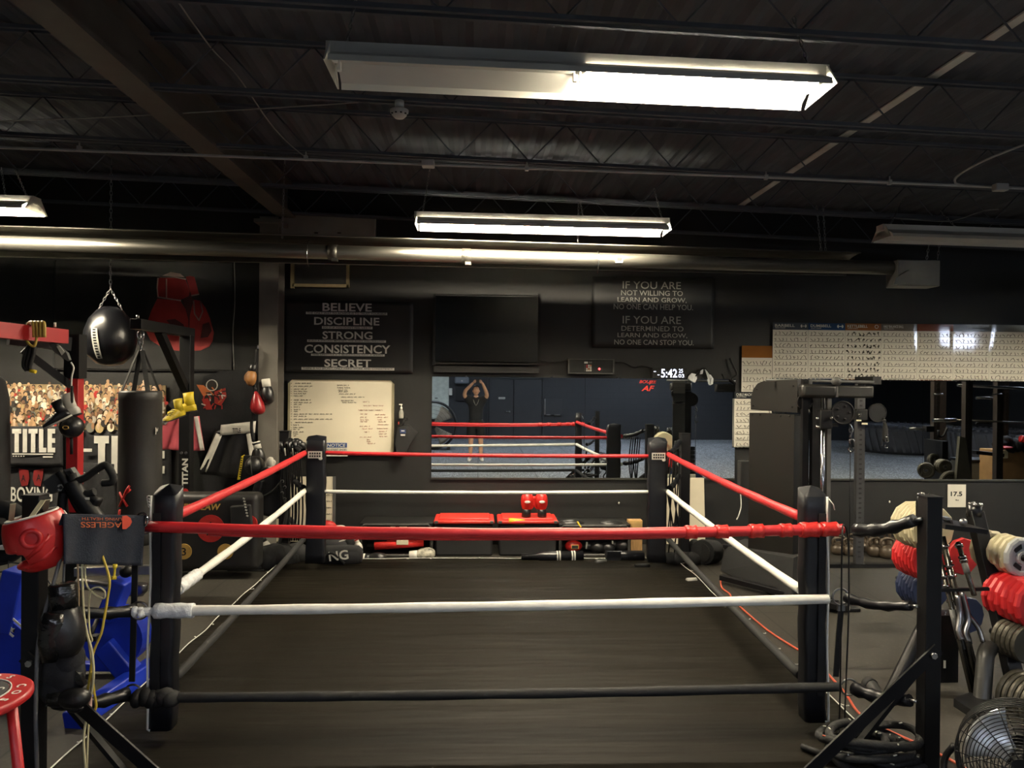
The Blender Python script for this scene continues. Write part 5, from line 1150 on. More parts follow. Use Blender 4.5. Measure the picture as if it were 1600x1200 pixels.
# console and handles
m = MB(DGREY); m.prism([at(x, y, 4.75) for x, y in ((66, 754), (90, 736), (104, 748), (104, 763), (88, 768), (80, 772))], (0, .12, 0)); cb = m.build('console_back', T)
m = MB(INKW); m.ring(at(95, 762, 4.74), .018, .006, Yv, 14, 5, 20, 330); m.build('logo', cb)
m = MB(GREYP); m.prism([at(x, y, 4.73) for x, y in ((97, 735), (110, 731), (122, 748), (112, 755), (108, 750))], (0, .05, 0)); m.mat(INK); m.prism([at(x, y, 4.725) for x, y in ((102, 737), (109, 735), (117, 747), (110, 749))], (0, .02, 0)); m.build('console', T)
for nm, pts, r, mm in (('handlebar', [(92, 737), (100, 748), (108, 762), (118, 785), (135, 812), (142, 830)], .026, BLK), ('mast', [(112, 752), (122, 772), (135, 790), (152, 812), (168, 838)], .05, BLK),
                       ('handlebar', [(120, 752), (135, 745), (150, 734), (163, 727), (170, 731), (177, 745), (174, 753), (160, 755)], .024, BLKM), ('handlebar', [(112, 740), (118, 760), (126, 770), (136, 772), (148, 768)], .026, BLKM),
                       ('cable_loop', [(101, 780), (101, 764), (112, 757)], .012, BLK), ('stem', [(100, 768), (98, 790), (104, 830), (108, 880)], .03, BLK)):
    m = MB(mm); m.tube(curve([at(x, y, 4.72) for x, y in pts], 6), r, 9); m.build(nm, T)
m = MB(BLK); m.box(at(140, 785, 4.74), (.12, .08, .12), (0, .5, 0), bev=.02); m.mat(INKW); m.box(at(136, 779, 4.69), (.028, .004, .014)); m.build('mast_cover', T)
# gear behind the left post at the very edge
T = thing('black_weight_bench', at(10, 870, 5.0), 'black padded machine arm poking in at the far left edge', 'machine arm')
for pts in ([(-30, 800), (0, 795), (20, 800), (34, 820), (30, 850), (10, 868), (-20, 870)], [(-20, 830), (5, 835), (20, 855)]):
    m = MB(BLKM); m.tube(curve([at(x, y, 5.0) for x, y in pts], 6), .06, 10); m.build('padded_arm', T)
# red bar stool
T = thing('bar_stool', (at(-54, 1088, 2.6).x, 2.6, 0), 'red round bar stool with black and white seat cut by the left edge', 'stool'); sc = at(-54, 1090, 2.6); sz = sc.z
m = MB(RACKR); m.lathe([(0, -.035), (.175, -.035), (.2, -.018), (.2, 0), (.19, .008), (0, .008)], sc, seg=36); st = m.build('seat', T)
m = MB(INK); m.cyl(sc + V((0, 0, .0085)), sc + V((0, 0, .0105)), .125, seg=32, smooth=False); m.mat(INKW); m.ring(sc + V((0, 0, .0105)), .132, .003, Z, 40, 4)
for k, ch in enumerate('OS COSOS COSOS CO'):
    a = math.radians(90 - k * 21); 
    if ch != ' ': m.text(ch, sc + V((.162 * math.cos(a), .162 * math.sin(a), .0095)), V((math.sin(a), -math.cos(a), 0)), V((math.cos(a), math.sin(a), 0)), height=.03, bold=.03)
    if ch != ' ' and k % 2: m.text(ch, sc + V((.1 * math.cos(a), .1 * math.sin(a), .0112)), V((math.sin(a), -math.cos(a), 0)), V((math.cos(a), math.sin(a), 0)), height=.026, bold=.03)
m.build('seat_print', st)
for a in (30, 120, 210, 300):
    a = math.radians(a); m = MB(RACKR); m.tube([sc + V((.13 * math.cos(a), .13 * math.sin(a), -.03)), V((sc.x + .21 * math.cos(a), sc.y + .19 * math.sin(a), .0))], .018, 8); m.build('leg', T)
m = MB(RACKR); m.ring((sc.x, sc.y, .32), .165, .01, Z, 30, 6); m.build('foot_ring', T)
# ------------------------------------------------------------------ along the back wall behind the ring
def tote(x0, x1, y0, Y, lab, depth=.42):
    """black storage crate lying on its side, opening towards the ring"""
    a, b = at(x0, y0, Y), at(x1, y0, Y); H = a.z - .0; W = b.x - a.x; cx_ = (a.x + b.x) / 2
    T = thing('storage_crate', (cx_, Y + depth / 2, 0), lab, 'crate', 'black crates lying along the back wall')
    m = MB(mat('crate_black', '070707', .55, 0, .1)); t = .02
    m.box((cx_, Y + depth / 2, t / 2), (W, depth, t)); m.box((cx_, Y + depth / 2, H - t / 2), (W, depth, t)); m.box((a.x + t / 2, Y + depth / 2, H / 2), (t, depth, H - 2 * t)); m.box((b.x - t / 2, Y + depth / 2, H / 2), (t, depth, H - 2 * t)); m.box((cx_, Y + depth - t / 2, H / 2), (W, t, H)); m.build('shell', T)
    m = MB(mat('crate_rim', '2c2b28', .6)); pts = [V((x, Y - .005, z)) for x, z in ((a.x + .05, .012), (b.x - .05, .012), (b.x - .012, .05), (b.x - .012, H - .06), (b.x - .05, H - .012), (a.x + .05, H - .012), (a.x + .012, H - .06), (a.x + .012, .05))]; m.tube(pts, .018, 6, closed=True, smooth=False); m.build('rim', T)
    return T
TY = 8.1
tote(562, 676, 818, TY, 'black crate lying on its side with red foam rolls inside, left of the red lids')
tote(874, 985, 820, TY, 'black crate lying on its side with a red mitt inside, right of the red gloves')
for x0, x1, lb in ((676, 774, 'black tote with red lid, left of two under the back rope'), (776, 874, 'black tote with red lid carrying the pair of red gloves')):
    a, b = at(x0, 816, TY), at(x1, 816, TY); cx_ = (a.x + b.x) / 2; W = b.x - a.x - .02; zt = a.z - .03
    T = thing('storage_tote', (cx_, TY + .22, 0), lb, 'tote', 'red-lidded totes')
    m = MB(BLKM); m.box((cx_, TY + .22, zt / 2), (W - .04, .4, zt), bev=.02); m.build('tub', T)
    m = MB(mat('lid_red', 'd8352a', .4, 0, .08, 5)); m.box((cx_, TY + .22, zt + .025), (W, .44, .04), bev=.015); m.box((cx_, TY + .22, zt + .05), (W - .1, .34, .03), bev=.012); m.build('lid', T)
    for s_ in (-1, 1):
        m = MB(GREYP); m.box((cx_ + s_ * (W / 2 - .03), TY - .005, zt + .03), (.04, .02, .03), bev=.004); m.build('latch', T)
# contents
T = thing('foam_roll', at(628, 856, TY + .1), 'red foam roll lying in the left crate', 'foam roll'); m = MB(REDT); m.tube([at(585, 853, TY + .06), at(662, 848, TY + .1)], .045, 12); m.build('roll', T)
T = thing('foam_roll', at(628, 846, TY + .2), 'second red foam roll deeper in the left crate', 'foam roll'); m = MB(REDT); m.tube([at(605, 847, TY + .2), at(660, 843, TY + .22)], .04, 12); m.build('roll', T)
T = thing('focus_mitt', at(628, 846, TY + .05), 'pale lettered mitt cuff standing in the left crate', 'focus mitt'); m = MB(CREAM); m.box(at(629, 847, TY + .05), (.13, .04, .05)); m.mat(INKR); m.box(at(623, 820, TY + .03), (.18, .04, .03)); m.mat(CREAM); m.box(at(614, 825, TY + .02), (.05, .03, .05)); m.box(at(630, 825, TY + .02), (.08, .03, .05)); m.build('cuff', T)
glove(at(640, 868, 7.98), (1, -.1, .12), (0, -1, .15), 'black and white camouflage boxing glove lying before the left crate', mat('camo_leather', 'a8a494', .45, 0, .9, 16, .2, 25), WHTL, k=1.0)
glove(at(566, 872, 7.97), (1, -.1, 0), (0, -1, .2), 'black boxing glove with white band lying left of the camouflage glove', BLKL, BLKL, k=.95, band=INKW)
T = thing('duffel_bag', gnd(525, 886), 'black duffel bag with large white letters at the foot of the left back pad', 'bag'); g = gnd(524, 886); m = MB(BCL)
loft(m, g + V((-.2, .1, .1)), (1, 0, 0), Z, [(0, .08, .07, 0), (.04, .12, .1, 0), (.25, .13, .11, 0), (.42, .12, .1, 0), (.46, .07, .07, 0)], 16); m.build('body', T)
m = MB(INKW); m.text('NG', at(529, 868, 7.6), V((1, 0, .12)), V((-.12, 0, 1)), width=.2, height=.1, bold=.02); m.build('lettering', T)
m = MB(BLKM); m.tube(curve([g + V((-.12, -.02, .1)), g + V((-.02, -.06, .16)), g + V((.1, -.03, .04))], 6), .016, 6); m.build('handle', T)
T = thing('gear_heap', gnd(545, 882), 'black jacket heap with a white stripe before the left crate', 'clothes'); m = MB(BCL); m.ell(at(522, 852, 8.1), (.18, .1, .09), (0, .2, 0)); m.ell(at(552, 850, 8.15), (.1, .1, .14)); m.ell(at(540, 870, 8.0), (.14, .1, .08)); m.mat(INKW); m.beam(at(530, 846, 7.98), at(540, 843, 7.98), .02, .01); m.build('jacket', T)
glove(at(556, 842, 8.0), (.4, 0, -.9), (0, -1, 0), 'small white and red glove dangling at the left crate', WHTL, WHTL, k=.5, band=REDL)
T = thing('red_cloth', at(515, 826, 8.2), 'red lettered cloth with a white glove behind the left back pad', 'cloth'); m = MB(INKR); m.ell(at(512, 823, 8.3), (.1, .06, .07)); m.ell(at(524, 826, 8.3), (.1, .05, .04)); m.mat(INKW); m.ell(at(532, 824, 8.2), (.06, .04, .025)); m.build('cloth', T)
# pair of gloves standing on a tote
lz = at(825, 816, TY).z - .03 + .065 + .03
LOGO = mat('logo_white', 'e6e2d8', .4)
for px, s_, lb in ((823, 1, 'bright red boxing glove with white oval logo standing on the red lid, left of two'), (848.5, -1, 'bright red boxing glove with white oval logo standing on the red lid, right of two')):
    x = at(px, 820, TY).x; glove((x, TY + .12, lz - .03), (.05 * s_, 0, 1), (0, -1, 0), lb, mat('bright_red_leather', 'cc2a24', .35, 0, .1, 8, .15, 18), BLKL, side=s_, k=1.02, group='pair of red gloves on the tote', logo=LOGO)
T = thing('hand_wrap', at(807, 823, TY), 'yellow rolled hand wrap lying on the red lid', 'hand wrap'); c = at(807, 815.5, TY + .03); m = MB(YEL); m.tube([c + V((-.09, 0, .012)), c + V((.09, .02, -.01))], .034, 12); m.build('roll', T)
T = thing('wood_block', at(837, 824, TY + .2), 'small cardboard coloured box between the red gloves', 'box'); m = MB(WOOD); m.box(at(837, 820, TY + .18), (.09, .05, .07)); m.build('block', T)
T = thing('focus_mitt', at(898, 858, TY + .1), 'red round focus mitt with a dark label in the right crate', 'focus mitt'); c = at(896, 853, TY + .1); m = MB(REDL); m.ell(c, (.1, .05, .065)); m.build('pad', T); m = MB(GOLD); m.box(c + V((.01, -.05, -.0)), (.085, .012, .045)); m.mat(INK); m.box(c + V((.01, -.057, -.0)), (.07, .004, .034)); m.build('label_patch', T)
for k, (px, py, lb) in enumerate(((922, 852, 'black glove with pale strap in the right crate beside the red mitt'), (938, 853, 'black glove with white stripes in the middle of the right crate'), (962, 850, 'black glove with pale laces at the right end of the right crate'))):
    glove(at(px - 8, py, TY + .12), (1, -.2, -.1), (0, -1, .2), lb, BLKL, BLKL, k=.8, band=INKW, group='black gloves in the right crate')
T = thing('head_gear_heap', at(900, 818, TY + .1), 'black headguard with yellow cord on the right crate', 'headguard'); m = MB(BLKL); m.ell(at(893, 818, TY + .1), (.15, .1, .055)); m.build('shell', T); m = MB(BLKL); m.ell(at(955, 819, TY + .1), (.15, .1, .05)); m.build('shell', T); m = MB(YEL); m.tube(curve([at(902, 815, TY), at(905, 820, TY - .01), at(908, 824, TY - .02)], 4), .01, 6); m.build('cord', T)
# wooden post end and board
T = thing('wooden_box', gnd(993, 872), 'pale wooden post standing right of the right crate', 'box'); a, b = at(982, 813, 8.2), at(1004, 813, 8.2)
m = MB(WOOD); m.box(((a.x + b.x) / 2, 8.25, a.z / 2), (b.x - a.x, .1, a.z), bev=.004); m.build('post', T); m = MB(mat('wood_light', 'cda868', .6, 0, .15, 10)); m.prism([at(x, y, 8.19) for x, y in ((983, 814), (1004, 814), (1003, 826), (992, 832))], (0, .01, 0)); m.build('top_block', T)
m = MB(mat('cardboard', 'a07c4e', .8, 0, .12, 8)); m.prism([at(x, y, 8.15) for x, y in ((1004, 868), (1030, 875), (1029, 881), (1004, 880))], (0, .1, 0)); m.thing('cardboard_wedge', 'small tan cardboard wedge on the floor by the right back pad', 'cardboard')
# long black pads on the floor
T = thing('foam_bat', gnd(865, 881), 'long black kick bat with white double stripes lying along the mat edge', 'pad'); m = MB(VINYL); p, q = gnd(815, 881) + V((0, .06, .06)), gnd(912, 880) + V((0, .06, .06)); m.tube([p, p.lerp(q, .25), p.lerp(q, .3), q], [.03, .035, .06, .06], 12); m.build('bat', T)
m = MB(INKW)
for t in (.58, .62, .82, .86): c = p.lerp(q, t); m.tube([c - V((.008, 0, 0)), c + V((.008, 0, 0))], .0615, 12)
m.build('stripe', T)
T = thing('foam_bat', gnd(975, 881), 'shorter black rolled pad with small white lettering beside the wooden post', 'pad'); m = MB(VINYL); p, q = gnd(948, 881) + V((0, .08, .065)), gnd(1008, 881) + V((0, .08, .065)); m.tube([p, q], .06, 12); m.box(p.lerp(q, .2) + V((0, -.05, .0)), (.15, .02, .12)); m.build('roll', T)
m = MB(INKW); wtext(m, 'HIGH ROLL', 951, 872, 967, 874.5, 7.87, bold=.02); wtext(m, 'JETS', 996, 872, 1003, 874.5, 7.87, bold=.02); m.build('lettering', T)
for (px, py, q, lb, mm) in ((939, 883, .12, 'small grey grip roll on the back edge of the mat', GREYP), (1003, 889, .16, 'black jump rope handle lying at the back right of the mat', BLKM), (1080, 911, .1, 'short white plastic tube on the floor right of the mat', INKW)):
    c = gnd(px, py) + V((0, 0, .035 if px < 1050 else .03)); m = MB(mm); m.cyl(c + V((-q / 2, -.02, 0)), c + V((q / 2, .05 if px == 939 else 0, 0)), .022 if px < 1050 else .025, seg=10); m.thing('grip_roll', lb, 'roll')
# white boards leaning below the mirrors
BOARD = mat('board_white', 'cfc6ae', .5, 0, .05, 4)
T = thing('leaning_board', at(500, 850, 8.5), 'tall white board with scribbles leaning behind the left back pad', 'board'); m = MB(BOARD); wrect(m, 430, 745, 521, 846, 8.5, .03); m.mat(GREYP); wrect(m, 520, 745, 523, 846, 8.495, .035); m.build('board', T)
m = MB(INKD); rnd = random.Random(9)
for k in range(16): scribble(m, 510 if k % 2 else 446, 768 + k * 5, k, 8, 2.5, 8.497, .004)
m.build('handwriting', T)
T = thing('leaning_board', at(1088, 858, 8.45), 'white board leaning on the wall right of the back right post', 'board'); m = MB(BOARD); m.prism([at(x, y, 8.5) for x, y in ((1077, 747), (1100, 747), (1102, 845), (1096, 866), (1074, 846))], (0, .03, 0)); m.build('board', T)
T = thing('leaning_board', at(1055, 858, 8.5), 'narrow white board seen between the back right pad and post', 'board'); m = MB(BOARD); wrect(m, 1043, 747, 1062, 850, 8.5, .03); m.build('board', T)
for k, (px, lb) in enumerate(((1047, 'black jump rope hanging behind the back right pad, left of two'), (1056, 'black jump rope hanging between the back right pad and post'))):
    T = thing('jump_rope', at(px, 840, 7.75), lb, 'jump rope', 'jump ropes on the back posts'); m = MB(BLK)
    for j in range(3): m.tube(curve([at(px + 6 - 4 * j, 705, 7.72), at(px + 3 - j * 4, 760, 7.7), at(px - 2 + j * 3, 820, 7.7), at(px - 6 + j * 2, 880 if j == 1 else 838, 7.72)], 5), .008, 5)
    m.build('cord', T)
T = thing('black_shoe_pile', gnd(1065, 895), 'dark sneakers and cables heaped at the back right post', 'shoes'); m = MB(BLKM)
for k in range(4): m.ell(gnd(1052 + 10 * k, 886) + V((0, .1, .06)), (.12, .1, .08), (0, 0, k), 9, 6)
m.ell(at(1085, 855, 7.9), (.07, .08, .09)); m.build('heap', T); m = MB(STEEL); m.ring(at(1047, 870, 7.75), .02, .006, Yv, 12, 5); m.build('buckle', T)
# ------------------------------------------------------------------ right side
# cable machine
CMX0, CMX1 = at(1167, 900, 7.25).x, at(1243, 900, 6.55).x
T = thing('cable_machine', (2.95, 6.9, 0), 'tall black cable machine with rounded shroud and chrome guide rail', 'cable machine')
SHR = mat('shroud_black', '0f0e0b', .5, 0, .15, 2)
def px3(px, py): # shroud plane between (1167 @7.25) and (1243 @6.55)
    a = V((CMX0, 7.25, 0)); b = V((CMX1, 6.55, 0)); nn = (b - a).cross(Z); d = ray(px, py); t = (a - CAMP).dot(nn) / d.dot(nn); return CAMP + d * t
nn = V((.7, .075, 0)).normalized(); back = V((.16, .04, 0))
tp_ = [px3(x, y) for x, y in ((1173, 640), (1173, 622), (1177, 608), (1184, 599), (1194, 595), (1246, 593), (1246, 645))]
m = MB(SHR); m.prism(tp_, back, 0); m.build('top_shroud', T)
m = MB(SHR); b0, b1 = px3(1171, 645), px3(1241, 648); lo0, lo1 = V((b0.x, b0.y, .03)), V((b1.x, b1.y, .03)); m.prism([b0, b1, lo1, lo0], back); m.build('side_panel', T)
for (px, py) in ((1183, 608), (1240, 603), (1177, 634), (1238, 636), (1176, 648), (1188, 648), (1220, 650), (1234, 650)):
    m = MB(INK); c = px3(px, py); m.ell(c - V((.006, .004, 0)), .009, None, 6, 4); m.build('screw', T)
m = MB(BLK); c = px3(1249, 700); m.box((c.x + .03, c.y - .03, 1.0), (.05, .05, 2.0)); m.build('front_column', T)
m = MB(DGREY); c = at(1256, 700, 6.5); m.box((c.x, 6.5, .95), (.045, .05, 1.75)); m.build('guide_column', T)
m = MB(BLK); c = at(1275, 700, 6.6); m.box((c.x, 6.6, .93), (.1, .06, 1.8)); m.build('weight_guard', T)
m = MB(mat('weight_stack', '141414', .4, .3)); 
for k in range(15): m.box((at(1262, 700, 6.7).x, 6.72, .12 + k * .062), (.2, .12, .055))
m.build('weight_stack', T)
m = MB(SHR); a, b = at(1250, 600, 6.45), at(1304, 622, 6.45); m.box(((a.x + b.x) / 2, 6.45, (a.z + b.z) / 2 + .0), (b.x - a.x, .12, a.z - b.z), bev=.03); m.build('top_arm', T)
m = MB(SHR); a, b = at(1304, 602, 6.9), at(1362, 622, 6.9); m.box(((a.x + b.x) / 2, 6.9, (a.z + b.z) / 2), (b.x - a.x, .1, a.z - b.z), bev=.02); m.build('cross_beam', T)
m = MB(GREYP); m.cyl(at(1196, 594, 6.85), at(1365, 597, 6.9), .014, seg=8); m.build('top_bar', T)
m = MB(GREYP); m.ell(at(1307, 596, 6.4), (.045, .04, .04)); m.box(at(1306, 610, 6.42), (.03, .03, .12)); m.build('bar_clamp', T)
m = MB(CHROME); c0, c1 = at(1286, 622, 6.4), at(1288, 905, 6.4); m.cyl((c0.x, 6.4, c0.z), (c0.x, 6.4, .05), .02, seg=14); m.build('chrome_rail', T)
m = MB(GREYP); c = at(1294, 700, 6.45); m.box((c.x, 6.45, .98), (.035, .04, 1.86)); m.build('guide_column', T)
m = MB(BLK); c = at(1288, 655, 6.4); m.box(c, (.11, .09, .17), bev=.008); car = m.build('carriage', T)
m = MB(CHROME)
for (x, y) in ((1277, 654), (1277, 667), (1299, 653)): m.ell(at(x, y, 6.34), .014)
m.build('pin', car)
m = MB(BLK); m.box(at(1300, 645, 6.38), (.1, .03, .03)); m.box(at(1300, 664, 6.38), (.1, .03, .03)); pc = at(1317, 645, 6.36); m.cyl(pc, pc + V((0, .03, 0)), .1, seg=30); m.ring(pc + V((0, .0, 0)), .1, .008, Yv, 30, 6)
for k in range(5): m.ell(pc + V((.06 * math.cos(k * 1.256), -.005, .06 * math.sin(k * 1.256))), (.012, .006, .012))
m.build('pulley', car)
m = MB(BLK); pc = at(1258, 628, 6.5); m.cyl(pc, pc + V((0, .03, 0)), .07, seg=24); m.ring(pc, .07, .006, Yv, 24, 6); m.build('pulley', T)
m = MB(CHROME); m.tube(curve([at(1327, 662, 6.36), at(1331, 668, 6.36), at(1331, 676, 6.36), at(1328, 683, 6.36)], 4), .008, 6); m.ring(at(1330, 672, 6.36), .02, .006, Yv, 12, 5); m.ring(at(1331, 690, 6.36), .022, .006, Yv, 12, 5, -60, 200); m.ring(at(1330, 702, 6.36), .024, .007, Yv, 12, 5, 150, 400); m.build('carabiner', T)
m = MB(BLK); m.cyl(at(1329, 684, 6.36), V((at(1329, 684, 6.36).x, 6.36, .1)), .004, seg=5); m.build('cable', T)
m = MB(BLK); m.box((CMX1 + .03, 6.75, .02), (.5, .9, .04)); m.beam((CMX0 - .35, 7.0, .06), (CMX1 + .2, 6.0, .06), .07, .05, .004); m.build('base', T)
# perforated upright with its own pulley
UX = at(1343, 700, 7.6).x
T = thing('rack_upright', (UX, 7.6, 0), 'black perforated steel upright on a flat foot right of the cable machine', 'rack')
m = MB(mat('upright_steel', '38383a', .5, .2)); m.box((UX, 7.6, 1.0), (.085, .06, 2.0)); m.mat(INK)
for k in range(36): m.box((UX - .005, 7.569, .12 + k * .052), (.028, .004, .018))
m.build('upright', T)
m = MB(BLK); m.box((UX - .03, 7.6, .02), (.9, .08, .04)); m.prism([(UX + .42, 7.56, 0), (UX + .56, 7.56, 0), (UX + .42, 7.56, .04)], (0, .08, 0)); m.build('foot', T)
m = MB(BLK); c = at(1344, 648, 7.5); m.box(c, (.12, .1, .12), bev=.01); m.box(at(1358, 642, 7.5), (.18, .02, .02)); m.box(at(1358, 655, 7.5), (.18, .02, .02)); pc = at(1371, 645, 7.46); m.cyl(pc, pc + V((0, .03, 0)), .095, seg=28); m.ring(pc, .095, .006, Yv, 28, 6); m.build('pulley', T)
m = MB(CHROME); m.ell(at(1344, 648, 7.43), .022); m.mat(CREAM); m.box(at(1342, 657, 7.44), (.05, .01, .015)); m.box(at(1351, 662, 7.44), (.06, .01, .018)); m.build('pin', T)
m = MB(BLKM); m.tube(curve([at(1381, 652, 7.45), at(1383, 668, 7.45), at(1383, 690, 7.45)], 4), [.01, .012, .014, .02, .025, .028, .03, .032, .032], 8); m.build('strap', T)
m = MB(CHROME)
for (x, y, a0, a1) in ((1382, 658, 0, 360), (1385, 680, 180, 360), (1386, 688, 180, 400), (1385, 697, 200, 420)): m.ring(at(x, y, 7.41), .018, .005, Yv, 12, 5, a0, a1)
m.box(at(1378, 692, 7.41), (.012, .01, .06)); m.build('buckle', T)
m = MB(BLK); m.box((UX + .0, 7.45, 2.0), (.09, .36, .08)); m.build('top_beam', T)
# thing on the upright at the wall between the two machines
T = thing('tape_strips', at(1078, 610, 8.65), 'hook with pale tape strips hanging above the mirror edge', 'hook'); m = MB(WTAPE); m.prism([at(x, y, 8.65) for x, y in ((1076, 588), (1081, 583), (1089, 585), (1089, 592), (1086, 598), (1075, 592))], (0, .02, 0)); m.prism([at(x, y, 8.65) for x, y in ((1095, 579), (1099, 577), (1098, 584), (1094, 585))], (0, .02, 0)); m.prism([at(x, y, 8.65) for x, y in ((1102, 577), (1106, 579), (1115, 592), (1114, 600), (1110, 602), (1112, 593))], (0, .02, 0)); m.build('tape', T)
m = MB(BLK); m.tube(curve([at(1087, 588, 8.65), at(1093, 579, 8.65), at(1102, 576, 8.65), at(1110, 585, 8.65)], 5), .008, 6); m.cyl(at(1128, 585, 8.65), at(1132, 592, 8.6), .01); m.build('hook', T)
m = MB(WHT); m.tube(curve([at(1172, 742, 7.4), at(1160, 745, 7.45), at(1155, 755, 7.5), at(1157, 772, 7.5), at(1158, 790, 7.5), at(1155, 803, 7.5), at(1151, 812, 7.5)], 6), .006, 5); m.ell(at(1157, 765, 7.5), (.025, .015, .025)); m.thing('power_cable', 'thin grey cord with a white plug hanging by the black cable machine', 'cord')
m = MB(BLKM); m.box(at(1163, 742, 7.45), (.12, .1, .3), bev=.01); m.thing('control_box', 'small black box on the cable machine side above the white plug', 'box')
# slanted black box and drum on the floor
T = thing('floor_box', gnd(1185, 925), 'black slant-sided floor speaker box left of the cable machine', 'speaker'); g0, g1 = gnd(1122, 893), gnd(1236, 945)
m = MB(BLKM); fp = [g0 + V((.03, 0, .01)), g1 + V((0, 0, .01)), at(1240, 872, g1.y + .1), at(1132, 853, g0.y + .1)]; m.prism(fp, (.35, .35, 0)); m.build('cabinet', T)
m = MB(BLK); m.beam(at(1130, 853, g0.y + .08), at(1175, 856, g0.y - .05), .05, .03); m.build('handle', T)
T = thing('foam_wedge', gnd(1112, 880), 'dark round foam block with an open end on the floor by the white board', 'foam block'); c = at(1108, 862, 7.75)
m = MB(BLKM); m.tube([c + V((-.08, -.03, .0)), c + V((-.06, 0, .0)), c + V((.1, .1, -.02)), c + V((.14, .12, -.03))], [.13, .135, .12, .08], 18); m.mat(INK); m.cyl(c + V((-.083, -.035, 0)), c + V((-.078, -.032, 0)), .1, seg=18); m.build('foam', T)
m = MB(mat('cord_orange', 'c8553a', .5)); m.tube(curve([gnd(1126, 905, .01), gnd(1128, 918, .01), gnd(1140, 928, .01), gnd(1148, 940, .01), gnd(1200, 985, .012), gnd(1270, 1030, .012), gnd(1300, 1060, .012), gnd(1322, 1085, .012), gnd(1340, 1112, .012), gnd(1362, 1127, .012), gnd(1385, 1140, .012), gnd(1440, 1165, .012), gnd(1490, 1190, .012), gnd(1530, 1215, .012)], 6), .008, 6); m.thing('extension_cable', 'orange extension cord snaking along the right side of the mat', 'cord')
# kettlebells
KB = mat('kettlebell_iron', '4c4236', .38, .2, .2, 9, .1, 30)
kb = thing('kettlebell', (0, 0, 0), 'kettlebell', 'kettlebell', 'kettlebells along the back wall')
m = MB(KB); m.lathe([(0, 0), (.055, 0), (.075, .015), (.088, .05), (.086, .09), (.07, .12), (.045, .138), (0, .145)], (0, 0, 0), seg=18); m.build('bell', kb)
m = MB(KB); m.tube(curve([(-.05, 0, .11), (-.072, 0, .16), (-.06, 0, .205), (0, 0, .222), (.06, 0, .205), (.072, 0, .16), (.05, 0, .11)], 5), .0155, 8); m.build('handle', kb)
KBS = [(1386, 882, 1.0, 'brownest kettlebell, front row, rightmost of the two big ones'), (1366, 878, .95, 'brown kettlebell, front row, left of the rightmost big one'), (1327, 876, .85, 'dark kettlebell at the back foot of the perforated upright'), (1308, 874, .85, 'dark kettlebell, leftmost of the row beside the right pad'),
       (1346, 868, .85, 'dark kettlebell right of the perforated upright'), (1312, 867, .8, 'small dark kettlebell, second row at the left end'), (1330, 863, .8, 'small dark kettlebell, back row behind the perforated upright'), (1352, 862, .95, 'dark kettlebell, back row with a wide handle'),
       (1374, 862, .9, 'brown kettlebell, back row behind the two big ones'), (1398, 866, 1.1, 'large dark kettlebell right of the two big ones'), (1412, 862, 1.1, 'large dark kettlebell, last before the red plates')]
for k, (px, py, sc_, lb) in enumerate(KBS):
    Yk = 8.0 + (882 - py) * .022; p = at(px, py, Yk); p.z = 0
    o = kb if k == 0 else copy_tree(kb)
    o.location = p; o.scale = (sc_, sc_, sc_); o.rotation_euler = (0, 0, .3 * math.sin(k * 2.3)); o['label'] = lb
# scale on the floor
T = thing('floor_scale', gnd(1318, 958), 'small scale with white digits on the floor behind the steel ring', 'scale'); g = gnd(1318, 955); m = MB(BLK); m.box(g + V((0, .1, .015)), (.28, .25, .03), bev=.008); m.build('platform', T); m = MB(INKW); m.box(g + V((-.01, -.03, .035)), (.09, .02, .03)); m.mat(INK); m.box(g + V((-.02, -.041, .035)), (.02, .004, .02)); m.box(g + V((.01, -.041, .035)), (.02, .004, .02)); m.build('display', T)
# jump rope over the top sleeve
T = thing('jump_rope', at(1318, 1180, 3.75), 'thin black jump rope looped over the right strap with both handles on the mat', 'jump rope'); J0 = at(1318, 826, 3.76)
h0, h1 = gnd(1252, 1166, .05), gnd(1291, 1180, .05); k0, k1 = gnd(1341, 1152, .05), gnd(1326, 1168, .05)
m = MB(BLK); m.tube(curve([h1, h1 + V((.05, .0, .03)), at(1311, 1130, 3.74), at(1313, 1060, 3.73), at(1315, 900, 3.7), at(1316, 840, 3.68), J0 + V((0, 0, .02)), at(1325, 845, 3.8), at(1326, 950, 3.78), at(1322, 1060, 3.76), at(1320, 1120, 3.74), k1 + V((0, .03, .06)), k1], 8), .0045, 5); m.build('cord', T)
for p, q in ((h0, h1), (k0, k1)):
    m = MB(RUB); m.tube([p.lerp(q, k / 14) for k in range(15)], [.017 if k % 2 else .0145 for k in range(15)], 10); m.mat(STEEL); m.ell(q, .008); m.build('handle', T)
# plate tree with barbell holder
T = thing('weight_tree', (2.95, 4.6, 0), 'black A-frame weight tree with barbell holder behind the front right post', 'weight rack')
for nm, pts, w_ in (('upright', ((1523, 800, 4.75), (1592, 1090, 4.35)), .09), ('upright', ((1443, 785, 4.9), (1448, 1010, 4.9)), .08)):
    m = MB(BLK); p, q = at(*pts[0]), at(*pts[1]); q2 = p + (q - p) * ((p.z - .02) / (p.z - q.z)) if nm == 'upright' else q; m.beam(p, q2, w_, w_ * .8, .005, up=(0, 1, 0)); m.build(nm, T)
    m = MB(VINYL); m.tube([p + V((0, 0, -.03)), p + V((0, 0, .05))], [.05, .045], 12); m.build('pad_cap', T)
    m = MB(CHROME)
    for k in range(5): m.ell(p + V((.035 * math.cos(k * 1.3), .035 * math.sin(k * 1.3) - .01, .055)), .012)
    m.build('nut', T)
def bent(nm, pts, r, mm=BLK):
    m = MB(mm); m.tube(curve(pts, 7), r, 10); m.build(nm, T)
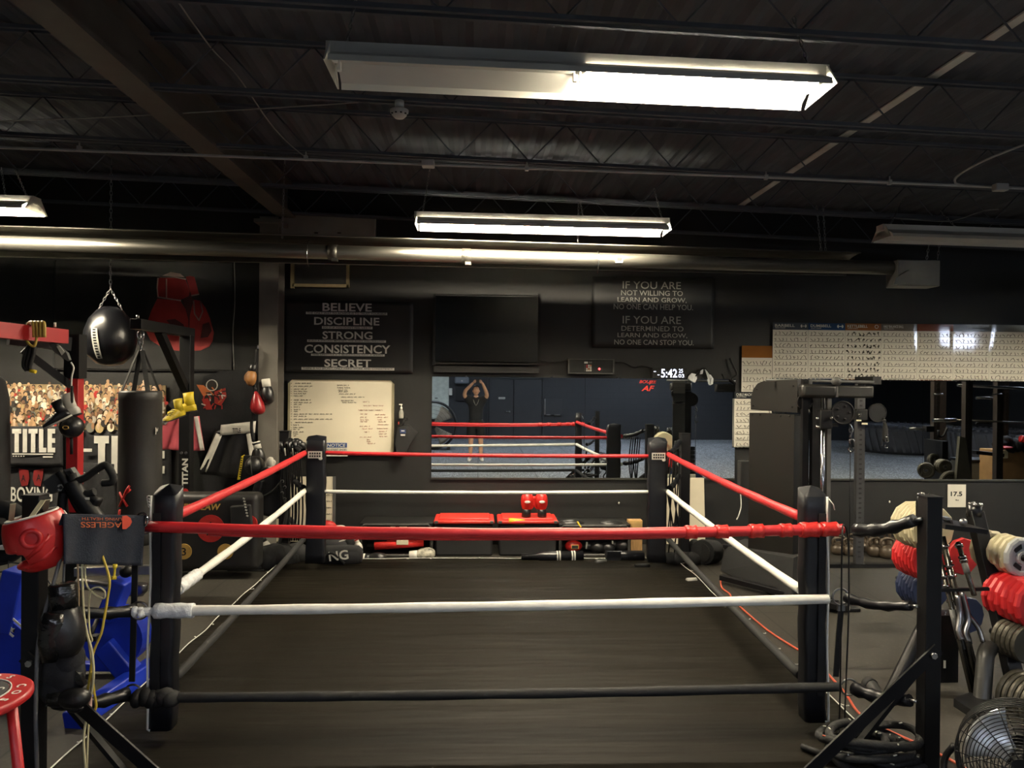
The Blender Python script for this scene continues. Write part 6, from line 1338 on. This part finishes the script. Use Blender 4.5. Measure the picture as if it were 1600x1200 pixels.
bent('rear_leg', [at(1452, 960, 4.75), at(1420, 1026, 4.6), at(1388, 1092, 4.5)], .042)
bent('foot', [at(1358, 1070, 4.6), at(1366, 1078, 4.55), at(1380, 1110, 4.45), at(1400, 1130, 4.4), at(1440, 1150, 4.3)], .042, DGREY)
m = MB(RUB); m.cyl(at(1355, 1068, 4.62), at(1362, 1073, 4.58), .05); m.build('foot_cap', T)
bent('front_leg', [at(1547, 1010, 4.45), at(1540, 1025, 4.4), at(1537, 1060, 4.35), at(1533, 1105, 4.3)], .05, mat('leg_grey', '3a3a38', .4, .3))
m = MB(BLK); a = at(1470, 820, 4.6); m.box(a + V((.07, 0, 0)), (.28, .3, .03), (0, .12, 0)); m.build('top_tray', T)
m = MB(STEEL); m.prism([at(x, y, 4.55) for x, y in ((1478, 809), (1486, 809), (1492, 824), (1489, 824), (1484, 813), (1479, 813))], (0, .05, 0)); m.ell(at(1505, 816, 4.5), (.025, .02, .025)); m.build('bar_collar', T)
m = MB(BLK); m.beam(at(1468, 922, 4.55), at(1545, 920, 4.5), .02, .02); m.build('bar_guide', T)
g = gnd(1520, 1115); m = MB(BLK); m.prism([gnd(1490, 1104), gnd(1516, 1094), gnd(1560, 1112), gnd(1545, 1140)], (0, 0, .05)); m.build('bar_tray', T)
m = MB(BLK); m.box(at(1470, 1030, 4.7), (.16, .12, .62), (0, .0, 0)); m.mat(INKW); m.box(at(1476, 1038, 4.63), (.014, .004, .05)); m.build('back_panel', T)
ax = V((.17, -.985, 0)).normalized(); pegs = []
for (px, py, Yp) in ((1536, 855, 4.78), (1556, 925, 4.62), (1566, 992, 4.5), (1582, 1082, 4.35)):
    p = at(px, py, Yp); m = MB(BLK); m.cyl(p - ax * .08, p + ax * .36, .02, seg=12); m.build('peg', T); pegs.append(p)
axl = V((-.1, .995, 0)).normalized()
for (px, py, Yp) in ((1461, 828, 4.92), (1459, 877, 5.2), (1456, 924, 5.5)):
    p = at(px, py, Yp); m = MB(BLK); m.cyl(p, p + axl * .4, .02, seg=10); m.build('peg', T); pegs.append(p)
def plate(c, a, r, th, mm, label, group, n=12, hole=True, rot=0, recess=True):
    c, a = V(c), V(a).normalized(); x = Z; y = a.cross(x).normalized(); x = y.cross(a)
    m = MB(mm)
    def rg(rad, s_, nn=n): return [m.bm.verts.new(c + a * s_ + (x * math.cos(2 * math.pi * (k + rot) / nn) + y * math.sin(2 * math.pi * (k + rot) / nn)) * rad) for k in range(nn)]
    seq = [(r * .18, .0), (r * .9, 0), (r, th * .25), (r, th * .75), (r * .9, th), (r * .74, th), (r * .68, th * .6), (r * .36, th * .6), (r * .3, th), (r * .18, th)] if recess else [(r * .18, 0), (r * .95, 0), (r, th * .3), (r, th * .7), (r * .95, th), (r * .18, th)]
    R_ = [rg(*q) for q in seq]; fs = []
    for p, q in zip(R_, R_[1:] + R_[:1]):
        for k in range(n): fs.append(m.bm.faces.new((p[k], p[(k + 1) % n], q[(k + 1) % n], q[k])))
    m._fin(fs)
    T2 = m.thing('weight_plate', label, 'weight plate', group)
    return T2
WP = mat('plate_cream', 'd2c8a4', .5, 0, .08, 8); WG = mat('plate_pale_grey', 'b4b6b4', .5, 0, .08, 8); RP = mat('plate_red', 'd22d30', .45, 0, .1, 8); GP = mat('plate_iron', '4c493f', .45, .4, .15, 8); NP = mat('plate_navy', '1d2a4a', .5, 0, .12, 8)
ordn = ['innermost', 'second from the post', 'third from the post', 'fourth from the post', 'fifth from the post', 'outermost', 'seventh', 'eighth']
for k in range(6):
    off = .005 + k * .043 + (.045 if k > 1 else 0)
    p_ = plate(pegs[0] + ax * off, ax, .128, .04, WG if k == 5 else WP, '%s white weight plate on the right top peg of the tree' % ordn[k].capitalize(), 'white plates on the right top peg', rot=.3 * k)
    if k == 5:
        c = pegs[0] + ax * (off + .041)
        for q in range(3):
            m = MB(INK); a_ = q * 2.094 + .5; y_ = ax.cross(Z); s1 = [(.45, -.5), (.68, -.42), (.68, .42), (.45, .5)]; m.prism([c - ax * .012 + Z * (.128 * r_ * math.cos(a_ + t)) + y_ * (.128 * r_ * math.sin(a_ + t)) for r_, t in s1], ax * .002); m.build('grip_slot', p_)
for k in range(6): plate(pegs[1] + ax * (.02 + k * .047), ax, .15, .043, RP, '%s red weight plate on the right middle peg of the tree' % ordn[k].capitalize(), 'red plates on the right middle peg', rot=.2 * k)
for k in range(5): plate(pegs[2] + ax * (.02 + k * .035), ax, .118, .03, GP, '%s dark iron plate on the right third peg of the tree' % ordn[k].capitalize(), 'iron plates on the right third peg', 20, recess=False)
for k in range(5): plate(pegs[3] + ax * (.02 + k * .04), ax, .16, .034, GP, '%s dark iron plate on the lowest right peg of the tree' % ordn[k].capitalize(), 'iron plates on the lowest right peg', 24, recess=False)
for j, (mm, nm, r_, n_) in enumerate(((WP, 'white', .165, 7), (RP, 'red', .165, 7), (NP, 'navy', .16, 6))):
    for k in range(n_): plate(pegs[4 + j] + axl * (.01 + k * .036 + (0 if j else -.0)), axl, r_, .033, mm, '%s %s plate on the left side of the weight tree' % ((ordn[:n_ - 1] + ['outermost'])[k].capitalize() if k != 5 or n_ == 6 else 'Sixth', nm), '%s plates on the left side of the tree' % nm, rot=.25 * k, recess=False)
plate(at(1500, 868, 4.95), ax, .13, .034, RP, 'single red plate seen between the leaning barbells', 'loose plates behind the barbells', recess=False)
plate(at(1508, 960, 4.95), ax, .13, .034, NP, 'single navy plate seen low between the leaning barbells', 'loose plates behind the barbells', recess=False)
# barbells leaning in the holder
BAR = mat('bar_steel', '6e6a62', .25, .9, .12, 8)
for k, (x0, y0, x1, y1, r) in enumerate(((1472, 838, 1534, 1102, .02), (1463, 850, 1522, 1100, .014), (1479, 865, 1540, 1104, .014), (1470, 880, 1528, 1108, .015), (1497, 848, 1522, 930, .016))):
    p, q = at(x0, y0, 4.62), at(x1, y1, 4.40); 
    T = thing('barbell', q, ['thickest barbell leaning in the tree holder', 'slim barbell leaning leftmost in the tree holder', 'barbell with chrome collars leaning right of the thickest one', 'barbell leaning low behind the thickest one', 'short bar standing right under the tree tray'][k], 'barbell', 'barbells in the tree holder')
    m = MB(BAR); m.cyl(p, q, r, seg=10); m.build('shaft', T)
    d = (q - p).normalized()
    m = MB(CHROME)
    for s_ in (.06, .18 + .03 * k, .24 + .03 * k): c = p + (q - p) * s_; m.tube([c - d * .008, c + d * .008], r * 1.6, 10)
    m.build('collar', T)
    m = MB(GREYP); m.cyl(p + (q - p) * .42, p + (q - p) * .6, r * 1.25, seg=10); m.build('sleeve', T)
T = thing('curl_bar', at(1515, 1000, 4.45), 'bent steel curl bar leaning in the tree holder', 'barbell', 'barbells in the tree holder'); m = MB(STEEL)
m.tube(curve([at(1496, 930, 4.5), at(1500, 960, 4.48), at(1497, 985, 4.45), at(1503, 1000, 4.42)], 6), .017, 8); m.tube(curve([at(1503, 925, 4.5), at(1513, 965, 4.48), at(1508, 988, 4.45), at(1513, 1003, 4.42)], 6), .017, 8); m.tube(curve([at(1512, 960, 4.5), at(1528, 980, 4.48), at(1536, 1003, 4.45)], 6), .015, 8); m.build('bar', T)
# battle rope heap
T = thing('battle_rope', gnd(1375, 1190), 'black battle rope with white flecks coiled round the foot of the right post', 'rope'); bc = gnd(1362, 1192, .03); rnd = random.Random(12)
m = MB(mat('battle_rope_black', '161616', .8, 0, .3, 40, .4, 60)); pts = []
for k in range(140):
    a = k * .33; r_ = .05 + .14 * abs(math.sin(k * .11)); pts.append(bc + V((r_ * 1.25 * math.cos(a) + .05 * math.sin(k * .05), r_ * .75 * math.sin(a), .02 + .022 * (k // 20) + .01 * math.sin(k * .9))))
pts = curve(pts, 3); m.tube(pts, .021, 7); m.build('coil', T)
m = MB(INKW)
for k in range(0, len(pts) - 6, 9):
    p = pts[k] + V((0, -.012, .019)); m.mat(MATS['cord_orange'] if k % 7 == 0 else INKW); m.beam(p, p + V((rnd.uniform(-.02, .02), rnd.uniform(-.02, .02), .001)), .006, .004)
m.build('flecks', T, 'white woven flecks', True)
m = MB(CHROME); m.cyl(gnd(1404, 1065, .0), gnd(1404, 1065, .02), .03); m.thing('small_weight', 'tiny steel collar lying on the floor right of the low strap', 'collar')
# floor fan
fcn = at(1600, 1192, 3.05); fax = V((-.62, -.78, .1)).normalized()
T = thing('floor_fan', V((fcn.x, fcn.y, 0)), 'round black wire floor fan with pale metal blades at the lower right corner', 'fan'); xx = Z.cross(fax).normalized(); yy = fax.cross(xx)
m = MB(mat('fan_wire', '2a2a2a', .35, .5)); 
def dome(r, s_): return fcn + fax * (s_ * (.075 + .05 * (1 - (r / .25) ** 2)))
for s_ in (1, -1):
    for k in range(16 if s_ > 0 else 8):
        r_ = .05 + .2 * k / (15 if s_ > 0 else 7); m.ring(dome(r_, s_), r_, .0022, fax, 44, 4)
    for k in range(16):
        a = k * math.pi / 8; m.tube([dome(r_, s_) + xx * (r_ * math.cos(a)) + yy * (r_ * math.sin(a)) for r_ in (.05, .1, .15, .2, .25)], .0028, 4)
for k in range(5): m.ring(fcn + fax * (-.06 + .03 * k), .253, .003, fax, 44, 4)
m.build('cage', T)
for k in range(3):
    a0 = k * 2.094 + 2.6; m = MB(mat('fan_blade', 'b4b8bc', .3, .8)); m.grid(lambda u, v: fcn + xx * ((.05 + .17 * v) * math.cos(a0 + (u - .5) * (.9 + .5 * v))) + yy * ((.05 + .17 * v) * math.sin(a0 + (u - .5) * (.9 + .5 * v))) + fax * ((u - .5) * .06), 10, 8); o = m.build('blade', T); mod_solid(o, .003)
m = MB(BLK); m.cyl(fcn - fax * .1, fcn + fax * .1, .045, seg=18); m.build('hub', T)
m = MB(BLK); m.cyl(fcn - fax * .12, fcn - fax * .28, .08, seg=18); m.build('motor', T)
m = MB(BLK); yb = xx
for s_ in (-1, 1): m.tube(curve([fcn + yb * (s_ * .26), fcn + yb * (s_ * .3) + V((0, 0, -.1)), V((fcn.x, fcn.y, .02)) + yb * (s_ * .27) + fax * .1, V((fcn.x, fcn.y, .02)) + yb * (s_ * .25) - fax * .25], 6), .014, 8)
m.build('stand', T)
# ------------------------------------------------------------------ what the mirrors show: the photographer and the gym behind the camera
def mr(px, py, depth):
    """the real point that a mirror shows at (px, py) when the light has gone depth metres along y"""
    p = at(px, py, depth); return V((p.x, 2 * (WY - .018) - p.y, p.z))
def skin_mesh(name, joints, edges, parent, m_, root=0, sub=2):
    r = parent
    while r.parent: r = r.parent
    me = bpy.data.meshes.new(name); me.from_pydata([V(j[0]) - r.location for j in joints], edges, []); me.materials.append(m_)
    o = bpy.data.objects.new(name, me); COL.objects.link(o); o.parent = parent
    sk = o.modifiers.new('skin', 'SKIN'); sk.use_smooth_shade = True
    for i, v in enumerate(me.skin_vertices[0].data):
        rr = joints[i][1]; v.radius = rr if isinstance(rr, tuple) else (rr, rr); v.use_root = i == root
    mod_sub(o, sub); return o
PX, PY = -.06, -.46
T = thing('person', (PX, PY, 0), 'person in black shirt and shorts raising a phone with both hands before the ring', 'person')
def P(x, y, z): return V((PX + x, PY + y, z))
J = [(P(0, 0, .98), (.155, .11)), (P(0, .0, 1.15), (.15, .105)), (P(0, 0, 1.34), (.165, .115)), (P(0, .0, 1.47), (.13, .09)), (P(0, .005, 1.55), .062), (P(0, .02, 1.61), .058),
     (P(.09, 0, .93), .088), (P(.12, .02, .52), .065), (P(.125, -.01, .30), .058), (P(.13, -.02, .09), .042), (P(.145, .10, .045), .04), (P(.15, .2, .03), .03),
     (P(-.09, 0, .93), .088), (P(-.12, .02, .52), .065), (P(-.125, -.01, .30), .058), (P(-.13, -.02, .09), .042), (P(-.145, .10, .045), .04), (P(-.15, .2, .03), .03),
     (P(.18, 0, 1.49), .065), (P(.27, .10, 1.60), .052), (P(.235, .22, 1.72), .045), (P(.16, .33, 1.88), .032), (P(.14, .35, 1.925), .03),
     (P(-.18, 0, 1.49), .065), (P(-.29, .10, 1.60), .052), (P(-.26, .22, 1.72), .045), (P(-.10, .33, 1.88), .032), (P(-.07, .35, 1.925), .03)]
# lower body kept continuous: pelvis, legs, trunk, arms, neck in one surface
E = [(0, 1), (1, 2), (2, 3), (3, 4), (4, 5), (0, 6), (6, 7), (7, 8), (8, 9), (9, 10), (10, 11), (0, 12), (12, 13), (13, 14), (14, 15), (15, 16), (16, 17), (3, 18), (18, 19), (19, 20), (20, 21), (21, 22), (3, 23), (23, 24), (24, 25), (25, 26), (26, 27)]
body = skin_mesh('body', J, E, T, SKIN)
# head with face, joined to the body's name space as a part of the same figure
m = MB(SKIN); hcn = P(0, .045, 1.715)
def headpt(u, v):
    a = 2 * math.pi * u; b = math.pi * (v - .5); x = math.cos(b) * math.sin(a); y = math.cos(b) * math.cos(a); z = math.sin(b)
    w_ = .078 * (1 - .22 * max(0, -z) ** 1.5); d_ = .098
    p = V((w_ * x, d_ * y * (1 - .1 * max(0, -z)), .122 * z))
    if y > .3:                                  # face: brow, eye hollows, nose, mouth, chin
        p.y += .018 * math.exp(-((x / .16) ** 2 + ((z + .18) / .2) ** 2)) + .008 * math.exp(-((x / .6) ** 2 + ((z - .18) / .1) ** 2)) - .008 * (math.exp(-(((x - .38) / .17) ** 2 + ((z - .02) / .11) ** 2)) + math.exp(-(((x + .38) / .17) ** 2 + ((z - .02) / .11) ** 2))) + .006 * math.exp(-((x / .3) ** 2 + ((z + .5) / .07) ** 2)) + .008 * math.exp(-((x / .3) ** 2 + ((z + .82) / .12) ** 2))
    R = Euler((.22, 0, 0)).to_matrix(); return hcn + R @ p
m.grid(headpt, 40, 26); m.keepn = False
bmesh.ops.remove_doubles(m.bm, verts=m.bm.verts[:], dist=.0004)
for s_ in (-1, 1): m.ell(hcn + V((s_ * .08, -.005, -.005)), (.012, .02, .032), (0, 0, s_ * .3), 10, 8)
hd = m.build('head', T)
for s_ in (-1, 1):
    m = MB(INKW); e = hcn + Euler((.22, 0, 0)).to_matrix() @ V((s_ * .03, .084, .004)); m.ell(e, (.013, .008, .007), None, 10, 6); m.mat(INK); m.ell(e + V((0, .006, 0)), .0045, None, 8, 6); m.build('eye', hd)
    m = MB(hr); m.box(hcn + Euler((.22, 0, 0)).to_matrix() @ V((s_ * .03, .094, .026)), (.034, .006, .006), (0, s_ * .12, 0)); m.build('eyebrow', hd)
m = MB(mat('lip', '8a4f42', .6)); m.ell(hcn + Euler((.22, 0, 0)).to_matrix() @ V((0, .096, -.06)), (.022, .006, .007), None, 12, 6); m.build('mouth', hd)
m = MB(hr); m.grid(lambda u, v: hcn + (headpt(u, .5 + .5 * v) - hcn) * 1.1 + V((0, -.012 + .004 * math.sin(u * 60), .012)), 40, 12, keep=lambda u, v: not (v < .42 and (u < .17 or u > .83))); o = m.build('hair', T); mod_solid(o, .012)
# clothes
SHIRT = mat('shirt_black', '1d1e22', .85, 0, .15, 14, .3, 20); SHORT = mat('shorts_black', '141414', .8, 0, .15, 14, .3, 20)
JS = [(P(0, 0, .93), (.205, .15)), (P(0, .0, 1.12), (.185, .135)), (P(0, 0, 1.33), (.20, .145)), (P(0, .0, 1.475), (.165, .12)), (P(.18, .0, 1.495), .10), (P(.262, .085, 1.585), .09), (P(-.18, .0, 1.495), .10), (P(-.28, .085, 1.585), .09)]
skin_mesh('shirt', JS, [(0, 1), (1, 2), (2, 3), (3, 4), (4, 5), (3, 6), (6, 7)], T, SHIRT)
m = MB(INKW); m.tube([P(.065, .118, 1.5), P(.04, .15, 1.42), P(0, .158, 1.36), P(-.04, .15, 1.42), P(-.065, .118, 1.5)], .003, 5); m.build('necklace', T)
JP = [(P(0, 0, 1.10), (.18, .13)), (P(0, 0, .95), (.19, .145)), (P(.105, .0, .86), .135), (P(.125, .01, .56), .125), (P(-.105, .0, .86), .135), (P(-.125, .01, .56), .125)]
skin_mesh('shorts', JP, [(0, 1), (1, 2), (2, 3), (1, 4), (4, 5)], T, SHORT)
for s_ in (1, -1):
    m = MB(mat('shoe_white', 'e2e0da', .5)); loft(m, P(s_ * .13, -.07, .0), (s_ * .12, 1, 0), Z, [(0, .03, .035, .05), (.04, .045, .05, .055), (.1, .045, .055, .06), (.17, .05, .038, .043), (.25, .048, .03, .034), (.29, .025, .02, .024)], 14); m.build('shoe', T)
    m = MB(INK); m.tube([P(s_ * .13, -.02, .1), P(s_ * .13, -.02, .15)], [.05, .048], 12); m.build('sock', T)
# hands: palm, four unequal bent fingers, thumb, closed on the phone
PH = V((PX + .035, PY + .415, 1.955))
for s_ in (1, -1):
    w0 = V(J[22][0] if s_ > 0 else J[27][0]); c = PH + V((s_ * .068, -.022, -.012))
    jj = [(w0 - V((0, .012, .02)), .026), (w0.lerp(c, .55), .03), (c, .028)]; ee = [(0, 1), (1, 2)]
    for k, L in enumerate((.9, 1.0, .95, .78)):
        b = c + V((s_ * .012, .006, .03 - k * .02)); i = len(jj)
        jj += [(b, .0095), (b + V((s_ * -.002, .024 * L, .006)), .009), (b + V((-s_ * .022 * L, .036, .004)), .0085), (b + V((-s_ * .046 * L, .034, .0)), .007)]; ee += [(2, i), (i, i + 1), (i + 1, i + 2), (i + 2, i + 3)]
    i = len(jj); jj += [(c + V((-s_ * .012, -.012, -.018)), .011), (c + V((-s_ * .03, -.016, -.012)), .0095), (c + V((-s_ * .052, -.014, -.004)), .008)]; ee += [(2, i), (i, i + 1), (i + 1, i + 2)]
    skin_mesh('hand', jj, ee, T, SKIN, 0, 1)
m = MB(INK); m.box(PH + V((0, -.012, 0)), (.155, .009, .076), bev=.004); m.mat(mat('phone_screen', '0c0d10', .15)); m.box(PH + V((0, -.0172, 0)), (.14, .001, .068)); m.thing('phone', 'black phone held sideways above the head of the person', 'phone')
# drum fan, pale panel, wall units
FM = mat('drum_fan_black', '17181a', .5); c = mr(676, 664, 20.6); rr = .66; c.z = rr + .03
T = thing('drum_fan', (c.x, c.y, 0), 'big round drum fan with shiny blades, seen at the left edge of the mirror', 'fan')
m = MB(FM); m.ring(c, rr, .03, Yv, 40, 8); m.ring(c + V((0, -.3, 0)), rr, .03, Yv, 40, 8); m.lathe([(rr, -.3), (rr, 0)], c, Yv, 40); m.build('drum', T)
m = MB(FM)
for k in range(1, 6): m.ring(c + V((0, .02, 0)), rr * k / 6, .004, Yv, 36, 4)
m.build('cage', T)
for k in range(4):
    a0 = k * 1.571 + .75; m = MB(mat('drum_fan_blade', 'd0ccc2', .35, .3)); m.grid(lambda u, v: c + V(((.1 + .5 * v) * math.cos(a0 + (u - .5) * .8), -.12 + (u - .5) * .16, (.1 + .5 * v) * math.sin(a0 + (u - .5) * .8))), 8, 6); o = m.build('blade', T); mod_solid(o, .004)
m = MB(FM); m.cyl(c + V((0, -.2, 0)), c + V((0, .0, 0)), .1, seg=20); m.build('hub', T)
m = MB(FM)
for s_ in (-1, 1): m.box(c + V((s_ * .45, -.15, -rr + .0)), (.08, .5, .1))
m.build('foot', T)
a, b = rp(660, 592), rp(701, 654); T = thing('pale_panel', ((a.x + b.x) / 2, RY + .1, 0), 'pale grey-green board on the rear wall, seen at the left of the mirror', 'board')
m = MB(mat('pale_green', 'c2c8ba', .5)); m.box(((a.x + b.x) / 2, RY + .06, (a.z + b.z) / 2 + .25), (abs(b.x - a.x), .06, a.z - b.z + .5)); m.mat(INK); m.box((rp(682, 622).x, RY + .095, rp(682, 622).z), (.1, .004, .03)); m.build('board', T)
c = rp(704, 612); m = MB(INKW); m.box((c.x, RY + .1, c.z), (.12, .16, .24), bev=.02); m.thing('wall_phone', 'small white box on the rear wall beside the pale board', 'box')
a, b = rp(711, 591), rp(733, 599); m = MB(mat('ac_grey', '6a7076', .4)); m.box(((a.x + b.x) / 2, RY + .14, (a.z + b.z) / 2 + .02), (abs(b.x - a.x), .28, a.z - b.z + .06), bev=.05); m.mat(INKW); m.ell(((a.x + b.x) / 2, RY + .285, (a.z + b.z) / 2), .025); m.thing('wall_unit', 'rounded grey wall unit on the rear wall left of the person', 'air conditioner')
a, b = rp(712, 605), rp(736, 626); T = thing('small_television', ((a.x + b.x) / 2, RY + .1, b.z), 'small black screen on the rear wall left of the person', 'television'); m = MB(INK); m.box(((a.x + b.x) / 2, RY + .06, (a.z + b.z) / 2), (abs(b.x - a.x), .06, a.z - b.z)); m.build('screen', T); m = MB(BLK); m.box(((a.x + b.x) / 2, RY + .02, (a.z + b.z) / 2), (.2, .04, .2)); m.build('mount', T)
a, b = rp(851, 623), rp(878, 648); T = thing('wall_cabinet', ((a.x + b.x) / 2, RY + .1, b.z), 'dark wall box with silver edges on the rear wall right of the doors', 'cabinet'); m = MB(DOOR); m.box(((a.x + b.x) / 2, RY + .05, (a.z + b.z) / 2), (abs(b.x - a.x), .1, a.z - b.z)); m.build('box', T)
m = MB(STEEL); m.box((a.x, RY + .105, (a.z + b.z) / 2), (.03, .02, a.z - b.z)); m.box(((a.x * .8 + b.x * .2), RY + .105, b.z), (.14, .02, .03)); m.box(((a.x * .3 + b.x * .7), RY + .105, b.z), (.2, .02, .03)); m.build('edge', T)
# power rack far right (seen in the right mirror)
def mz(px, py, dep): return mr(px, py, dep)
T = thing('power_rack', (mz(1510, 700, 12.2).x, 2 * WY - 12.2, 0), 'black power rack with a barbell, seen in the right mirror', 'rack')
RK = mat('rack_brown_black', '2a2420', .45, .2, .2, 6)
for px, dep in ((1459, 12.6), (1508, 11.4), (1557, 12.0), (1469, 13.6), (1566, 13.2)):
    x = mz(px, 680, dep).x; m = MB(RK); m.box((x, 2 * WY - dep, 1.2), (.115, .1, 2.4)); m.mat(INK)
    for k in range(24): m.box((x, 2 * WY - dep + .052, .3 + k * .08), (.02, .006, .02))
    m.build('upright', T)
    m = MB(BLK); m.box((x, 2 * WY - dep, .02), (.3, .5, .04)); m.build('foot', T)
p = mz(1480, 600, 12.0); m = MB(RK); m.beam((mz(1459, 600, 12.6).x, 2 * WY - 12.6, 2.35), (mz(1557, 600, 12.0).x, 2 * WY - 12.0, 2.35), .1); m.build('top_beam', T)
m = MB(CHROME); m.cyl(mz(1496, 602, 11.6), mz(1660, 610, 11.6), .022); m.build('pull_up_bar', T)
for pts in ([(1420, 670), (1453, 670)], [(1525, 622), (1560, 622)]):
    m = MB(CHROME); m.cyl(mz(*pts[0], 12.2), mz(*pts[1], 12.2), .022); m.mat(BLK); m.box(mz(pts[1][0] - 3, pts[1][1], 12.2), (.14, .14, .1)); m.build('safety_peg', T)
for px in (1465, 1557): m = MB(CHROME); m.cyl(mz(px - 6, 616, 11.8), mz(px + 8, 616, 11.8), .014); m.build('pin', T)
m = MB(BLK); m.tube(curve([mz(1466, 672, 12.4), mz(1467, 681, 12.4), mz(1474, 681, 12.4), mz(1480, 668, 12.4)], 3), .02, 6); m.tube(curve([mz(1524, 663, 12.4), mz(1530, 660, 12.4), mz(1548, 661, 12.4)], 3), .02, 6); m.box(mz(1538, 708, 12.2), (.5, .3, .06), (0, .1, 0)); m.build('rack_hook', T)
T = thing('barbell', mz(1530, 657, 11.9), 'long steel barbell across the rack in the right mirror', 'barbell'); m = MB(CHROME); m.cyl(mz(1458, 657, 11.9), mz(1494, 656, 11.9), .03); m.build('sleeve', T); m = MB(BAR); m.cyl(mz(1494, 656.5, 11.9), mz(1640, 662, 11.9), .016); m.build('shaft', T)
T = thing('plate_holder', mz(1465, 750, 12.0), 'low plate holder with dark plates, seen in the right mirror', 'weight rack'); T.location.z = 0
m = MB(BLK); a_ = mz(1462, 740, 12.3); m.box((a_.x, a_.y, .5), (.1, .5, 1.0)); m.box((a_.x, a_.y, .02), (.6, .7, .04)); m.build('frame', T); ay = V((0, 1, 0))
for (px, py, dep, r_, n_, lb) in ((1475, 729, 11.6, .12, 3, 'dark plates on the mirrored holder peg'), (1447, 735, 11.7, .13, 3, 'pale-rimmed plates at the mirrored holder side'), (1459, 718, 12.2, .1, 2, 'small dark plates on top of the mirrored holder'), (1487, 755, 11.4, .2, 2, 'large dark plates low on the mirrored holder')):
    c = mz(px, py, dep); dirn = V((-.5, .86, 0)) if px == 1447 else ay
    for k in range(n_): plate(c - dirn * (.05 * k), dirn, r_, .045, GP, '%s %s' % (('Front', 'Second', 'Third')[k], lb), lb, 20, recess=k == 0)
m = MB(mat('pad_olive', '4c4a40', .5)); c = mz(1507, 710, 11.3); m.prism([mz(x, y, 11.3) for x, y in ((1500, 682), (1509, 684), (1513, 712), (1518, 752), (1494, 752))], (0, -.06, 0)); m.thing('bench_pad', 'tall grey padded board leaning on the rack in the right mirror', 'pad')
a, b = mz(1512, 722, 13.4), mz(1570, 752, 13.4); T = thing('storage_bin', ((a.x + b.x) / 2, a.y, 0), 'grey storage bin with label behind the rack in the right mirror', 'bin'); m = MB(mat('bin_grey', '4b4a42', .6)); m.box(((a.x + b.x) / 2, a.y - .25, a.z / 2), (abs(b.x - a.x), .5, a.z), bev=.02); m.build('tub', T); m = MB(BLK); m.box(((a.x + b.x) / 2, a.y - .25, a.z + .02), (abs(b.x - a.x) + .03, .53, .05), bev=.01); m.build('lid', T); m = MB(INKW); c = mz(1538, 729, 13.35); m.box((c.x, a.y + .005, c.z), (.1, .008, .05)); m.build('label_patch', T)
a, b = mz(1560, 704, 12.9), mz(1625, 752, 12.9); T = thing('cardboard_box', ((a.x + b.x) / 2, a.y, 0), 'open cardboard box full of gloves in the right mirror', 'box'); CB = mat('box_cardboard', '9c7a50', .8, 0, .1, 6); m = MB(CB); m.box(((a.x + b.x) / 2, a.y - .25, a.z / 2), (abs(b.x - a.x), .5, a.z)); m.build('carton', T); m = MB(CREAM); m.box((mz(1567, 710, 12.9).x, a.y + .01, mz(1567, 710, 12.9).z), (.17, .01, .14)); m.build('flap', T)
T = thing('red_pad', mz(1590, 698, 12.6), 'red curved pad lying on the cardboard box in the right mirror', 'pad'); m = MB(REDL); m.ell(mz(1570, 699, 12.7), (.13, .12, .03)); m.build('pad', T)
glove(mz(1594, 685, 12.6), (1, 0, -.3), (0, 1, 0), 'bright red glove on top of the box pile in the right mirror', REDL, REDL, k=1.3)
T = thing('glove_heap', mz(1590, 694, 12.7), 'dark heap of pads piled in the cardboard box in the right mirror', 'pads'); m = MB(BLKM); c = mz(1590, 695, 12.8)
for k in range(6): m.ell(c + V((.1 * k - .25, -.1, .04 * math.sin(k * 2))), (.14, .14, .1), (k, k * .4, 0), 10, 6)
m.build('heap', T)
# giant tyres lying flat
TY_ = mat('tyre_rubber', '35363a', .75, 0, .15, 6)
def tyre(c, R, H, label):
    T = thing('tractor_tyre', c, label, 'tyre', 'giant tractor tyres'); c = V(c)
    m = MB(TY_); m.lathe([(R * .5, .02), (R * .9, 0), (R * .98, H * .12), (R, H * .3), (R, H * .7), (R * .98, H * .88), (R * .9, H), (R * .5, H - .02), (R * .46, H * .7), (R * .46, H * .3), (R * .5, .02)], c, seg=48); m.build('carcass', T)
    m = MB(TY_)
    for k in range(40):
        a = k * math.pi / 20; a2 = a + .12; m.beam(c + V((R * math.cos(a), R * math.sin(a), H * .1)), c + V((R * math.cos(a2), R * math.sin(a2), H * .9)), .07, .08, up=(math.cos(a), math.sin(a), 0))
        m.beam(c + V((R * .78 * math.cos(a), R * .78 * math.sin(a), H)), c + V((R * .98 * math.cos(a), R * .98 * math.sin(a), H)), .06, .05)
    m.build('tread', T, None, True); return T
t1 = mz(1440, 700, 19.8); tyre((t1.x + .0, t1.y - 1.0, 0), 1.35, .78, 'giant tractor tyre lying flat, left one in the right mirror')
t2 = mz(1545, 710, 17.6); tyre((t2.x + .35, t2.y - .6, 0), 1.0, .82, 'giant tractor tyre lying flat, right one in the right mirror')
